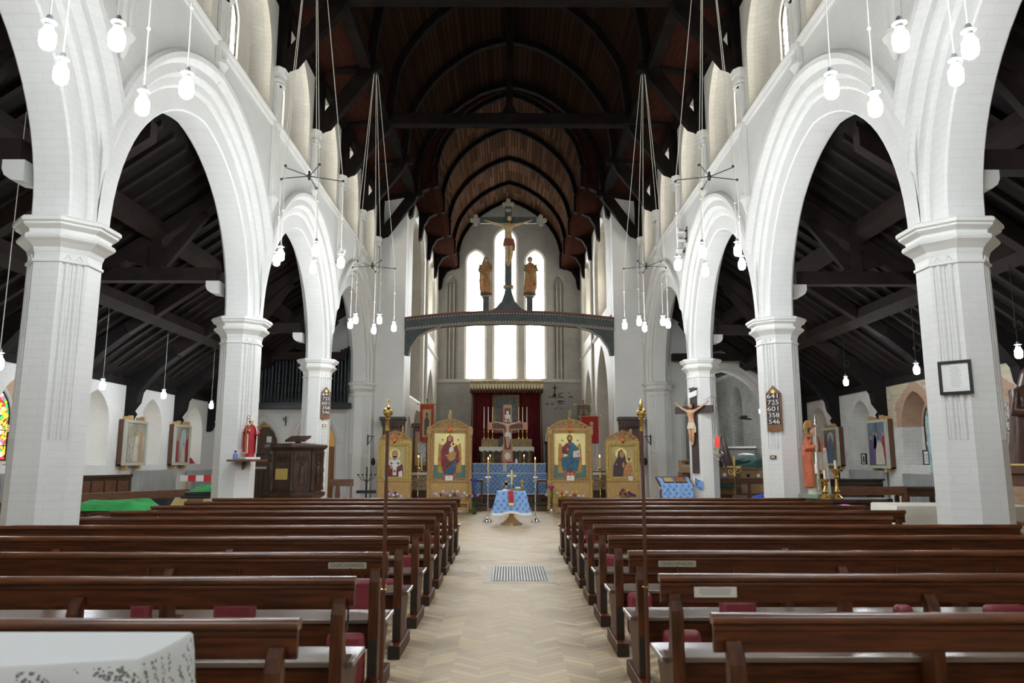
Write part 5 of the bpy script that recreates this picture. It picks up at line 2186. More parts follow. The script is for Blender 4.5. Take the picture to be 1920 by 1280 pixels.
t = thing('table_cross', 'ornate gilt cross on a foot standing on the blue centre table', 'cross', (.06, 18.5, .798))
mb = MB()
mb.lathe([(.07, 0), (.07, .015), (.03, .03), (.018, .07), (.025, .09), (.014, .11), (.012, .16)], n=14)
mb.build('foot', OLDGOLD, t, smooth=50)
mb = MB()
mb.cbox((0, 0, .30), (.028, .014, .32))
mb.cbox((0, 0, .36), (.17, .014, .028))
for px, pz in ((-.09, .36), (.09, .36), (0, .47)):
    for dx, dz in ((0, 0), (.018, .0), (-.018, 0), (0, .018), (0, -.018)):
        mb.sph((px + dx, 0, pz + dz), (.014, .009, .014), 7, 5)
mb.torus((0, 0, .36), .05, .006, 'y')
mb.build('cross', GOLD, t, smooth=50)
t = thing('folded_linen', 'crumpled white linen on the blue centre table', 'cloth', (-.1, 18.38, .800))
mb = MB()
mb.grid(lambda u, v: (-.1 + .2 * u, -.07 + .14 * v, .005 + .05 * abs(math.sin(u * 7 + v * 4)) * math.sin(math.pi * u) * math.sin(math.pi * v)), 10, 8)
mb.build('cloth', LINEN, t, smooth=60)
t = thing('censer_dish', 'low gilt dish with white pieces on the blue centre table', 'dish', (.21, 18.36, .800))
mb = MB()
mb.lathe([(.04, 0), (.05, .01), (.02, .03), (.09, .05), (.10, .07), (.08, .06)], n=16)
mb.build('dish', GOLD, t, smooth=50)
mb = MB()
mb.sph((0, 0, .075), (.07, .05, .02), 10, 6)
mb.build('cloth', LINEN, t)
t = thing('chalice', 'small silver-gilt chalice lamp at the end of the blue centre table', 'chalice', (.31, 18.5, .798))
mb = MB()
mb.lathe([(.05, 0), (.045, .012), (.012, .03), (.01, .10), (.02, .12), (.012, .135), (.045, .17), (.05, .22), (.045, .225)], n=16)
mb.build('cup', BRASS, t, smooth=50)
mb = MB()
mb.cyl((0, 0, .20), (0, 0, .26), .014)
mb.build('candle', WAX, t)


def flame(parent, z, r=.012, x=0.0, y=0.0):
    mb = MB()
    mb.lathe([(.001, 0), (r, r * 1.2), (r * .8, r * 2.4), (.001, r * 4.5)], (x, y, z), 8)
    return mb.build('flame', FLAME, parent, smooth=70)


for x, lab in ((-.54, 'beaded silver candlestick with a lit yellow candle, pulpit side of the blue table'), (.66, 'beaded silver candlestick with a lit yellow candle, other side of the blue table')):
    t = thing('standing_candlestick', lab, 'candlestick', (x, 19.3, 0), group='beaded silver candlesticks')
    mb = MB()
    for k in range(3):
        a = R(90 + 120 * k)
        mb.sph((math.cos(a) * .10, math.sin(a) * .10, .02), (.04, .03, .02), 8, 5)
    mb.lathe([(.11, .01), (.10, .04), (.05, .08), (.025, .12), (.02, .14)], n=14)
    mb.build('foot', SILVER, t, smooth=50)
    mb = MB()
    z = .15
    while z < .98:
        mb.sph((0, 0, z), (.018, .018, .024), 10, 6)
        z += .05
    mb.cyl((0, 0, .13), (0, 0, 1.2), .009)
    mb.build('beaded_stem', SILVER, t, smooth=50)
    mb = MB()
    mb.lathe([(.012, .98), (.05, 1.0), (.055, 1.02), (.03, 1.05), (.04, 1.07), (.085, 1.09), (.09, 1.11), (.02, 1.12), (.02, 1.26)], n=16)
    mb.build('drip_pan', SILVER, t, smooth=50)
    mb = MB()
    mb.cyl((0, 0, 1.24), (0, 0, 1.55), .017)
    mb.build('candle', AMBER, t)
    flame(t, 1.555, .013)
for x, lab in ((-2.68, 'tall brass candle stand with a lit candle between the two pulpit-side icons'), (2.67, 'tall brass candle stand with a lit candle between the two crucifix-side icons')):
    t = thing('standing_candlestick', lab, 'candlestick', (x, 22.3, 0), group='tall brass candle stands')
    mb = MB()
    mb.lathe([(.14, 0), (.14, .03), (.08, .05), (.03, .09), (.014, .13)], n=14)
    mb.build('foot', BRASS, t, smooth=50)
    mb = MB()
    mb.lathe([(.014, .12), (.012, .5), (.03, .52), (.012, .55), (.012, .95), (.035, .98), (.012, 1.02), (.012, 1.25), (.05, 1.28), (.06, 1.31), (.02, 1.33)], n=12)
    mb.build('stem', BRASS, t, smooth=50)
    mb = MB()
    mb.cyl((0, 0, 1.32), (0, 0, 1.62), .018)
    mb.build('candle', AMBER, t)
    flame(t, 1.625, .016)

# ================================================================== ROOD
t = thing('rood_beam', 'arched painted beam spanning the chancel mouth under the rood figures', 'beam', (0, 24.78, 0))


def beamz(x):
    return 6.52 - .24 * (x / CW) ** 2


def curvebar(x0, x1, dz0, dz1, y0, y1, n=40):
    m = MB()
    rows = []
    for (y, dz) in ((y0, dz0), (y1, dz0), (y1, dz1), (y0, dz1), (y0, dz0)):
        rows.append([(x0 + (x1 - x0) * i / n, y, beamz(x0 + (x1 - x0) * i / n) + dz) for i in range(n + 1)])
    m.bridge(rows, close=False)
    return m


XB = CW - .002
curvebar(-XB, XB, -.40, -.06, -.12, .12).build('beam_body', ROODW, t)
curvebar(-XB, XB, -.06, 0.0, -.17, .17).build('top_moulding', mat('rood_red_moulding', (.16, .05, .04), .55), t)
curvebar(-XB, XB, -.46, -.40, -.15, .15).build('lower_moulding', mat('rood_grey_moulding', (.20, .18, .15), .6), t)
mb = MB()
for i in range(70):
    x = -XB + .05 + (2 * XB - .1) * (i + .5) / 70
    z = beamz(x)
    mb.sph((x, -.135, z - .10), (.034, .02, .026), 7, 5)
    mb.sph((x + .025, -.15, z - .385), (.034, .02, .026), 7, 5)
mb.build('carved_cresting', mat('rood_pale_carving', (.36, .33, .27), .6), t)
for sg in (-1, 1):
    mb = MB()
    pts = [(sg * a, b) for a, b in ((3.50, 5.0), (3.36, 5.0), (3.30, 5.25), (3.05, 5.62), (2.7, 5.83), (2.3, 5.95), (2.3, 6.02), (3.50, 5.84))]
    mb.prism(pts, -.10, .10, 'y')
    b = mb.build('bracket', ROODW, t)
    mb = MB()
    mb.tube([(sg * a, -.10, b2) for a, b2 in ((3.36, 5.0), (3.30, 5.25), (3.05, 5.62), (2.7, 5.83), (2.3, 5.95))], .03, 5)
    mb.build('bracket_edge', mat('rood_pale_carving', ()), b)
    mb = MB()
    mb.box(*sorted((sg * 3.16, sg * 3.519)), -.16, .12, 4.72, 5.0)
    trim(mb, label='white corbel under the end of the rood beam')

t = thing('rood_cross', 'tall painted rood cross with trefoil ends and a carved figure', 'crucifix', (-.04, 24.78, 0))
mb = MB()
mb.prism([(-.58, 6.525), (-.40, 6.63), (-.22, 6.85), (-.13, 7.12), (-.10, 7.3), (.10, 7.3), (.13, 7.12), (.22, 6.85), (.40, 6.63), (.58, 6.525)], -.10, .10, 'y')
mb.build('flared_foot', ROODW, t)
mb = MB()
mb.box(-.17, .17, -.13, .13, 7.3, 7.40)
mb.build('foot_capital', OLDGOLD, t, bevel=.015)
mb = MB()
mb.box(-.115, .115, -.06, .06, 7.4, 10.2)
mb.build('upright', ROODW, t)
mb = MB()
mb.box(-.98, .98, -.055, .055, 9.60, 9.82)
mb.build('crossbeam', ROODW, t)
for cx, cz, nm in ((-1.12, 9.71, 'trefoil_end'), (1.12, 9.71, 'trefoil_end'), (0, 10.28, 'trefoil_end')):
    mb = MB()
    for dx, dz in ((0, 0), (.13, .0), (-.13, 0), (0, .13), (0, -.13)):
        mb.lathe([(.085, -.05), (.085, .05)], n=14) if False else mb.sph((cx + dx, 0, cz + dz), (.085, .05, .085), 12, 8)
        mb.torus((cx + dx, -.04, cz + dz), .07, .014, 'y', 14, 5)
    mb.build(nm, mat('rood_grey_gilt', (.30, .28, .22), .55), t, smooth=50)
mb = MB()
mb.box(-.09, .09, -.075, -.06, 10.0, 10.1)
mb.build('title_plate', mat('rood_grey_gilt', ()), t)
corpus(t, 1.86, DEADGOLD, mat('rood_red_cloth', (.24, .075, .045), .55, var=.3, vscale=9), (0, -.06, 8.02), arm_rise=.05, halo=None)


def robed(name, label, cat, loc, H, robe, mantle, skin=SKIN, pose='clasp', veil=None, hair=HAIR, pedestal=None, lean=0.0):
    """standing robed statue, H tall, facing -y"""
    t = thing(name, label, cat, loc)
    z0 = 0.0
    if pedestal:
        mb = MB()
        mb.lathe([(.17 * H, 0), (.17 * H, .03 * H), (.14 * H, .06 * H)], n=8, ph=.5)
        mb.build('plinth', pedestal, t)
        z0 = .06 * H
    h = H - z0
    L = lambda z: lean * h * math.sin(math.pi * z)
    mb = MB()
    mb.loft([(z0, .150 * h, .125 * h, L(0), 0, .06), (z0 + .05 * h, .150 * h, .12 * h, L(.05), 0, .08), (z0 + .25 * h, .135 * h, .11 * h, L(.25), 0, .09), (z0 + .45 * h, .128 * h, .105 * h, L(.45), 0, .06), (z0 + .60 * h, .118 * h, .092 * h, L(.6), 0, .03),
             (z0 + .74 * h, .125 * h, .080 * h, L(.74), 0, .01), (z0 + .80 * h, .105 * h, .065 * h, L(.8), 0, 0), (z0 + .84 * h, .045 * h, .04 * h, L(.84), 0, 0)], 32, k=10)
    mb.build('robe', robe, t, smooth=75)
    mb = MB()
    mb.loft([(z0 + .10 * h, .165 * h, .10 * h, L(.1), .05 * h, .08), (z0 + .35 * h, .160 * h, .10 * h, L(.35), .045 * h, .07), (z0 + .55 * h, .150 * h, .095 * h, L(.55), .035 * h, .04), (z0 + .74 * h, .142 * h, .085 * h, L(.74), .025 * h, .02), (z0 + .82 * h, .09 * h, .06 * h, L(.82), .015 * h, 0)], 28, k=9)
    for s in (-1, 1):
        mb.tube([(s * .13 * h + L(.78), .0, z0 + .775 * h), (s * .16 * h + L(.62), -.03 * h, z0 + .62 * h), (s * .09 * h + L(.6), -.115 * h, z0 + .61 * h)], [.042 * h, .045 * h, .036 * h], 10)
    mb.tube([(-.15 * h + L(.5), -.06 * h, z0 + .58 * h), (0 + L(.4), -.125 * h, z0 + .44 * h), (.13 * h + L(.3), -.10 * h, z0 + .22 * h)], [.03 * h, .04 * h, .03 * h], 8)
    mb.build('mantle', mantle, t, smooth=75)
    mb = MB()
    for s in (-1, 1):
        hand(mb, (s * .045 * h + L(.63), -.135 * h, z0 + .63 * h), (-s * .4, -.3, .8), .018 * h)
    mb.build('hands', skin, t, smooth=70)
    head_on(t, (L(.9), -.015 * h, z0 + .915 * h), .080 * h, skin, hair, veil=veil)
    return t


for x, lab, pose, ln in ((-.79, 'gilded wooden rood statue with bowed veiled head on a post, pulpit side', 'c', -.03), (.69, 'gilded wooden rood statue in a copper robe on a post, crucifix side', 'c', .04)):
    z = beamz(x)
    t = thing('statue_post', 'short dark post on the rood beam under the %s statue' % ('veiled' if x < 0 else 'copper-robed'), 'post', (x, 24.78, z))
    mb = MB()
    mb.box(-.10, .10, -.10, .10, 0, .48)
    mb.build('post', ROODW, t)
    mb = MB()
    mb.box(-.15, .15, -.14, .14, .48, .56)
    mb.build('cap', OLDGOLD, t, bevel=.02)
    robed('rood_statue', lab, 'statue', (x, 24.78, z + .56), 1.34, COPPER, OLDGOLD, mat('rood_face', (.36, .27, .15), .5), veil=OLDGOLD if x < 0 else None, hair=mat('rood_hair', (.16, .10, .05), .5), pedestal=ROODW, lean=ln)

# ================================================================== FRONT ALTAR
t = thing('altar', 'long altar under the blue damask frontal', 'altar', (-.0, 25.9, .36))
mb = MB()
mb.box(-1.2, 1.2, -.36, .36, 0, 1.06)
mb.build('altar_block', BROWN, t)
mb = MB()
n = 60
xs = [-1.23 + 2.46 * i / n for i in range(n + 1)]
fold = lambda x, a: a * math.sin(x * 19 + 1.2 * math.sin(x * 5))
mb.bridge([[(x, .38, 1.085) for x in xs], [(x, -.385, 1.085) for x in xs], [(x, -.395 + fold(x, .004), .9) for x in xs], [(x, -.40 + fold(x, .010), .5) for x in xs], [(x, -.41 + fold(x, .014), .06) for x in xs]], close=False)
for sx in (-1.235, 1.235):
    mb.add([(sx, -.385, 1.085), (sx, .38, 1.085), (sx * 1.008, .39, .06), (sx * 1.008, -.40, .06)], [(0, 1, 2, 3)])
fc_ = mb.build('frontal', DAMASK, t, smooth=60)
mb = MB()
mb.box(-1.24, 1.24, -.412, -.405, .74, .765)
mb.box(-1.24, 1.24, -.402, -.39, 1.06, 1.088)
mb.box(-1.24, 1.24, -.428, -.41, .05, .085)
mb.build('white_braid', LINEN, fc_)
t = thing('altar_step', 'dark wooden platform below the blue altar', 'step', (0, 25.25, .0))
mb = MB()
mb.box(-1.9, 1.9, -.20, .12, 0.0, .36)
mb.build('riser', BROWN, t)
mb = MB()
for i in range(13):
    mb.box(-1.86 + i * .29, -1.64 + i * .29, -.212, -.20, .06, .30)
mb.build('panels', DARKOAK, t)
for x, lab in ((-1.10, 'plain brown wooden credence stand, pulpit side of the blue altar'), (1.12, 'plain brown wooden credence stand, crucifix side of the blue altar')):
    t = thing('credence_stand', lab, 'stand', (x, 24.3, 0), group='credence stands')
    mb = MB()
    mb.box(-.26, .26, -.18, .18, .86, .93)
    mb.build('top', BROWN, t, bevel=.006)
    for sx in (-.22, .22):
        for sy in (-.14, .14):
            mb = MB()
            mb.box(sx - .025, sx + .025, sy - .025, sy + .025, 0, .86)
            mb.build('leg', BROWN, t)
    mb = MB()
    mb.box(-.22, .22, -.15, -.13, .18, .24)
    mb.box(-.22, .22, .13, .15, .18, .24)
    mb.build('stretcher', BROWN, t)
t = thing('kneeler_bench', 'low green padded kneeler on the floor by the pulpit-side icon stand', 'kneeler', (-.98, 23.6, 0))
mb = MB()
mb.box(-.3, .32, -.12, .12, 0, .14)
mb.build('base', BROWN, t)
mb = MB()
mb.box(-.3, .32, -.13, .13, .14, .21)
mb.build('pad', DGREEN, t, bevel=.02)
t = thing('kneeler_bench', 'low green padded kneeler on the floor by the crucifix-side icon stand', 'kneeler', (1.0, 23.6, 0))
mb = MB()
mb.box(-.32, .3, -.12, .12, 0, .14)
mb.build('base', BROWN, t)
mb = MB()
mb.box(-.32, .3, -.13, .13, .14, .21)
mb.build('pad', DGREEN, t, bevel=.02)

ATZ = .36 + 1.09
# painted cross standing on the altar
t = thing('altar_crucifix', 'tall rose-coloured painted cross with a pale haloed figure on the blue altar', 'crucifix', (-.06, 25.75, ATZ))
mb = MB()
mb.box(-.23, .23, -.10, .10, 0, .05)
mb.build('foot_board', RED, t, bevel=.01)
mb = MB()
mb.box(-.17, .17, -.055, .055, .05, .42)
mb.build('lower_block', ROSE, t)
mb = MB()
mb.box(-.145, .145, -.02, .02, .42, 1.98)
mb.box(-.69, -.145, -.02, .02, 1.13, 1.38)
mb.box(.145, .69, -.02, .02, 1.13, 1.38)
mb.build('cross', ROSE, t)
mb = MB()
mb.box(-.105, .105, -.025, -.02, .46, 1.40)
mb.box(-.52, -.105, -.025, -.02, 1.165, 1.345)
mb.box(.105, .52, -.025, -.02, 1.165, 1.345)
mb.box(-.105, .105, -.025, -.02, 1.46, 1.86)
mb.build('dark_field', mat('cross_umber', (.12, .045, .035), .5), t)
mb = MB()
flat(mb, [(-.10, 1.62), (.0, 1.68), (.10, 1.62), (.08, 1.50), (-.08, 1.50)], -.026)
flat(mb, ell(0, 1.72, .05, .06), -.026)
mb.build('scroll', LINEN, t)
cp = corpus(t, 1.02, mat('pale_corpus', (.68, .46, .34), .45), LINEN, (0, -.02, .50), arm_rise=.05, halo=mat('halo_gold', (.75, .70, .50), .4))
mb = MB()
flat(mb, ell(0, .24, .10, .12), -.056)
mb.build('skull_roundel', LINEN, t)
for s in (-1, 1):
    mb = MB()
    mb.cyl((s * .16, -.06, .42), (s * .16, -.06, .62), .016)
    mb.build('side_finial', BRASS, t)
t = thing('small_linen', 'white linen tab hanging over the altar front below the cross', 'cloth', (-.15, 25.478, 1.17))
mb = MB()
mb.grid(lambda u, v: (-.06 + .12 * u, .006 * math.sin(u * 6), .30 * v), 5, 4)
mb.build('cloth', CREAM, t, smooth=60)
t = thing('small_linen', 'short white linen panel with a cross on the altar front behind the gilt cross', 'cloth', (-.10, 25.474, .62))
mb = MB()
mb.box(-.05, .05, 0, .006, 0, .26)
mb.box(-.14, .14, 0, .006, .10, .18)
mb.build('cloth', CREAM, t)
for u, v, lab in ((919, 853, 'small lit red candle on the blue altar, pulpit side'), (982.5, 853, 'small lit candle on the blue altar, other side of the cross')):
    p = at(u, v, 25.8)
    t = thing('altar_candle', lab, 'candle', (p.x, 25.8, ATZ))
    mb = MB()
    mb.lathe([(.06, 0), (.05, .02), (.012, .04), (.012, .12), (.04, .14), (.03, .15)], n=12)
    mb.build('holder', BRASS, t, smooth=50)
    mb = MB()
    mb.cyl((0, 0, .14), (0, 0, .22), .02)
    mb.build('candle', AMBER, t)
    flame(t, .222, .014)
t = thing('altar_cup', 'little white cup on the blue altar beside the cross', 'cup', (.24, 25.7, ATZ))
mb = MB()
mb.lathe([(.04, 0), (.05, .06), (.03, .10), (.035, .14)], n=12)
mb.build('bowl', WHITEP, t, smooth=50)

# ================================================================== HIGH ALTAR
HZ = 1.0
t = thing('dossal_curtain', 'maroon pleated curtain hanging behind the high altar', 'curtain', (-.13, 36.2, 0))
mb = MB()
n = 170
xs = [-1.62 + 3.24 * i / n for i in range(n + 1)]
pl = lambda i, a: a * math.sin(i * 1.05) + a * .5 * math.sin(i * .37)
mb.bridge([[(x, pl(i, .02), 5.1) for i, x in enumerate(xs)], [(x * 1.0, pl(i, .03), 3.5) for i, x in enumerate(xs)], [(x * 1.03, pl(i, .035), 1.02) for i, x in enumerate(xs)]], close=False)
mb.build('curtain', MAROON, t, smooth=80)
for sg in (-1, 1):
    mb = MB()
    mb.bridge([[(sg * (1.64 + .006 * math.sin(i)), -.0 - .06 * i, 5.05) for i in range(14)], [(sg * (1.72 + .03 * math.sin(i * 1.4)), -.02 - .06 * i, 1.02) for i in range(14)]], close=False)
    mb.build('side_curtain', MAROON, t, smooth=80)
t = thing('altar_canopy', 'carved cream canopy with pointed tassels above the maroon curtain', 'canopy', (-.13, 36.0, 0))
mb = MB()
mb.box(-1.72, 1.72, -.62, .38, 5.16, 5.30)
mb.build('cornice', OLDGOLD, t, bevel=.02)
mb = MB()
for i in range(24):
    x = -1.70 + 3.4 * i / 24
    w = 3.4 / 24
    mb.prism([(x + .01, 5.16), (x + .01, 4.98), (x + w / 2, 4.86), (x + w - .01, 4.98), (x + w - .01, 5.16)], -.61, -.585, 'y')
va = mb.build('valance', mat('canopy_cream', (.55, .47, .30), .6), t)
mb = MB()
for i in range(25):
    x = -1.70 + 3.4 * i / 24
    mb.lathe([(.01, 4.70), (.045, 4.74), (.05, 4.82), (.03, 4.9), (.012, 4.98)], (x, -.60, 0), 8)
mb.build('tassels', mat('tassel_dark', (.07, .03, .02), .6), t)
for i in (-1, 1):
    mb = MB()
    mb.box(i * 1.72 - .03, i * 1.72 + .03, -.6, .35, 4.75, 5.16)
    mb.build('side_valance', mat('canopy_cream', ()), t)

t = thing('high_altar', 'high altar with white fair linen and dark carved front', 'altar', (-.13, 35.5, HZ))
mb = MB()
mb.box(-1.2, 1.2, -.35, .45, 0, 1.15)
mb.build('altar_block', DARKOAK, t)
mb = MB()
for i in range(6):
    x = -1.05 + i * .42
    mb.lathe([(.06, .1), (.10, .2), (.05, .4), (.09, .6), (.05, .8), (.07, .95)], (x, -.37, 0), 10)
    mb.prism([(x + .05, .98), (x + .21, 1.08), (x + .37, .98), (x + .33, .96), (x + .21, 1.03), (x + .09, .96)], -.38, -.35, 'y') if i < 5 else None
mb.build('carved_front', OLDGOLD, t, smooth=50)
mb = MB()
xs = [-1.28 + 2.56 * i / 40 for i in range(41)]
mb.bridge([[(x, .45, 1.18) for x in xs], [(x, -.40, 1.18) for x in xs], [(x, -.41, .98 + .03 * math.cos(i * 1.5)) for i, x in enumerate(xs)]], close=False)
for s in (-1.285, 1.285):
    mb.add([(s, -.40, 1.18), (s, .45, 1.18), (s * 1.015, .45, .62), (s * 1.015, -.38, .62)], [(0, 1, 2, 3)])
mb.build('altar_linen', LINEN, t)
mb = MB()
mb.box(-1.2, 1.2, .12, .45, 1.182, 1.56)
mb.build('gradine', OLDGOLD, t, bevel=.015)
t = thing('tabernacle_veil', 'small black veiled box at the middle of the high altar ledge', 'box', (-.37, 35.52, HZ + 1.185))
mb = MB()
mb.prism([(-.13, 0), (.13, 0), (.12, .34), (.06, .46), (-.06, .46), (-.12, .34)], -.08, .08, 'y')
mb.build('veil', BLACK, t)
mb = MB()
mb.sph((0, 0, .48), .025)
mb.build('knob', BRASS, t)
for i, u in enumerate((907.5, 915.5, 923.5, 972.5, 980, 988)):
    p = at(u, 800, 35.8)
    lab = '%s tall white candle on the high altar ledge, counted from the pulpit side' % ORD[i]
    t = thing('altar_candlestick', lab, 'candlestick', (p.x, 35.78, HZ + 1.56), group='six high altar candlesticks')
    mb = MB()
    mb.lathe([(.085, 0), (.085, .02), (.04, .06), (.02, .12), (.03, .16), (.022, .22), (.05, .30), (.055, .36), (.03, .42), (.06, .46), (.062, .49), (.02, .50)], n=12)
    mb.build('stick', BRASS, t, smooth=50)
    mb = MB()
    mb.cyl((0, 0, .49), (0, 0, 1.52), .027, .024)
    mb.build('candle', WAX, t)
t = thing('altar_painting', 'dark grey-green painting in a heavy gilt scrolled frame above the high altar', 'painting', (-.17, 36.02, 0))
mb = MB()
mb.box(-.52, .52, 0, .04, 2.98, 4.56)
mb.build('canvas', GREYB, t)
mb = MB()
for a, b, c, d in ((-.66, -.50, 2.86, 4.68), (.50, .66, 2.86, 4.68), (-.5, .5, 2.86, 3.0), (-.5, .5, 4.54, 4.68)):
    mb.box(a, b, -.05, .04, c, d)
fr = mb.build('frame', OLDGOLD, t, bevel=.02)
mb = MB()
for i in range(64):
    f = i / 64 * 4
    k, q = int(f), f - int(f)
    x, z = ((-.58 + 1.16 * q, 2.9), (.6, 2.9 + 1.72 * q), (.58 - 1.16 * q, 4.64), (-.6, 4.62 - 1.72 * q))[k]
    mb.torus((x, -.06, z), .045, .018, 'y', 10, 5)
mb.build('scrollwork', OLDGOLD, fr)
mb = MB()
flat(mb, ell(-.2, 3.65, .10, .22), -.002)
flat(mb, ell(-.2, 3.92, .06, .08), -.002)
mb.build('painted_figure', mat('painting_red', (.25, .09, .08), .6), t)
t = thing('floor_candlestick', 'tall black candlestick with a white candle beside the maroon curtain', 'candlestick', (1.72, 35.0, HZ))
mb = MB()
mb.lathe([(.16, 0), (.14, .05), (.05, .1), (.035, 1.15), (.05, 1.3), (.11, 1.35), (.11, 1.4), (.03, 1.42)], n=12)
mb.build('stand', IRON, t, smooth=50)
mb = MB()
mb.cyl((0, 0, 1.4), (0, 0, 1.78), .03)
mb.build('candle', WAX, t)
t = thing('wall_cross', 'small dark cross with a knob on the east wall beside the canopy', 'cross', (2.22, YE - .03, 0))
mb = MB()
mb.box(-.02, .02, -.02, .028, 4.75, 5.2)
mb.box(-.10, .10, -.02, .028, 5.03, 5.07)
mb.build('cross', IRON, t)
mb = MB()
mb.sph((0, -.02, 4.68), (.07, .045, .07))
mb.build('knob', IRON, t)
# bare brick patch where the paint has flaked off
mb = MB()
for i in range(46):
    x = 2.22 + random.gauss(0, .27)
    z = random.choice((4.75, 4.6, 4.4, 4.25, 4.05, 3.4, 3.25, 3.05)) + random.uniform(-.05, .05)
    w = random.uniform(.05, .22)
    if abs(x + .0) + w < CW - .05:
        mb.box(x, x + w, YE - .008, YE - .0005, z, z + random.uniform(.02, .05))
tag(mb.build('flaked_paint', mat('bare_brick_dark', (.10, .055, .04), .8)), 'dark flaked paint patch on the east wall right of the canopy'.replace('right of', 'beside'), 'wall stain', kind='stuff')

# processional banners and flags in the chancel
def banner(label, x, y, ztop, zbot, w, clothm, frame=None, pic=None):
    t = thing('banner', label, 'banner', (x, y, 0))
    mb = MB()
    mb.cyl((0, .03, .36), (0, .03, ztop + .12), .018)
    mb.sph((0, .03, ztop + .15), .035)
    mb.build('pole', BROWN, t)
    mb = MB()
    mb.cyl((-w / 2 - .08, 0, ztop), (w / 2 + .08, 0, ztop), .014)
    mb.sph((-w / 2 - .09, 0, ztop), .03)
    mb.sph((w / 2 + .09, 0, ztop), .03)
    mb.build('crossbar', BRASS, t)
    mb = MB()
    N = 16
    xs = [-w / 2 + w * i / N for i in range(N + 1)]
    mb.bridge([[(q, -.005, ztop) for q in xs], [(q, -.01 + .012 * math.sin(i * 1.1), (ztop + zbot) / 2) for i, q in enumerate(xs)], [(q, -.01 + .018 * math.sin(i * 1.1), zbot - (.0 if i % 8 else .0)) for i, q in enumerate(xs)]], close=False)
    c = mb.build('cloth', clothm, t, smooth=60)
    if frame:
        mb = MB()
        flat(mb, [(-w * .30, zbot + .14), (w * .30, zbot + .14), (w * .30, ztop - .2), (-w * .30, ztop - .2)], -.035)
        mb.build('embroidered_panel', frame, t)
        mb = MB()
        H = ztop - zbot
        flat(mb, [(-w * .16, zbot + .2), (w * .16, zbot + .2), (w * .17, zbot + .55 * H), (0, zbot + .68 * H), (-w * .17, zbot + .55 * H)], -.04)
        flat(mb, ell(0, zbot + .72 * H, w * .09, w * .11), -.04)
        mb.build('embroidered_figure', pic, t)
    return t


p = at(801, 757, 26.65)
banner('orange-red banner with a dark embroidered figure, behind the mother and child icon', p.x, 26.65, p.z, at(801, 800, 26.65).z - .5, .50, mat('banner_orange', (.42, .06, .02), .75), mat('banner_cream', (.52, .38, .22), .8), mat('banner_figure', (.12, .09, .08), .8))
p = at(1094, 758, 31.0)
banner('dull grey-brown banner with a small face, high in the chancel beside the red flag', p.x, 31.0, p.z, at(1094, 790, 31).z - .3, .56, mat('banner_grey', (.16, .13, .10), .8), mat('banner_tan', (.35, .24, .15), .8), mat('banner_figure', ()))
p = at(1106, 780, 27.6)
t = banner('red flag banner hanging by the seated blue-robed icon', p.x, 27.6, p.z, p.z - 1.0, .62, mat('flag_red', (.36, .012, .015), .75))
mb = MB()
flat(mb, ell(.05, p.z - .28, .07, .09), -.04)
flat(mb, [(-.03, p.z - .42), (.13, p.z - .42), (.10, p.z - .34), (0, p.z - .34)], -.04)
mb.build('embroidered_head', mat('banner_cream', ()), t)

# choir stalls and side furniture half hidden behind the icon stands
p = at(791, 830, 27.0)
t = thing('wooden_shrine', 'brown wooden niche with a pale leaded panel behind the mother and child icon', 'shrine', (-3.15, 27.0, .36))
mb = MB()
mb.box(-.32, .32, 0, .25, 0, 2.35)
mb.build('case', BROWN, t)
mb = MB()
mb.box(-.35, .36, -.05, .27, 2.35, 2.5)
mb.build('cornice', DARKOAK, t, bevel=.02)
mb = MB()
mb.box(-.22, .28, -.01, 0, 1.0, 2.2)
mb.build('surround', PINE, t)
mb = MB()
mb.box(-.12, .24, -.02, -.01, 1.1, 2.1)
mb.build('leaded_panel', mat('pale_panel', (.60, .60, .55), .3, var=.5, vscale=12), t)
for x, lab in ((-2.72, 'dark carved stall front with a lace-edged ledge behind the pulpit-side candle stand'), (2.75, 'dark carved stall front with a lace-edged ledge behind the crucifix-side candle stand')):
    t = thing('choir_stall', lab, 'stall', (x, 24.0, 0))
    mb = MB()
    mb.box(-.42, .42, -.15, .25, .0, 1.16)
    mb.build('desk_front', DARKOAK, t)
    mb = MB()
    mb.box(-.38, .38, -.17, -.15, .62, 1.06)
    mb.build('patterned_panel', mat('stall_pattern', (.40, .33, .26), .7, var=.85, vscale=18), t)
    mb = MB()
    mb.box(-.45, .45, -.20, .28, 1.16, 1.20)
    mb.build('top', DARKOAK, t)
    mb = MB()
    mb.box(-.44, .44, -.215, -.20, 1.08, 1.17)
    mb.build('lace_edge', LINEN, t)
for i, (x, lab) in enumerate(((-2.88, 'dark electric candle, outermost on the pulpit-side stall'), (-2.78, 'white candle on the pulpit-side stall ledge'), (2.52, 'white candle nearest the blue-robed icon on the stall ledge'), (2.86, 'white candle outermost on the crucifix-side stall ledge'))):
    t = thing('stall_candle', lab, 'candle', (x, 24.0, 1.2))
    mb = MB()
    mb.lathe([(.05, 0), (.05, .02), (.02, .04)], n=12)
    mb.build('dish', BRASS, t)
    mb = MB()
    mb.cyl((0, 0, .02), (0, 0, .55), .026)
    mb.build('candle', BLACK if i == 0 else WAX, t)


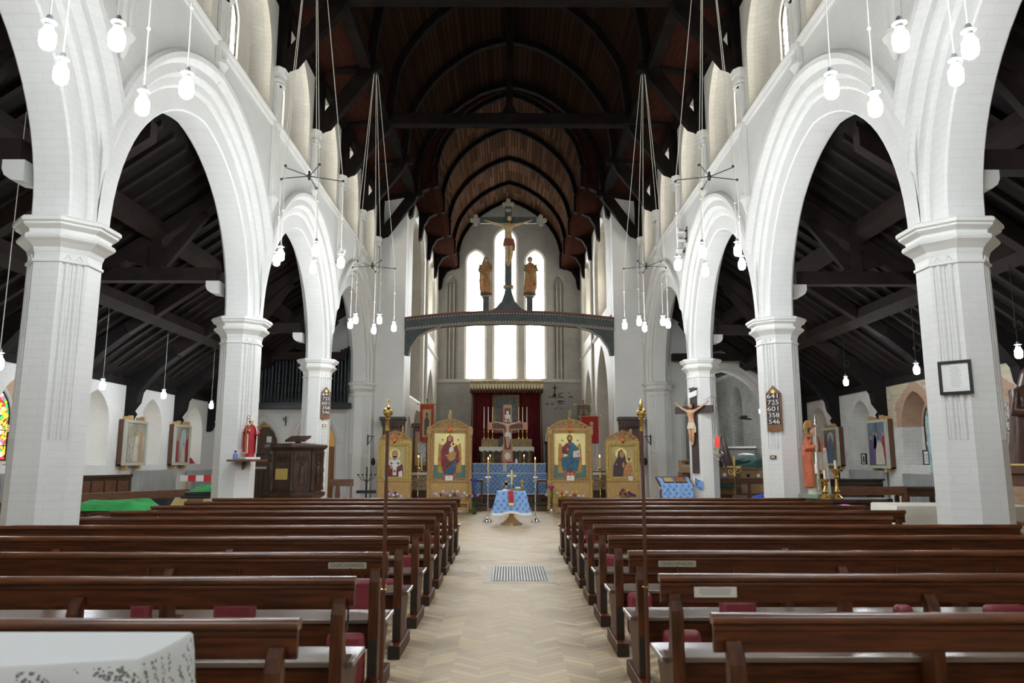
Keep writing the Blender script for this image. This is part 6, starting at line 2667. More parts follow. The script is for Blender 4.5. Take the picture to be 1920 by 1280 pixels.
def hanging_shrine(label, x, y, full, fig, back):
    t = thing('statue_shrine', label, 'shrine', (x, y, 0))
    zb = 0 if full else 1.5
    mb = MB()
    mb.box(-.36, .36, .12, .17, zb, 2.85)
    mb.build('back_panel', BROWN, t)
    mb = MB()
    mb.box(-.42, .42, -.30, .18, 2.82, 2.93)
    mb.box(-.38, .38, -.26, .17, 2.74, 2.82)
    mb.build('canopy', DARKOAK, t, bevel=.015)
    mb = MB()
    for i in range(8):
        a = -.36 + .72 * i / 8
        mb.prism([(a, 2.74), (a + .09, 2.74), (a + .075, 2.64), (a + .045, 2.58), (a + .015, 2.64)], -.25, -.23, 'y')
    mb.build('fringe', DARKOAK, t)
    for s in (-1, 1):
        mb = MB()
        mb.cyl((s * .34, -.2, zb if full else 1.5), (s * .34, -.2, 2.75), .018)
        mb.build('side_post', BRASS if full else DARKOAK, t)
    mb = MB()
    mb.box(-.36, .36, -.24, .15, (1.0 if full else 1.5), (1.08 if full else 1.58))
    mb.build('shelf', DARKOAK, t)
    if full:
        mb = MB()
        mb.box(-.34, .34, -.2, .15, 0, 1.0)
        mb.build('base_cabinet', DARKOAK, t)
    z = 1.08 if full else 1.58
    h = 1.35 if full else 1.0
    mb = MB()
    mb.loft([(z, .2, .12, 0, 0, .06), (z + .5 * h, .17, .11, 0, 0, .06), (z + .75 * h, .15, .09, 0, 0, 0), (z + .82 * h, .06, .05, 0, 0, 0)], 20, k=7)
    mb.build('figure_robe', fig, t, smooth=70)
    mb = MB()
    mb.loft([(z + .01, .24, .06, 0, .06, .05), (z + .6 * h, .2, .06, 0, .05, .05), (z + .8 * h, .1, .05, 0, .03, 0)], 16, k=5)
    mb.build('figure_mantle', back, t, smooth=70)
    head_on(t, (0, -.02, z + .91 * h), .085 * h, SKIN, HAIR)
    return t


hanging_shrine('carved canopied shrine with a red robed statue behind the bishop icon stand', -3.78, 24.5, True, RED, mat('shrine_green', (.03, .22, .12), .6))
hanging_shrine('small dark canopied shrine behind the dark-veiled mother icon stand', 3.95, 24.5, False, DARKOAK, BROWN)

# ================================================================== ON AND AROUND THE PIERS
def bishop_statue(name, label, loc, H, rz, robe, cape, trim_m, plinth, mitre=True, crook=True):
    t = thing(name, label, 'statue', loc, rz)
    mb = MB()
    mb.prism([(x * .26 * H, y * .24 * H) for x, y in ((-.7, -.8), (.7, -.8), (.9, .2), (.6, .8), (-.6, .8), (-.9, .2))], 0, .05 * H, 'z')
    mb.build('plinth', plinth, t, bevel=.006)
    z0, h = .05 * H, .95 * H
    mb = MB()
    mb.loft([(z0, .125 * h, .10 * h, 0, 0, .05), (z0 + .2 * h, .12 * h, .095 * h, 0, 0, .06), (z0 + .45 * h, .115 * h, .09 * h, 0, 0, .04), (z0 + .62 * h, .12 * h, .085 * h, 0, 0, .02), (z0 + .74 * h, .115 * h, .07 * h, 0, 0, 0), (z0 + .79 * h, .05 * h, .045 * h, 0, 0, 0)], 28, k=9)
    mb.build('alb', robe, t, smooth=70)
    mb = MB()
    # cope open at the front
    n = 26
    rows = []
    for zf, rx, ry in ((.10, .165, .135), (.3, .17, .14), (.5, .175, .14), (.66, .165, .125), (.76, .125, .09), (.80, .06, .055)):
        row = []
        for i in range(n + 1):
            a = R(-46 + 272 * i / n)
            w = 1 + .03 * math.sin(i * 1.6)
            row.append((rx * h * w * math.cos(a), ry * h * w * math.sin(a) + .01 * h, z0 + zf * h))
        rows.append(row)
    mb.bridge(rows, close=False)
    for s in (-1, 1):
        mb.tube([(s * .11 * h, -.01 * h, z0 + .75 * h), (s * .17 * h, -.04 * h, z0 + .60 * h), (s * .10 * h, -.13 * h, z0 + (.56 if s > 0 else .62) * h)], [.045 * h, .055 * h, .045 * h], 10)
    cp = mb.build('cape', cape, t, smooth=70)
    mb = MB()
    for s in (-1, 1):
        e = [(r[0 if s > 0 else n]) for r in rows]
        mb.tube([(p[0], p[1] - .01 * h, p[2]) for p in e], .016 * h, 6)
    mb.tube([rows[0][i] for i in range(n + 1)], .014 * h, 5)
    mb.build('cape_border', trim_m, cp, smooth=70)
    mb = MB()
    hand(mb, (-.10 * h, -.15 * h, z0 + .64 * h), (.1, -.4, 1), .024 * h)
    hand(mb, (.10 * h, -.15 * h, z0 + .57 * h), (-.6, -.5, .1), .024 * h)
    mb.build('hands', SKIN, t, smooth=70)
    head_on(t, (0, -.02 * h, z0 + .85 * h), .062 * h, SKIN, HAIR, beard=False)
    if mitre:
        mb = MB()
        mb.loft([(z0 + .885 * h, .056 * h, .060 * h, 0, -.01 * h), (z0 + .93 * h, .062 * h, .060 * h, 0, -.01 * h), (z0 + .97 * h, .045 * h, .040 * h, 0, -.01 * h), (z0 + 1.0 * h, .008 * h, .01 * h, 0, -.01 * h)], 18)
        mb.build('mitre', trim_m, t, smooth=50)
    if crook:
        mb = MB()
        x = -.17 * h
        pts = [(x, -.12 * h, z0), (x, -.13 * h, z0 + .95 * h)]
        for i in range(9):
            a = R(180 - 40 * i)
            pts.append((x + .035 * h + .035 * h * math.cos(a), -.13 * h, z0 + .97 * h + .04 * h * math.sin(a)))
        mb.tube(pts, .009 * h, 6)
        mb.build('crozier', BRASS, t, smooth=60)
    return t


PIERD = [(sg, k) for sg in (-1, 1) for k in (1, 2, 3)]
F = PR * math.cos(R(22.5))          # apothem of a pier
D45 = math.sqrt(.5)


def on_diag(sg, k, z, out=0.0, along=0.0):
    """point on the diagonal pier face that looks towards the nave and the west door; returns point and z rotation"""
    nx, ny = -sg * D45, -D45
    p = Vector((sg * PX, PIL[k], z)) + Vector((nx, ny, 0)) * (F + out) + Vector((-ny, nx, 0)) * along
    rz = math.atan2(nx, -ny)
    return p, rz if False else math.atan2(ny, nx) + math.pi / 2


# small bishop on a bracket shelf
p, rz = on_diag(-1, 2, 1.50, .006)
t = thing('bracket_shelf', 'small dark wooden bracket shelf on the pier under the little bishop statue', 'shelf', p, rz)
mb = MB()
mb.prism([(-.30, -.30), (.30, -.30), (.30, -.001), (-.30, -.001)], .0, .035, 'z')
mb.build('board', BROWN, t, bevel=.005)
mb = MB()
mb.prism([(-.001, -.14), (-.22, 0), (-.001, 0)], -.02, .02, 'x')
mb.build('bracket', BROWN, t)
p2, rz = on_diag(-1, 2, 1.537, .165, .03)
bishop_statue('bishop_statue', 'little painted bishop statue in a red and cream cope on the pier shelf', p2, .74, rz, RED, RED, CREAM, STONE)
p2, rz = on_diag(-1, 2, 1.535, .16, -.22)
t = thing('votive_bottle', 'tiny blue bottle beside the little bishop statue', 'bottle', p2)
mb = MB()
mb.lathe([(.035, 0), (.04, .01), (.04, .09), (.015, .11), (.015, .13)], n=12)
mb.build('bottle', mat('pale_blue_glass', (.22, .28, .62), .2), t, smooth=50)
mb = MB()
mb.cyl((0, 0, .125), (0, 0, .15), .02)
mb.build('cap', IRON, t)


def hymn_board(sg, k, along, zb, lab, h=.80, w=.275):
    p, rz = on_diag(sg, k, zb, .008, along)
    t = thing('hymn_board', lab, 'hymn board', p, rz)
    mb = MB()
    mb.prism([(-w / 2, 0), (w / 2, 0), (w / 2, h - .14), (0, h), (-w / 2, h - .14)], -.035, 0, 'y')
    mb.build('board', mat('hymn_oak', (.23, .10, .04), .5, var=.3, vscale=5), t, bevel=.005)
    for i, s in enumerate(('641', '725', '601', '358', '546')):
        z = h - .19 - i * .112
        mb = MB()
        mb.box(-w / 2 + .018, w / 2 - .018, -.040, -.034, z - .047, z + .047)
        c = mb.build('number_slip', BLACK, t)
        text_part('number', s, .105, WHITEP, c, (0, -.0405, z), depth=.001, width=.20)
    mb = MB()
    mb.lathe([(.035, -.006), (.04, 0)], n=5)
    o = mb.build('gilt_emblem', GOLD, t)
    o.rotation_euler = (R(90), 0, 0)
    o.location = (0, -.036, h - .105)
    return t


p = at(1459, 808, PIL[2] - .3)
hymn_board(1, 2, .05, p.z, 'wooden hymn board with white numbers on the pier by the orange-caped statue')
p = at(604, 785, PIL[3] - .3)
hymn_board(-1, 3, .05, p.z, 'wooden hymn board with white numbers on the pier above the pulpit', h=.80, w=.26)
for sg, k, lab in ((-1, 3, 'small brass plate under the hymn board above the pulpit'), (1, 2, 'small dark plate under the hymn board by the orange-caped statue')):
    zz = at(600, 798, PIL[3]).z if sg < 0 else at(1462, 857, PIL[2]).z
    p, rz = on_diag(sg, k, zz, .006, .04 if sg < 0 else -.02)
    t = thing('wall_plate', lab, 'plate', p, rz)
    mb = MB()
    mb.box(-.055, .055, -.02, 0, -.03, .03)
    mb.build('plate', BRASS if sg < 0 else BROWN, t, bevel=.004)
    mb = MB()
    mb.box(-.03, .03, -.024, -.02, -.012, .012)
    mb.build('lettering_field', PAPER if sg < 0 else GOLD, t)

# framed notice
p, rz = on_diag(1, 1, at(1812, 738, PIL[1] - .3).z, .008, .02)
t = thing('framed_notice', 'black framed white notice hung on the big pier with no other fittings', 'picture', p, rz)
mb = MB()
for a, b, c, d in ((-.155, -.125, 0, .35), (.125, .155, 0, .35), (-.125, .125, 0, .03), (-.125, .125, .32, .35)):
    mb.box(a, b, -.028, 0, c, d)
mb.build('frame', BLACK, t, bevel=.003)
mb = MB()
mb.box(-.125, .125, -.012, 0, .03, .32)
s_ = mb.build('sheet', PAPER, t)
mb = MB()
for i in range(19):
    z = .285 - i * .0118
    w = random.uniform(.03, .06)
    mb.box(-w, w, -.0125, -.012, z, z + .004)
mb.box(-.10, -.05, -.0125, -.012, .300, .303)
mb.box(-.09, .09, -.0125, -.012, .045, .048)
mb.build('print', mat('light_print', (.5, .5, .5), .8), s_)

# big wall crucifix
p, rz = on_diag(1, 3, at(1310, 887, PIL[3] - .35).z, .008, -.02)
t = thing('wall_crucifix', 'large dark wooden crucifix with a carved figure hung on the pier', 'crucifix', p, rz)
H_ = at(1303, 727, PIL[3] - .35).z - p.z
mb = MB()
mb.box(-.085, .085, -.06, 0, 0, H_)
mb.box(-.53, .53, -.055, 0, H_ - .62, H_ - .44)
mb.build('cross', mat('crucifix_wood', (.055, .030, .032), .5, var=.2), t, bevel=.006)
mb = MB()
mb.prism([(-.12, H_ - .25), (0, H_ - .22), (.12, H_ - .18), (.12, H_ - .05), (0, H_ - .09), (-.12, H_ - .12)], -.078, -.0605, 'y')
mb.build('title_scroll', LINEN, t)
mb = MB()
mb.prism([(-.12, H_ - .02), (-.09, H_ + .02), (-.05, H_), (0, H_ + .03), (.05, H_), (.09, H_ + .02), (.12, H_ - .02)], -.05, 0, 'y')
mb.build('head_carving', mat('crucifix_wood', ()), t)
corpus(t, 1.08, SKINP, mat('ivory_cloth', (.62, .55, .40), .6), (-.03, -.06, H_ - 1.42), arm_rise=.13)

# sanctuary lamp hanging by that pier
p = at(1347, 850, 18.0)
t = thing('sanctuary_lamp', 'hanging silver lamp with a tall red glass beside the crucifix pier', 'lamp', (p.x, 18.0, 0))
zz = at(1347, 848, 18.0).z
mb = MB()
mb.lathe([(.01, zz - .22), (.03, zz - .18), (.02, zz - .14), (.11, zz - .07), (.13, zz - .03), (.09, zz), (.06, zz + .04), (.10, zz + .09), (.10, zz + .12), (.05, zz + .14)], n=18)
mb.build('silver_bowl', SILVER, t, smooth=50)
mb = MB()
mb.lathe([(.045, zz + .13), (.05, zz + .18), (.05, zz + .36), (.04, zz + .38)], n=14)
mb.build('red_glass', REDGLASS, t, smooth=50)
mb = MB()
for k in range(3):
    a = R(30 + 120 * k)
    mb.tube([(.10 * math.cos(a), .10 * math.sin(a), zz + .11), (0, 0, zz + 1.3)], .006, 4)
mb.tube([(0, 0, zz + 1.3), (-.06, .2, zz + 1.36), (-.13, .494, zz + 1.3)], .012, 5)
mb.build('chain', SILVER, t)
# wrought iron bracket lamp on the half pier beyond the pulpit
for sg, lab in ((-1, 'black iron bracket with a hanging lamp on the half pier beyond the pulpit'), (1, 'black iron bracket with a hanging lamp on the half pier behind the blue lectern')):
    p, rz = on_diag(sg, 4, 2.3, .007, -.1 * sg)
    p.y += .1
    t = thing('bracket_lamp', lab, 'lamp', p, rz, group='iron bracket lamps')
    mb = MB()
    mb.box(-.015, .015, -.02, 0, -.28, .05)
    mb.tube([(0, -.01, 0), (0, -.36, 0)], .012, 5)
    mb.tube([(0, -.01, -.25), (0, -.16, -.15), (0, -.26, -.01)], .010, 5)
    mb.build('bracket', IRON, t)
    mb = MB()
    mb.tube([(0, -.34, 0), (0, -.34, -.7)], .006, 4)
    mb.lathe([(.02, -.92), (.06, -.88), (.07, -.80), (.05, -.72), (.01, -.68)], (0, -.34, 0), 12)
    mb.build('hanging_lamp', IRON, t, smooth=50)

# theatre style floodlights on the arcade wall
for i, (u, v) in enumerate(((1276, 432), (1276, 447), (1273, 471), (1275, 488))):
    p = atx(u, v, FACE - .16)
    lab = '%s small white floodlight from the top on the arcade wall, crucifix side' % ORD[i]
    t = thing('floodlight', lab, 'floodlight', (FACE - .16, p.y, p.z), group='white floodlights on the arcade wall')
    mb = MB()
    mb.cbox((0, -.02, 0), (.16, .14, .13), Matrix.Rotation(R(-20 if i < 2 else 25), 4, 'X'))
    mb.build('housing', WHITEP, t, bevel=.01)
    mb = MB()
    mb.cbox((-.005, -.095, -.01 if i < 2 else .035), (.12, .01, .09), Matrix.Rotation(R(-20 if i < 2 else 25), 4, 'X'))
    mb.build('lens', mat('flood_glass', (.45, .40, .32), .2), t)
    mb = MB()
    mb.box(.07, .158, -.02, .02, -.02, .02)
    mb.box(.145, .158, -.06, .06, -.1, .1)
    mb.build('wall_bracket', IRON, t)
for i, (u, v) in enumerate(((642, 472), (640, 492))):
    p = atx(u, v, -FACE + .14)
    t = thing('floodlight', '%s white floodlight on the arcade wall behind the middle lamp ring, pulpit side' % ('upper' if i == 0 else 'lower'), 'floodlight', (-FACE + .14, p.y, p.z))
    mb = MB()
    mb.cbox((0, -.02, 0), (.15, .16, .14), Matrix.Rotation(R(20), 4, 'Y'))
    mb.build('housing', WHITEP, t, bevel=.01)
    mb = MB()
    mb.box(-.138, -.05, -.02, .02, -.02, .02)
    mb.build('wall_bracket', IRON, t)

# ================================================================== PULPIT AND PULPIT SIDE
t = thing('pulpit', 'dark carved oak pulpit with a brass plaque in front of the pier', 'pulpit', (-4.90, 17.35, 0), R(-14))
t.scale = (.88, .88, 1.02)
rp = .72
oc = [(math.cos(2 * math.pi * (i + .5) / 8), math.sin(2 * math.pi * (i + .5) / 8)) for i in range(8)]
mb = MB()
mb.lathe([(.30, 0), (.30, .3), (.42, .55), (.74, .70), (.78, .74), (.78, .80), (.70, .82)], n=8, ph=.5)
mb.build('foot', DARKOAK, t)
mb = MB()
mb.lathe([(.68, .80), (.68, 1.74)], n=8, ph=.5)
mb.build('body', DARKOAK, t)
mb = MB()
mb.lathe([(.69, 1.70), (.74, 1.74), (.80, 1.78), (.80, 1.83), (.76, 1.86)], n=8, ph=.5)
mb.build('cornice', DARKOAK, t)
for i in range(8):
    a, b = Vector(oc[i - 1]) * .68, Vector(oc[i]) * .68
    m = (a + b) / 2
    nn = m.normalized()
    if nn.y > .3:
        continue
    tt = (b - a).normalized()
    ang = math.atan2(tt.y, tt.x)
    mb = MB()
    mb.M = Matrix.Translation((m.x, m.y, 0)) @ Matrix.Rotation(ang + (math.pi if Vector((-tt.y, tt.x)).dot(nn) > 0 else 0), 4, 'Z')
    w = (b - a).length / 2
    mb.box(-w + .05, w - .05, -.012, 0, .86, .90)
    mb.box(-w + .05, w - .05, -.012, 0, 1.66, 1.70)
    mb.box(-w + .05, -w + .09, -.012, 0, .9, 1.66)
    mb.box(w - .09, w - .05, -.012, 0, .9, 1.66)
    for k in range(3):
        x = -w + .16 + k * (2 * w - .32) / 2
        curl(mb, (x, 1.54), .06, 1.3, 0, .012, 1 if k % 2 else -1, -.014)
        mb.tube([(x - .07, -.012, 1.46), (x, -.014, 1.62), (x + .07, -.012, 1.46)], .012, 5)
    if nn.x > .5:
        mb.loft([(.98, .07, .04, 0, -.02, .05), (1.2, .06, .035, 0, -.02, .05), (1.34, .05, .03, 0, -.02, 0), (1.38, .02, .02, 0, -.02, 0)], 12, k=5)
        mb.sph((0, -.02, 1.43), .035, 8, 6)
    mb.build('carved_panel', DARKOAK, t, smooth=40)
    mb = MB()
    q = b * 1.01
    mb.lathe([(.045, .84), (.05, .9), (.03, .95), (.045, 1.05), (.03, 1.2), (.05, 1.27), (.03, 1.35), (.04, 1.6), (.05, 1.7)], (q.x, q.y, 0), 10)
    mb.build('corner_shaft', DARKOAK, t, smooth=45)
mb = MB()
mb.cbox((0, 0, 0), (.34, .02, .24))
fa = Vector((oc[5][0] + oc[6][0], oc[5][1] + oc[6][1])) / 2 * .68
o = mb.build('brass_plaque', mat('plaque_brass', (.50, .38, .10), .4, .3), t, bevel=.004)
o.location = (fa.x, fa.y - .022, 1.20)
mb = MB()
mb.box(-.26, .26, -.12, .12, 1.86, 1.90)
mb.prism([(-.14, 1.90), (.14, 1.90), (.17, 2.08), (-.10, 1.96)], -.24, .24, 'x') if False else mb.prism([(-.16, 1.93), (.16, 2.03), (.16, 2.07), (-.16, 1.97)], -.28, .28, 'x')
mb.box(-.05, .05, -.05, .05, 1.86, 2.0)
rd = mb.build('reading_desk', DARKOAK, t)
rd.location = (.22, -.30, -.03)
# pulpit steps with a panelled side
t = thing('pulpit_stair', 'dark panelled stair side with a pale handrail running up to the pulpit', 'stair', (-6.12, 17.8, 0))
mb = MB()
mb.box(-.42, .42, -.05, .0, 0, 1.32)
for i in range(9):
    mb.box(-.40 + i * .09, -.36 + i * .09, -.065, -.05, .55, 1.26)
mb.build('panelled_side', DARKOAK, t)
mb = MB()
mb.box(-.44, .44, -.07, .03, 1.33, 1.38)
mb.build('handrail', STEEL, t)
for i in range(4):
    mb = MB()
    mb.box(-.40 + i * .2, -.2 + i * .2, .02, .7, 0, .2 + i * .2)
    mb.build('step', BROWN, t)

# organ
t = thing('pipe_organ', 'dark organ case with rows of black pipes high on the aisle end wall', 'organ', (-6.85, 24.53, 0))
mb = MB()
mb.box(-1.35, 1.75, -.62, 0, 3.18, 3.36)
mb.box(-1.30, 1.70, -.10, 0, 3.36, 5.0)
mb.build('case', BLACK, t)
mb = MB()
mb.box(-1.38, 1.78, -.66, -.60, 3.16, 3.30)
mb.build('base_moulding', BLACK, t, bevel=.01)
PIPE = mat('organ_pipe', (.020, .026, .030), .38, .3)
for i in range(27):
    x = -1.28 + i * .112
    f = abs(i - 9.5) / 9.5
    top = 5.72 - .50 * min(f, 1.3) - (0.0 if i not in (9, 10) else -.35) - .04 * (i % 2)
    if i > 19:
        top = 4.9 - .05 * (26 - i) + (0.3 if i > 23 else 0)
    mb = MB()
    mb.lathe([(.012, 3.36), (.046, 3.72), (.050, 3.76), (.050, top), (.042, top)], (x, -.45 + .04 * (i % 2), 0), 12)
    mb.prism([(x - .03, 3.74), (x + .03, 3.74), (x + .02, 3.85), (x - .02, 3.85)], -.51 + .04 * (i % 2), -.49 + .04 * (i % 2), 'y')
    mb.build('organ_pipe', PIPE, t, smooth=40)
mb = MB()
mb.tube([(-1.3, -.52, 4.02), (0, -.53, 3.95), (1.7, -.52, 4.02)], .018, 5)
mb.build('pipe_rail', BLACK, t)

# doors in the arches
t = thing('arched_door', 'dark plank door with a white notice in the arch behind the pulpit stair', 'door', (-8.05, 24.9, 0))
mb = MB()
for i in range(6):
    x = -.45 + i * .15
    zt = 1.95 + math.sqrt(max(0, 1 - (abs(x + .075) / .46) ** 2)) * .74
    mb.box(x + .004, x + .146, -.05, 0, .02, max(2.0, zt - .06))
mb.build('planks', mat('door_oak', (.10, .045, .022), .5, var=.4, vscale=4, stretch=(9, 9, 1)), t)
mb = MB()
for z in (.5, 1.7):
    mb.box(-.43, .3, -.062, -.05, z, z + .05)
mb.build('strap_hinges', IRON, t)
mb = MB()
mb.box(.05, .21, -.056, -.05, 2.12, 2.32)
mb.build('paper_sign', PAPER, t)
mb = MB()
mb.torus((.3, -.07, 1.1), .04, .008, 'y')
mb.build('ring_handle', IRON, t)
t = thing('wooden_cupboard', 'orange-brown cupboard standing inside the lit doorway beyond the pulpit', 'cupboard', (-5.75, 25.6, 0))
mb = MB()
mb.box(-.35, .35, -.2, .2, .05, 2.0)
mb.build('carcass', ORANGEW, t)
for s in (-1, 1):
    mb = MB()
    mb.box(s * .17 - .165, s * .17 + .165, -.22, -.20, .1, 1.95)
    d = mb.build('door', ORANGEW, t, bevel=.006)
    mb = MB()
    mb.sph((s * .03, -.235, 1.0), .018)
    mb.build('knob', BRASS, d)
mb = MB()
mb.box(-.36, .36, -.21, .21, 0, .05)
mb.build('plinth', BROWN, t)
# iron bracket on the end wall
t = thing('wall_hook', 'black iron scroll bracket on the end wall above the plank door', 'bracket', (-7.3, 24.53, 2.75))
mb = MB()
mb.box(-.015, .015, -.02, 0, -.1, .22)
mb.tube([(0, -.01, .15), (.0, -.3, .15)], .01, 5)
mb.tube([(0, -.01, -.05), (0, -.2, .13)], .008, 5)
mb.build('bracket', IRON, t)
mb = MB()
mb.torus((0, -.27, .10), .05, .008, 'x')
mb.build('scroll', IRON, t)

# clergy chair bench by the pulpit
p = at(636, 928, 20.3)
t = thing('prayer_desk', 'brown open-backed bench with a white cloth beyond the pulpit', 'bench', (-4.55, 20.2, 0), R(12))
for s in (-1, 1):
    mb = MB()
    mb.prism([(-.30, 0), (-.22, 0), (-.20, .5), (-.10, .98), (-.18, 1.02), (-.30, .55)], s * .34 - .03, s * .34 + .03, 'x')
    mb.build('end_frame', BROWN, t, bevel=.006)
mb = MB()
mb.box(-.40, .40, -.20, -.12, .86, 1.04)
mb.build('back_rail', BROWN, t)
mb = MB()
mb.prism([(-.05, .45), (.05, .45), (.07, .65), (.05, .86), (-.05, .86), (-.07, .65)], -.2, -.16, 'y')
mb.build('splat', BROWN, t)
mb = MB()
mb.box(-.40, .40, -.28, .12, .42, .47)
mb.build('seat', DARKOAK, t)
t = thing('white_candle_block', 'thick white candle standing on the bench beyond the pulpit', 'candle', (-4.62, 20.24, .472))
mb = MB()
mb.lathe([(.07, 0), (.075, .02), (.075, .30), (.06, .31)], n=14)
mb.build('candle', LINEN, t, smooth=40)
mb = MB()
mb.cyl((0, 0, .31), (0, 0, .34), .004)
mb.build('wick', IRON, t)
# pricket stand
p = at(690, 930, 21.6)
t = thing('pricket_stand', 'black iron votive candle stand between the half pier and the bishop icon', 'candle stand', (-4.02, 21.4, 0))
mb = MB()
mb.lathe([(.2, 0), (.18, .03), (.03, .06), (.025, .9), (.04, .95), (.02, 1.0), (.02, 1.35)], n=10)
mb.build('stem', IRON, t, smooth=40)
mb = MB()
mb.box(-.26, .26, -.1, .1, .62, .70)
mb.build('tray', IRON, t)
mb = MB()
for i in range(5):
    x = -.24 + i * .12
    mb.tube([(0, 0, .95), (x * .6, 0, 1.0), (x, 0, 1.12)], .009, 5)
    mb.lathe([(.03, 1.12), (.035, 1.15)], (x, 0, 0), 8)
mb.build('candle_arms', IRON, t)
t = thing('white_bag', 'grey-white plastic bag on the floor at the foot of the pulpit', 'bag', (-4.25, 17.2, 0))
mb = MB()
mb.loft([(0, .16, .12, 0, 0, .05), (.2, .18, .14, 0, 0, .08), (.4, .13, .1, 0, 0, .1), (.5, .05, .04, 0, 0, .2)], 18, k=5)
mb.build('bag', mat('grey_plastic', (.55, .58, .62), .4), t, smooth=60)


# aisle wall pictures
def wall_picture(label, sg, y, zc, w, h, tilt, paintf):
    x = sg * (XA - .005)
    t = thing('wall_painting', label, 'painting', (x, y, zc), R(-90 if sg > 0 else 90))
    dz = .17
    for zz in (-h / 2 - .05, h / 2 + .02):
        for xx in (-w * .3, w * .3):
            mb = MB()
            mb.box(xx - .05, xx + .05, -dz, 0, zz - .04, zz + .06)
            mb.build('batten', PINE, t)
    mb = MB()
    mb.box(-w / 2 + .03, w / 2 - .03, -dz, -dz + .03, -h / 2 + .03, h / 2 - .03)
    cv = mb.build('canvas', mat('canvas_' + label.split()[0] + '_' + str(len(label)), paintf[0], .7, var=.3, vscale=3), t)
    mb = MB()
    f = .075
    for a, b, c, d in ((-w / 2, -w / 2 + f, -h / 2, h / 2), (w / 2 - f, w / 2, -h / 2, h / 2), (-w / 2 + f, w / 2 - f, -h / 2, -h / 2 + f), (-w / 2 + f, w / 2 - f, h / 2 - f, h / 2)):
        mb.box(a, b, -dz - .03, -dz + .04, c, d)
    mb.build('frame', GREYF, t, bevel=.006)
    mb = MB()
    mb.box(-w / 2, w / 2, -dz + .04, -.02, -h / 2, -h / 2 + .03)
    mb.box(-w / 2, -w / 2 + .03, -dz + .04, -.02, -h / 2, h / 2)
    mb.box(w / 2 - .03, w / 2, -dz + .04, -.02, -h / 2, h / 2)
    mb.build('side_boards', BROWN, t)
    k = 0
    for nm, m, polys in paintf[1]:
        for pl in polys:
            mb = MB()
            flat(mb, [(a * w, b * h) for a, b in pl], -dz - .002 - .0015 * k)
            mb.build(nm, m, cv)
        k += 1
    for s in (-1, 1):
        mb = MB()
        mb.box(s * w * .28 - .05, s * w * .28 + .05, -dz - .035, -dz + .05, h / 2 - .02, h / 2 + .10)
        mb.build('top_clip', PINE, t)
    return t


def fig(cx, cz, hh, wd):
    return [(cx - wd, cz), (cx + wd, cz), (cx + wd * .75, cz + hh * .6), (cx + wd * .3, cz + hh * .8), (cx - wd * .3, cz + hh * .8), (cx - wd * .8, cz + hh * .55)]


PG = mat('paint_grey', (.45, .43, .36), .7, var=.3, vscale=6)
PW = mat('paint_ivory', (.62, .58, .47), .7, var=.2, vscale=6)
PR = mat('paint_crimson', (.30, .04, .045), .7)
PB = mat('paint_blue', (.10, .17, .26), .7, var=.3, vscale=6)
PP = mat('paint_violet', (.14, .08, .22), .7)
PT = mat('paint_tan', (.46, .28, .15), .7)
PS = mat('paint_sky', (.42, .50, .55), .7)
PD = mat('paint_dark', (.07, .07, .08), .7)
y = atx(242, 830, -XA).y
wall_picture('faded wall painting of pale robed figures in a grey frame, nearer the big pier', -1, y, 1.5 + (865 - 830) / 1418 * y * .99, 1.10, 1.12, 0,
             ((.38, .35, .27), (('painted_figure', PG, [fig(-.2, -.4, .8, .13), fig(.05, -.42, .85, .14)]), ('painted_robe', PW, [fig(.02, -.4, .7, .10)]), ('painted_tan', PT, [fig(.27, -.4, .75, .07)]), ('painted_head', PT, [ell(.02, .20, .05, .06, 12), ell(-.2, .14, .05, .06, 12), ell(.27, .22, .04, .05, 12)]))))
y = atx(331, 834, -XA).y
wall_picture('faded wall painting with a pale arch and red robed figures, nearer the altar', -1, y, 1.5 + (865 - 834) / 1418 * y * .99, 1.02, 1.14, 0,
             ((.38, .33, .26), (('painted_arch', PS, [ell(.05, .1, .18, .28, 20)]), ('painted_red_figure', PR, [fig(-.3, -.42, .75, .10), fig(.30, -.42, .8, .12)]), ('painted_ivory', PW, [fig(.08, -.42, .55, .14)]), ('painted_head', PT, [ell(-.3, .15, .06, .06, 12), ell(.28, .2, .05, .06, 12), ell(.08, .02, .04, .05, 12)]))))
y = atx(1570, 837, XA).y
wall_picture('dull wall painting of a blue-green kneeling figure in a grey frame, beside the orange-caped statue', 1, y, 1.5 + (865 - 837) / 1418 * y * .99, 1.02, 1.1, 0,
             ((.20, .19, .13), (('painted_glow', PS, [ell(.02, .22, .2, .16, 20)]), ('painted_red', PR, [fig(-.3, -.1, .55, .09), fig(.32, -.1, .5, .08)]), ('painted_figure', PB, [fig(.0, -.42, .85, .22)]), ('painted_head', PT, [ell(.0, .26, .05, .06, 12)]))))
y = atx(1659, 832, XA).y
wall_picture('wall painting of a blue-robed group above a white-robed kneeling figure, beside the stripped brick arch', 1, y, 1.5 + (865 - 832) / 1418 * y * .99, 1.06, 1.22, 0,
             ((.16, .20, .27), (('painted_ground', mat('paint_green', (.10, .13, .08), .7), [[(-.43, -.45), (.43, -.45), (.43, -.33), (-.43, -.33)]]), ('painted_pillar', PD, [[(-.01, .1), (.01, .1), (.01, .45), (-.01, .45)]]), ('painted_violet', PP, [fig(-.28, -.38, .6, .14)]), ('painted_blue', PB, [fig(0, -.25, .6, .18), fig(-.1, -.1, .4, .1)]), ('painted_red', PR, [fig(.33, -.3, .65, .10)]), ('painted_white', PW, [fig(.12, -.42, .6, .22)]), ('painted_head', PT, [ell(-.28, .13, .045, .045, 12), ell(0, .2, .045, .045, 12), ell(.33, .2, .04, .045, 12), ell(.14, .04, .045, .045, 12), ell(-.12, .22, .04, .04, 12)]))))


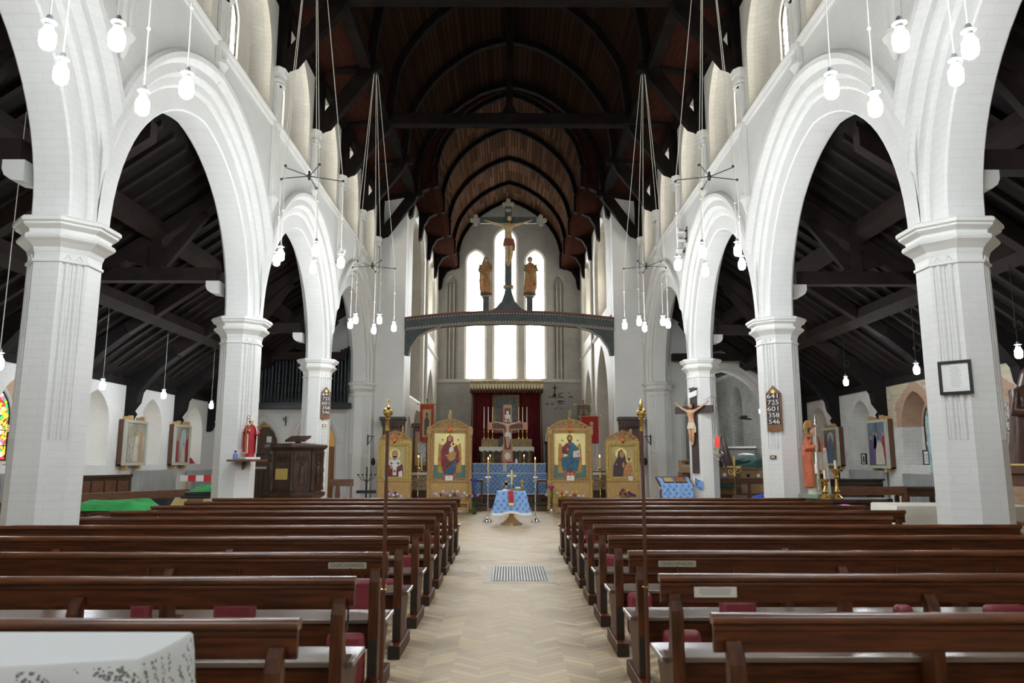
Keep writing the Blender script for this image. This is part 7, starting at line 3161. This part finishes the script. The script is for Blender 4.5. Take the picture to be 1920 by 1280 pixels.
# radiators
def radiator(label, sg, y0, y1, z0=.12, z1=1.28):
    t = thing('radiator', label, 'radiator', (sg * (XA - .14), (y0 + y1) / 2, 0), group=None)
    n = int((y1 - y0) / .075)
    for i in range(n):
        y = -(y1 - y0) / 2 + (i + .5) * (y1 - y0) / n
        mb = MB()
        mb.box(-.085, .085, y - .024, y + .024, z0, z1)
        mb.build('column', RADI, t, bevel=.018)
    mb = MB()
    mb.cyl((0, -(y1 - y0) / 2, z0 + .08), (0, (y1 - y0) / 2, z0 + .08), .03)
    mb.cyl((0, -(y1 - y0) / 2, z1 - .08), (0, (y1 - y0) / 2, z1 - .08), .03)
    mb.build('header_pipe', RADI, t)
    for s in (-1, 1):
        mb = MB()
        mb.box(-.05, .05, s * ((y1 - y0) / 2 - .06) - .03, s * ((y1 - y0) / 2 - .06) + .03, 0, z0)
        mb.build('foot', RADI, t)
    return t


radiator('grey column radiator under the sill between the two faded paintings', -1, 19.0, 21.2)
radiator('grey column radiator beyond the paintings, behind the striped barrier plank', -1, 22.2, 23.9, .12, 1.25)
radiator('grey column radiator under the stained glass window', -1, 13.2, 14.6)
radiator('grey column radiator between the two wall paintings, piano side', 1, 18.9, 20.7)
radiator('large grey column radiator under the stripped brick arch', 1, 15.9, 17.9, .12, 1.22)


# sill objects
def sill_frame(label, sg, y, w, h, inner, rz=0):
    t = thing('sill_picture', label, 'picture', (sg * (XA + .12), y, 1.42), R((-90 if sg > 0 else 90) + rz))
    mb = MB()
    for a, b, c, d in ((-w / 2, -w / 2 + .03, 0, h), (w / 2 - .03, w / 2, 0, h), (-w / 2 + .03, w / 2 - .03, 0, .03), (-w / 2 + .03, w / 2 - .03, h - .03, h)):
        mb.box(a, b, -.02, .02, c, d)
    mb.build('frame', BLACK, t)
    mb = MB()
    mb.box(-w / 2 + .03, w / 2 - .03, -.005, .01, .03, h - .03)
    c = mb.build('sheet', PAPER, t)
    mb = MB()
    if inner:
        flat(mb, fig(0, .06, h * .75, w * .22), -.006)
        flat(mb, ell(0, h * .72, w * .1, h * .1, 12), -.006)
        mb.build('printed_portrait', PD, c)
    else:
        for i in range(6):
            mb.box(-w * .3, w * .3, -.0065, -.005, h * .72 - i * .035, h * .72 - i * .035 + .014)
        mb.build('print', INK, c)
    return t


sill_frame('small black framed portrait on the sill between the wall paintings, piano side', 1, atx(1620, 862, XA + .1).y, .27, .30, True)
sill_frame('small framed text sheet on the brick sill under the stripped arch', 1, atx(1738, 862, XA + .1).y, .26, .34, False)
sill_frame('small framed card on the sill beside the nearer faded painting', -1, atx(262, 868, -XA - .1).y, .26, .32, False)


def sill_candle(label, sg, y, h):
    t = thing('sill_candlestick', label, 'candlestick', (sg * (XA + .28), y, 1.42))
    mb = MB()
    mb.lathe([(.12, 0), (.1, .015), (.014, .03), (.012, h), (.05, h + .01), (.05, h + .03)], n=12)
    mb.build('stand', IRON, t, smooth=40)
    mb = MB()
    mb.lathe([(.055, h + .03), (.058, h + .16), (.05, h + .17)], n=12)
    mb.build('candle', LINEN, t)
    return t


sill_candle('iron stand with a thick white candle on the sill between the faded paintings', -1, 20.1, .5)
sill_candle('iron stand with a thick white candle on the sill of the stained glass window', -1, 14.75, .62)
sill_candle('iron stand with a white candle on the sill behind the small portrait', 1, 20.35, .62)
t = thing('red_cloth', 'red and white cloth heaped on the sill beside the farther faded painting', 'cloth', (-XA - .2, 22.9, 1.42))
mb = MB()
mb.grid(lambda u, v: (-.12 + .24 * u, -.25 + .5 * v, .02 + .22 * math.sin(math.pi * u) * math.sin(math.pi * v) * (1 + .3 * math.sin(9 * v))), 8, 12)
mb.build('cloth', RED, t, smooth=60)
t = thing('wall_speaker', 'small dark loudspeaker on the edge of the stained glass niche', 'speaker', (-XA + .12, 14.0 + .98, 2.05))
mb = MB()
mb.lathe([(.06, -.09), (.09, -.05), (.09, .06), (.05, .09)], n=12)
mb.build('case', IRON, t, smooth=50)
mb = MB()
mb.cyl((0, 0, 0), (-.118, 0, 0), .02)
mb.build('arm', IRON, t)

# ================================================================== LOOSE FURNITURE, PULPIT-SIDE AISLE
def bench(label, x, y, L, rz, zt=.92, m=BROWN, back=True):
    t = thing('side_bench', label, 'bench', (x, y, 0), rz)
    mb = MB()
    mb.box(-L / 2, L / 2, -.03, .03, zt - .16, zt)
    mb.build('back_rail', m, t, bevel=.006)
    mb = MB()
    mb.box(-L / 2, L / 2, .03, .38, .42, .46)
    mb.build('seat', m, t, bevel=.006)
    n = max(2, int(L / 1.3) + 1)
    for i in range(n):
        a = -L / 2 + .05 + (L - .1) * i / (n - 1)
        mb = MB()
        mb.prism([(-.05, 0), (-.05, zt - .10), (.03, zt - .16), (.10, .5), (.38, .44), (.36, 0), (.28, 0), (.2, .35), (.05, .35), (.03, 0)], a - .03, a + .03, 'x')
        mb.build('end_panel', m, t)
    return t


bench('long brown bench along the aisle behind the green cloth', -7.6, 14.6, 3.6, R(64))
bench('short brown bench end beside the big pier, under the green cloth', -6.75, 10.8, 1.3, R(8), .93)
bench('brown bench near the camera by the aisle wall, cut by the frame', -8.2, 10.6, 1.6, R(80), .95)
t = thing('settle', 'dark panelled settle against the aisle wall below the faded painting', 'settle', (-8.9, 16.4, 0), R(75))
mb = MB()
mb.box(-.95, .95, -.04, .02, .35, 1.16)
mb.build('back', DARKOAK, t)
for i in range(5):
    mb = MB()
    mb.box(-.9 + i * .365, -.58 + i * .365, -.055, -.04, .55, 1.08)
    mb.build('back_panel', BROWN, t, bevel=.008)
mb = MB()
mb.box(-.98, .98, -.07, .05, 1.16, 1.21)
mb.build('top_rail', DARKOAK, t)
mb = MB()
mb.box(-.95, .95, -.5, -.04, .40, .45)
mb.build('seat', DARKOAK, t)
for s in (-1, 1):
    mb = MB()
    mb.box(s * .93 - .03, s * .93 + .03, -.48, .02, 0, .40)
    mb.build('end_panel', DARKOAK, t)


def crumple(name, label, cat, x, y, z, sx, sy, h, m, seed, drop=.0):
    random.seed(seed)
    ph = [random.uniform(0, 6) for _ in range(6)]
    t = thing(name, label, cat, (x, y, z))

    def fn(u, v):
        e = min(1, 6 * min(u, 1 - u)) * min(1, 6 * min(v, 1 - v))
        w = .5 + .25 * math.sin(5 * u + ph[0] + 2 * v) + .25 * math.sin(7 * v + ph[1] - 3 * u)
        return (-sx / 2 + sx * u + .03 * math.sin(9 * v + ph[2]), -sy / 2 + sy * v + .03 * math.sin(8 * u + ph[3]), h * (.25 + .75 * w) * e - drop * (1 - e) + .004)
    mb = MB()
    mb.grid(fn, 26, 20)
    mb.build('cloth', m, t, smooth=60)
    return t


p = at(245, 945, 11.6)
t = thing('low_table', 'low table hidden under the bright green cloth', 'table', (-6.0, 11.6, 0))
mb = MB()
mb.box(-.62, .62, -.35, .35, .74, .78)
mb.build('table_top', BROWN, t)
for sx in (-.55, .55):
    for sy in (-.28, .28):
        mb = MB()
        mb.box(sx - .03, sx + .03, sy - .03, sy + .03, 0, .74)
        mb.build('leg', BROWN, t)
crumple('green_cloth', 'bright green crumpled cloth spread beside the big pier', 'cloth', -6.0, 11.6, .782, 1.30, .8, .20, GREEN, 3)
crumple('green_cloth', 'small dark-edged green cloth hanging over the end of the short bench', 'cloth', -6.35, 10.74, .936, .30, .35, .08, GREEN, 8)
# table with cardboard and folded cloths by the second pier
t = thing('cardboard_box', 'wide open cardboard box under the green cloths by the bishop statue pier', 'box', (-6.10, 15.3, 0))
mb = MB()
mb.box(-.48, .48, -.3, .3, 0, .78)
mb.build('box_body', CARD, t)
mb = MB()
mb.add([(-.48, -.3, .78), (-.2, -.34, .78), (-.25, -.5, .60), (-.52, -.46, .6)], [(0, 1, 2, 3)])
mb.add([(.1, -.3, .78), (.48, -.3, .78), (.5, -.5, .66), (.12, -.5, .66)], [(0, 1, 2, 3)])
mb.build('flaps', mat('yellow_card', (.55, .42, .16), .8), t)
crumple('green_cloth', 'green folded cloth lying on the wide cardboard box', 'cloth', -6.02, 15.3, .90, .8, .5, .14, GREEN, 5)
t = thing('folded_blanket', 'dark folded blanket under the green cloth on the cardboard box', 'blanket', (-6.05, 15.3, .782))
mb = MB()
mb.cbox((0, 0, .03), (.88, .52, .06))
mb.cbox((.02, 0, .087), (.80, .48, .05))
mb.build('blanket', mat('dark_blanket', (.05, .06, .08), .8), t, bevel=.02)
t = thing('barrier_plank', 'red and white striped barrier plank behind the cardboard box', 'barrier', (-7.9, 20.3, 0), R(6))
for i in range(9):
    mb = MB()
    mb.box(-.85 + i * .2, -.65 + i * .2, -.02, .02, .98, 1.14)
    mb.build('stripe', mat('barrier_red', (.62, .03, .025), .5) if i % 2 else WHITEP, t)
for s in (-.7, .8):
    mb = MB()
    mb.prism([(-.2, 0), (-.14, 0), (0, .9), (.14, 0), (.2, 0), (.03, .99), (-.03, .99)], s - .02, s + .02, 'x')
    mb.build('trestle', YELLOW if False else PINE, t)
t = thing('cardboard_box', 'brown cardboard panel standing behind the barrier plank', 'box', (-7.95, 21.6, 0))
mb = MB()
mb.box(-.45, .45, -.2, .2, 0, 1.28)
mb.build('box_body', CARD, t)
mb = MB()
mb.box(-.45, .45, -.204, -.2, .62, .68)
mb.build('tape', mat('parcel_tape', (.45, .32, .18), .4), t)
t = thing('dark_bin', 'small dark box on the floor beside the long brown bench', 'box', (-8.0, 17.6, 0))
mb = MB()
mb.box(-.2, .2, -.2, .2, 0, .72)
mb.build('box_body', mat('dark_blue_grey', (.03, .035, .05), .5), t, bevel=.015)
mb = MB()
mb.box(-.21, .21, -.21, .21, .72, .76)
mb.build('lid', BLACK, t)

# ================================================================== CRUCIFIX-SIDE AISLE
# lectern under blue damask with books
t = thing('lectern', 'sloping lectern under a blue damask cloth beside the crucifix pier', 'lectern', (4.05, 18.6, 0))
mb = MB()
mb.box(-.32, .32, -.22, .26, 0, .82)
mb.build('desk_body', BROWN, t)
mb = MB()
mb.prism([(-.26, .90), (.30, 1.10), (.30, 1.13), (-.26, .93)], -.42, .42, 'x')
mb.build('desk_slope', BROWN, t)
mb = MB()
xs = [-.38 + .76 * i / 30 for i in range(31)]
mb.bridge([[(x, .22, 1.115) for x in xs], [(x, -.275, .938) for x in xs], [(x, -.30 + .008 * math.sin(i), .75) for i, x in enumerate(xs)], [(x * 1.02, -.31 + .012 * math.sin(i), .40) for i, x in enumerate(xs)]], close=False)
c_ = mb.build('blue_cloth', DAMASK, t, smooth=60)
mb = MB()
mb.box(-.39, .39, -.335, -.315, .36, .41)
mb.build('white_fringe', LINEN, c_)
for x, w, lab, m in ((-.16, .24, 'dull green-gold icon lying on the blue lectern', DULLGOLD), (.14, .28, 'red and brown icon lying on the blue lectern', mat('icon_board', (.35, .13, .06), .5, var=.6, vscale=14))):
    t = thing('lectern_icon', lab, 'icon', (4.05 + x, 18.6, 1.0))
    t.rotation_euler = (R(20), 0, 0)
    mb = MB()
    mb.box(-w / 2, w / 2, -.14, .16, .045, .065)
    mb.build('board', BROWN, t)
    mb = MB()
    mb.box(-w / 2 + .02, w / 2 - .02, -.12, .14, .065, .068)
    mb.build('painted_face', m, t)
t = thing('blue_rag', 'corner of blue cloth hanging from the end of the lectern', 'cloth', (4.60, 18.55, .9))
mb = MB()
mb.grid(lambda u, v: (-.08 + .2 * u, -.1 + .1 * math.sin(3 * u), .22 * v - .1 * u), 6, 5)
mb.build('cloth', DAMASK, t, smooth=60)


def carton(label, x, y, z, w, d, h, m, flap=True, rz=0):
    t = thing('cardboard_box', label, 'box', (x, y, z), rz)
    mb = MB()
    mb.box(-w / 2, w / 2, -d / 2, d / 2, 0, h)
    mb.build('box_body', m, t)
    mb = MB()
    mb.box(-w / 2 + .002, w / 2 - .002, -d / 2 - .002, -d / 2, h * .44, h * .53)
    mb.build('tape', mat('parcel_tape', ()), t)
    if flap:
        mb = MB()
        mb.box(-w / 2 - .01, w / 2 + .01, -d / 2 - .10, -d / 2, h - .03, h)
        mb.build('flap', m, t)
    for s in (-1, 1):
        mb = MB()
        mb.box(s * w * .2 - .05, s * w * .2 + .05, -d / 2 - .003, -d / 2, h * .65, h * .78)
        mb.build('label', PAPER, t) if s > 0 else mb.build('handle_hole', BLACK, t)
    return t


XG = 5.0
carton('tall brown carton standing on the floor beside the crucifix pier', 5.0, 20.6, 0, .75, .5, .8, CARDDARK)
carton('brown carton stacked on the tall carton beside the crucifix pier', 5.0, 20.6, .802, .72, .48, .42, CARDDARK)
carton('small tan carton on top of the stack beside the crucifix pier', 4.9, 20.6, 1.224, .5, .4, .32, CARD)
t = thing('storage_table', 'long table piled with cartons inside the side chapel arch', 'table', (7.0, 25.6, 0))
mb = MB()
mb.box(-1.5, 1.5, -.4, .4, .40, .45)
mb.build('table_top', BROWN, t)
for sx in (-1.4, 1.4):
    for sy in (-.34, .34):
        mb = MB()
        mb.box(sx - .03, sx + .03, sy - .03, sy + .03, 0, .40)
        mb.build('leg', BROWN, t)
carton('open tan carton in the middle of the storage table', 7.0, 25.6, .452, .95, .6, .86, CARD)
carton('open tan carton at the pier end of the storage table', 8.15, 25.6, .452, .85, .6, .82, CARD)
carton('dark carton with labels at the crucifix end of the storage table', 6.0, 25.6, .452, .7, .6, .55, CARDDARK)
crumple('green_cloth', 'dark green cloth heaped over the cartons in the side chapel', 'cloth', 8.1, 25.55, 1.30, 1.1, .8, .42, DGREEN, 11)
crumple('black_bag', 'black plastic bag on the middle carton', 'bag', 6.95, 25.5, 1.33, .6, .5, .28, BLACK, 12)
crumple('dark_cloth', 'dark green cloth hanging low in front of the cartons', 'cloth', 7.0, 25.05, .66, 1.2, .3, .2, DGREEN, 14)
crumple('white_papers', 'white papers on top of the dark green cloth', 'papers', 8.0, 25.45, 1.72, .5, .3, .06, PAPER, 15)
crumple('blue_cloth', 'blue cloth beside the white cartons on the storage table', 'cloth', 6.9, 25.1, .9, .8, .3, .1, BLUECAN, 16)
t = thing('chapel_shelf', 'pale ledge with a dark panel below along the chapel wall', 'shelf', (8.0, 27.4, 0))
mb = MB()
mb.box(-1.0, .95, -.1, .25, 1.98, 2.04)
mb.build('ledge', STONE, t)
mb = MB()
mb.box(-1.0, .95, 0, .2, 0, 1.98)
mb.build('panel', mat('chapel_panel', (.20, .19, .17), .6), t)
t = thing('dark_statue', 'dark carved figure silhouetted before the chapel lancet', 'statue', (7.6, 27.0, 0))
mb = MB()
mb.box(-.25, .25, -.2, .2, 0, 1.25)
mb.build('pedestal', DARKOAK, t)
mb = MB()
mb.loft([(1.25, .38, .25, 0, 0, .12), (1.6, .30, .2, 0, 0, .12), (2.0, .2, .16, .02, 0, .1), (2.25, .1, .1, .03, 0, .1), (2.42, .03, .03, .04, 0, 0)], 22, k=6)
mb.build('figure', DARKOAK, t, smooth=60)
t = thing('leaning_board', 'tall grey mirror-like panel leaning inside the chapel arch behind the crucifix pier', 'panel', (6.05, 26.2, 0))
mb = MB()
mb.prism([(-.02, 1.1), (.25, 1.1), (.32, 3.0), (.0, 3.1)], 0, .04, 'y')
mb.build('panel', mat('grey_glass', (.25, .27, .27), .15), t)
mb = MB()
mb.tube([(-.02, -.01, 1.1), (.25, -.01, 1.1), (.32, -.01, 3.0), (0, -.01, 3.1)], .02, 5, closed=True)
mb.box(-.1, .4, .0, .2, 0, 1.1)
mb.build('frame', IRON, t)
# wall fan arm in the chapel
t = thing('swing_bracket', 'dark swing arm lamp bracket on the chapel wall beside the lancet', 'bracket', (8.97, 27.8, 3.05))
mb = MB()
mb.tube([(0, 0, 0), (-.5, -.25, .02)], .03, 6)
mb.sph((-.3, -.15, .08), (.14, .1, .06))
mb.build('arm', IRON, t)
# processional cross
p = at(1374, 930, 20.0)
t = thing('processional_cross', 'gilt processional cross on a pole beside the dark cartons', 'cross', (5.95, 20.0, 0))
mb = MB()
mb.lathe([(.18, 0), (.16, .05), (.02, .1), (.018, 1.05), (.04, 1.08), (.02, 1.12)], n=10)
mb.build('pole', BRASS, t, smooth=50)
mb = MB()
mb.cbox((0, 0, 1.36), (.04, .02, .5))
mb.cbox((0, 0, 1.36), (.30, .02, .04))
for s in (-1, 1):
    curl(mb, (s * .1, 1.24), .09, 1.2, 0, .012, s, 0)
    mb.sph((s * .16, 0, 1.36), .028)
mb.sph((0, 0, 1.62), .028)
mb.build('cross', GOLD, t, smooth=50)
t = thing('music_stand', 'thin black music stand with a white sheet beside the hymn board pier', 'stand', (6.75, 19.6, 0))
mb = MB()
mb.tube([(0, 0, 0), (0, 0, 1.38)], .012, 5)
mb.tube([(0, 0, 1.38), (.02, 0, 1.43), (.1, 0, 1.44)], .012, 5)
for k in range(3):
    a = R(90 + 120 * k)
    mb.tube([(.0, 0, .2), (.22 * math.cos(a), .22 * math.sin(a), .01)], .01, 5)
mb.build('stand', IRON, t)
mb = MB()
mb.cbox((.14, 0, 1.44), (.34, .16, .02))
mb.build('sheet', PAPER, t)
bench('brown bench in front of the cartons by the processional cross', 6.6, 20.9, 2.6, 0, 1.05)
t = thing('blue_tub', 'round blue plastic tub turned over beside the hymn board pier', 'tub', (6.25, 18.3, .0))
mb = MB()
mb.lathe([(.55, .0), (.55, .40), (.50, .55), (.36, .68), (.15, .74), (.02, .75)], n=28)
mb.build('tub', BLUECAN, t, smooth=50)
mb = MB()
mb.torus((0, 0, .42), .555, .02, 'z', 28, 6)
mb.build('rim', BLUECAN, t)

# orange-caped statue on a side table with candlesticks
t = thing('statue_table', 'dark side table carrying the orange-caped bishop statue', 'table', (5.46, 12.68, 0))
mb = MB()
mb.box(-.46, .60, -.50, .25, .84, .90)
mb.build('table_top', DARKOAK, t, bevel=.008)
mb = MB()
mb.box(-.42, .56, -.46, .22, .70, .84)
mb.build('frieze', DARKOAK, t)
for sx in (-.38, .52):
    for sy in (-.42, .12):
        mb = MB()
        mb.box(sx - .035, sx + .035, sy - .035, sy + .035, 0, .70)
        mb.build('leg', DARKOAK, t)
st = bishop_statue('bishop_statue', 'tall bishop statue in an orange cape standing beside the hymn board pier', (5.10, 12.68, .902), 1.30, R(30), CREAM, ICAPE, mat('statue_brown_gilt', (.32, .14, .045), .5), mat('statue_green', (.25, .30, .22), .6), crook=False)
st.scale = (.82, .82, 1)
mb = MB()
mb.tube([(-.2, -.25, .1), (-.19, -.26, 1.18)], .018, 6)
mb.lathe([(.02, 1.16), (.035, 1.2), (.0, 1.42)], (-.19, -.26, 0), 8)
mb.build('silver_staff', SILVER, st)
mb = MB()
mb.loft([(.40, .16, .06, 0, -.17, .05), (.60, .15, .06, 0, -.16, .03), (.75, .12, .05, 0, -.15, 0)], 14)
mb.build('breastplate', SILVER, st, smooth=60)
mb = MB()
mb.lathe([(.12, 0), (.12, .012)], n=20)
o = mb.build('halo', GOLD, st)
o.rotation_euler = (R(90), 0, 0)
o.location = (-.03, .07, 1.17)
mb = MB()
mb.cbox((.16, -.2, .45), (.06, .03, .75), Matrix.Rotation(R(-6), 4, 'Y'))
mb.build('sash', LINEN, st)
for x, y, h, lab in ((5.12, 12.30, .30, 'short brass candlestick in front of the orange-caped statue'), (5.33, 12.36, .46, 'taller brass candlestick beside the orange-caped statue')):
    t = thing('brass_candlestick', lab, 'candlestick', (x, y, .901))
    mb = MB()
    mb.lathe([(.10, 0), (.10, .02), (.06, .05), (.03, .08), (.05, .12), (.03, .16), (.02, h * .7), (.05, h * .75), (.02, h * .8), (.07, h), (.07, h + .02), (.02, h + .02)], n=16)
    mb.build('stick', BRASS, t, smooth=50)
    mb = MB()
    mb.cyl((0, 0, h), (0, 0, h + .16), .018)
    mb.build('candle', WAX, t)
t = thing('pink_toy', 'bright pink plastic tub on the floor behind the last pew, piano side', 'tub', (5.26, 11.93, 0))
mb = MB()
mb.lathe([(.10, 0), (.14, .5), (.16, .74), (.12, .82), (.02, .84)], n=16)
mb.build('tub', PINK, t, smooth=50)
mb = MB()
mb.torus((0, 0, .74), .16, .012, 'z')
mb.build('rim', PINK, t)
t = thing('waste_bin', 'black wire waste bin beside the pink tub', 'bin', (5.66, 11.9, 0))
mb = MB()
mb.lathe([(.13, 0), (.17, .80), (.16, .80), (.12, .02)], n=18)
mb.build('bin', IRON, t, smooth=50)
mb = MB()
mb.torus((0, 0, .80), .17, .012, 'z')
mb.build('rim', BLACK, t)

# piano, its desk, benches
t = thing('piano', 'black upright piano seen from its end below the wall paintings', 'piano', (7.15, 15.9, 0), R(8))
mb = MB()
mb.box(-.75, .75, .0, .35, 0, 1.10)
mb.build('case', BLACKG, t, bevel=.01)
mb = MB()
mb.box(-.78, .78, -.03, .38, 1.10, 1.14)
mb.build('lid', BLACKG, t, bevel=.006)
mb = MB()
mb.box(-.75, .75, -.28, 0, .62, .74)
mb.build('key_bed', BLACKG, t, bevel=.01)
mb = MB()
mb.box(-.68, .68, -.26, -.02, .74, .755)
mb.build('keyboard', WHITEP, t)
for s in (-1, 1):
    mb = MB()
    mb.box(s * .70 - .04, s * .70 + .04, -.27, -.2, 0, .62)
    mb.build('leg', BLACKG, t)
t = thing('black_chair', 'black slat-backed chair by the piano below the dull painting', 'chair', (6.55, 16.9, 0))
mb = MB()
for z in (1.08, 1.2, 1.34):
    mb.box(-.36, .36, .16, .20, z, z + .06)
mb.build('back_slats', BLACK, t)
for s in (-1, 1):
    mb = MB()
    mb.prism([(.14, 0), (.20, 0), (.21, 1.40), (.16, 1.40)], s * .36 - .025, s * .36 + .025, 'x')
    mb.build('leg', BLACK, t)
    mb = MB()
    mb.box(s * .36 - .025, s * .36 + .025, -.26, -.20, 0, .60)
    mb.build('leg', BLACK, t)
mb = MB()
mb.box(-.40, .40, -.28, .20, .60, .66)
mb.build('seat', BLACK, t)
t = thing('small_cross', 'small black standing cross on the black shelf below the radiator', 'cross', (7.45, 17.1, 0))
mb = MB()
mb.cyl((0, 0, 0), (0, 0, 1.10), .03)
mb.box(-.08, .08, -.06, .06, 1.08, 1.12)
mb.build('stand', BLACK, t)
mb = MB()
mb.cbox((0, 0, 1.25), (.03, .03, .3))
mb.cbox((0, 0, 1.30), (.16, .03, .03))
mb.build('cross', BLACK, t)
bench('brown wooden bench in front of the piano', 6.75, 14.7, 1.9, R(2), 1.02, ORANGEW if False else BROWN)
t = thing('dark_table', 'low dark wooden table against the large radiator', 'table', (8.42, 15.6, 0), R(-2))
mb = MB()
mb.box(-.42, .42, -.28, .28, .94, .99)
mb.build('table_top', DARKOAK, t, bevel=.008)
mb = MB()
mb.box(-.38, .38, -.24, .24, .80, .94)
mb.build('frieze', DARKOAK, t)
for sx in (-.36, .36):
    for sy in (-.22, .22):
        mb = MB()
        mb.box(sx - .035, sx + .035, sy - .035, sy + .035, 0, .80)
        mb.build('leg', DARKOAK, t)

# long table with a cream cloth
t = thing('long_table', 'long table under the cream cloth between the pews and the big pier', 'table', (5.9, 10.2, 0), R(-6))
mb = MB()
mb.box(-.8, .8, -.40, .40, .90, .93)
mb.build('table_top', BROWN, t)
for sx in (-.7, .7):
    for sy in (-.32, .32):
        mb = MB()
        mb.cyl((sx, sy, 0), (sx, sy, .90), .02)
        mb.build('leg', STEEL, t)
t2 = thing('cream_tablecloth', 'cream cloth with a folded corner over the long table', 'tablecloth', (5.9, 10.2, 0), R(-6))
mb = MB()
pl = []
for (ax, ay), (bx, by) in (((-.84, -.44), (.84, -.44)), ((.84, -.44), (.84, .44)), ((.84, .44), (-.84, .44)), ((-.84, .44), (-.84, -.44))):
    for i in range(14):
        pl.append((ax + (bx - ax) * i / 14, ay + (by - ay) * i / 14))
rg = []
for z, k, am in ((.936, .0, 0), (.92, .015, 0), (.8, .02, .012), (.62, .03, .025)):
    rg.append([(x * (1 + k / .8) , y * (1 + k / .44) + am * math.sin(i * .9), z) for i, (x, y) in enumerate(pl)])
mb.bridge(rg)
mb.add(rg[0], [tuple(range(len(pl)))])
mb.build('cloth', CREAM, t2, smooth=60)
mb = MB()
mb.add([(-.30, -.475, .93), (-.18, -.49, .93), (.0, -.50, .64), (-.38, -.50, .64)], [(0, 1, 2, 3)])
mb.build('folded_corner', LINEN, t2)

# dark carved statue on its stand at the frame edge
p = at(1918, 855, 8.8)
t = thing('statue_stand', 'brown wooden stand with gilt cresting under the dark carved statue', 'stand', (6.12, 8.75, 0))
mb = MB()
mb.box(-.34, .55, -.3, .3, 1.36, 1.46)
mb.box(-.30, .52, -.26, .26, 1.22, 1.36)
mb.build('cornice', BROWN, t, bevel=.012)
mb = MB()
mb.box(-.345, .555, -.305, .305, 1.455, 1.475)
mb.build('gilt_edge', GOLD, t)
mb = MB()
for i in range(7):
    x = -.27 + i * .12
    mb.prism([(x, 1.22), (x + .1, 1.22), (x + .1, 1.16), (x + .05, 1.11), (x, 1.16)], -.275, -.26, 'y')
mb.build('gilt_cresting', GOLD, t)
for sx in (-.26, .48):
    for sy in (-.22, .22):
        mb = MB()
        mb.box(sx - .03, sx + .03, sy - .03, sy + .03, 0, 1.22)
        mb.build('leg', BROWN, t)
mb = MB()
mb.box(-.28, .5, -.24, .24, .78, .82)
mb.build('shelf', BROWN, t)
MAH = mat('carved_mahogany', (.085, .030, .018), .3, var=.45, vscale=6, coat=.3)
t = thing('carved_statue', 'large dark brown carved wooden statue at the edge of the frame', 'statue', (6.15, 8.75, 1.475))
mb = MB()
mb.loft([(0, .30, .22, 0, 0, .05), (.12, .29, .22, 0, 0, .10), (.4, .25, .20, .0, 0, .12), (.7, .24, .18, .0, 0, .08), (.85, .22, .15, 0, 0, .03), (.93, .10, .09, 0, 0, 0)], 34, k=9)
mb.tube([(-.2, 0, .84), (-.26, -.08, .6), (-.06, -.22, .58)], [.07, .075, .055], 10)
mb.tube([(.2, 0, .84), (.26, -.08, .6), (.06, -.22, .62)], [.07, .075, .055], 10)
mb.build('robe', MAH, t, smooth=70)
head_on(t, (0, -.03, 1.03), .10, MAH, MAH, veil=MAH)
mb = MB()
hand(mb, (-.04, -.26, .60), (.3, -.4, 1), .03)
hand(mb, (.04, -.26, .63), (-.3, -.4, 1), .03)
mb.build('hands', MAH, t, smooth=70)
# coloured print on the stripped wall
y = atx(1765, 830, XA).y
t = thing('wall_print', 'narrow turquoise print on the stripped brick wall half behind the big pier', 'picture', (XA - .004, y, 1.5 + (865 - 832) / 1418 * y), R(-90))
mb = MB()
mb.box(-.42, .42, -.04, 0, -.62, .62)
mb.build('panel', mat('turquoise_print', (.16, .38, .42), .6, var=.6, vscale=5, c2=(.5, .6, .62)), t)
mb = MB()
mb.box(-.42, .42, -.06, 0, -.66, -.62)
mb.build('bottom_batten', PINE, t)
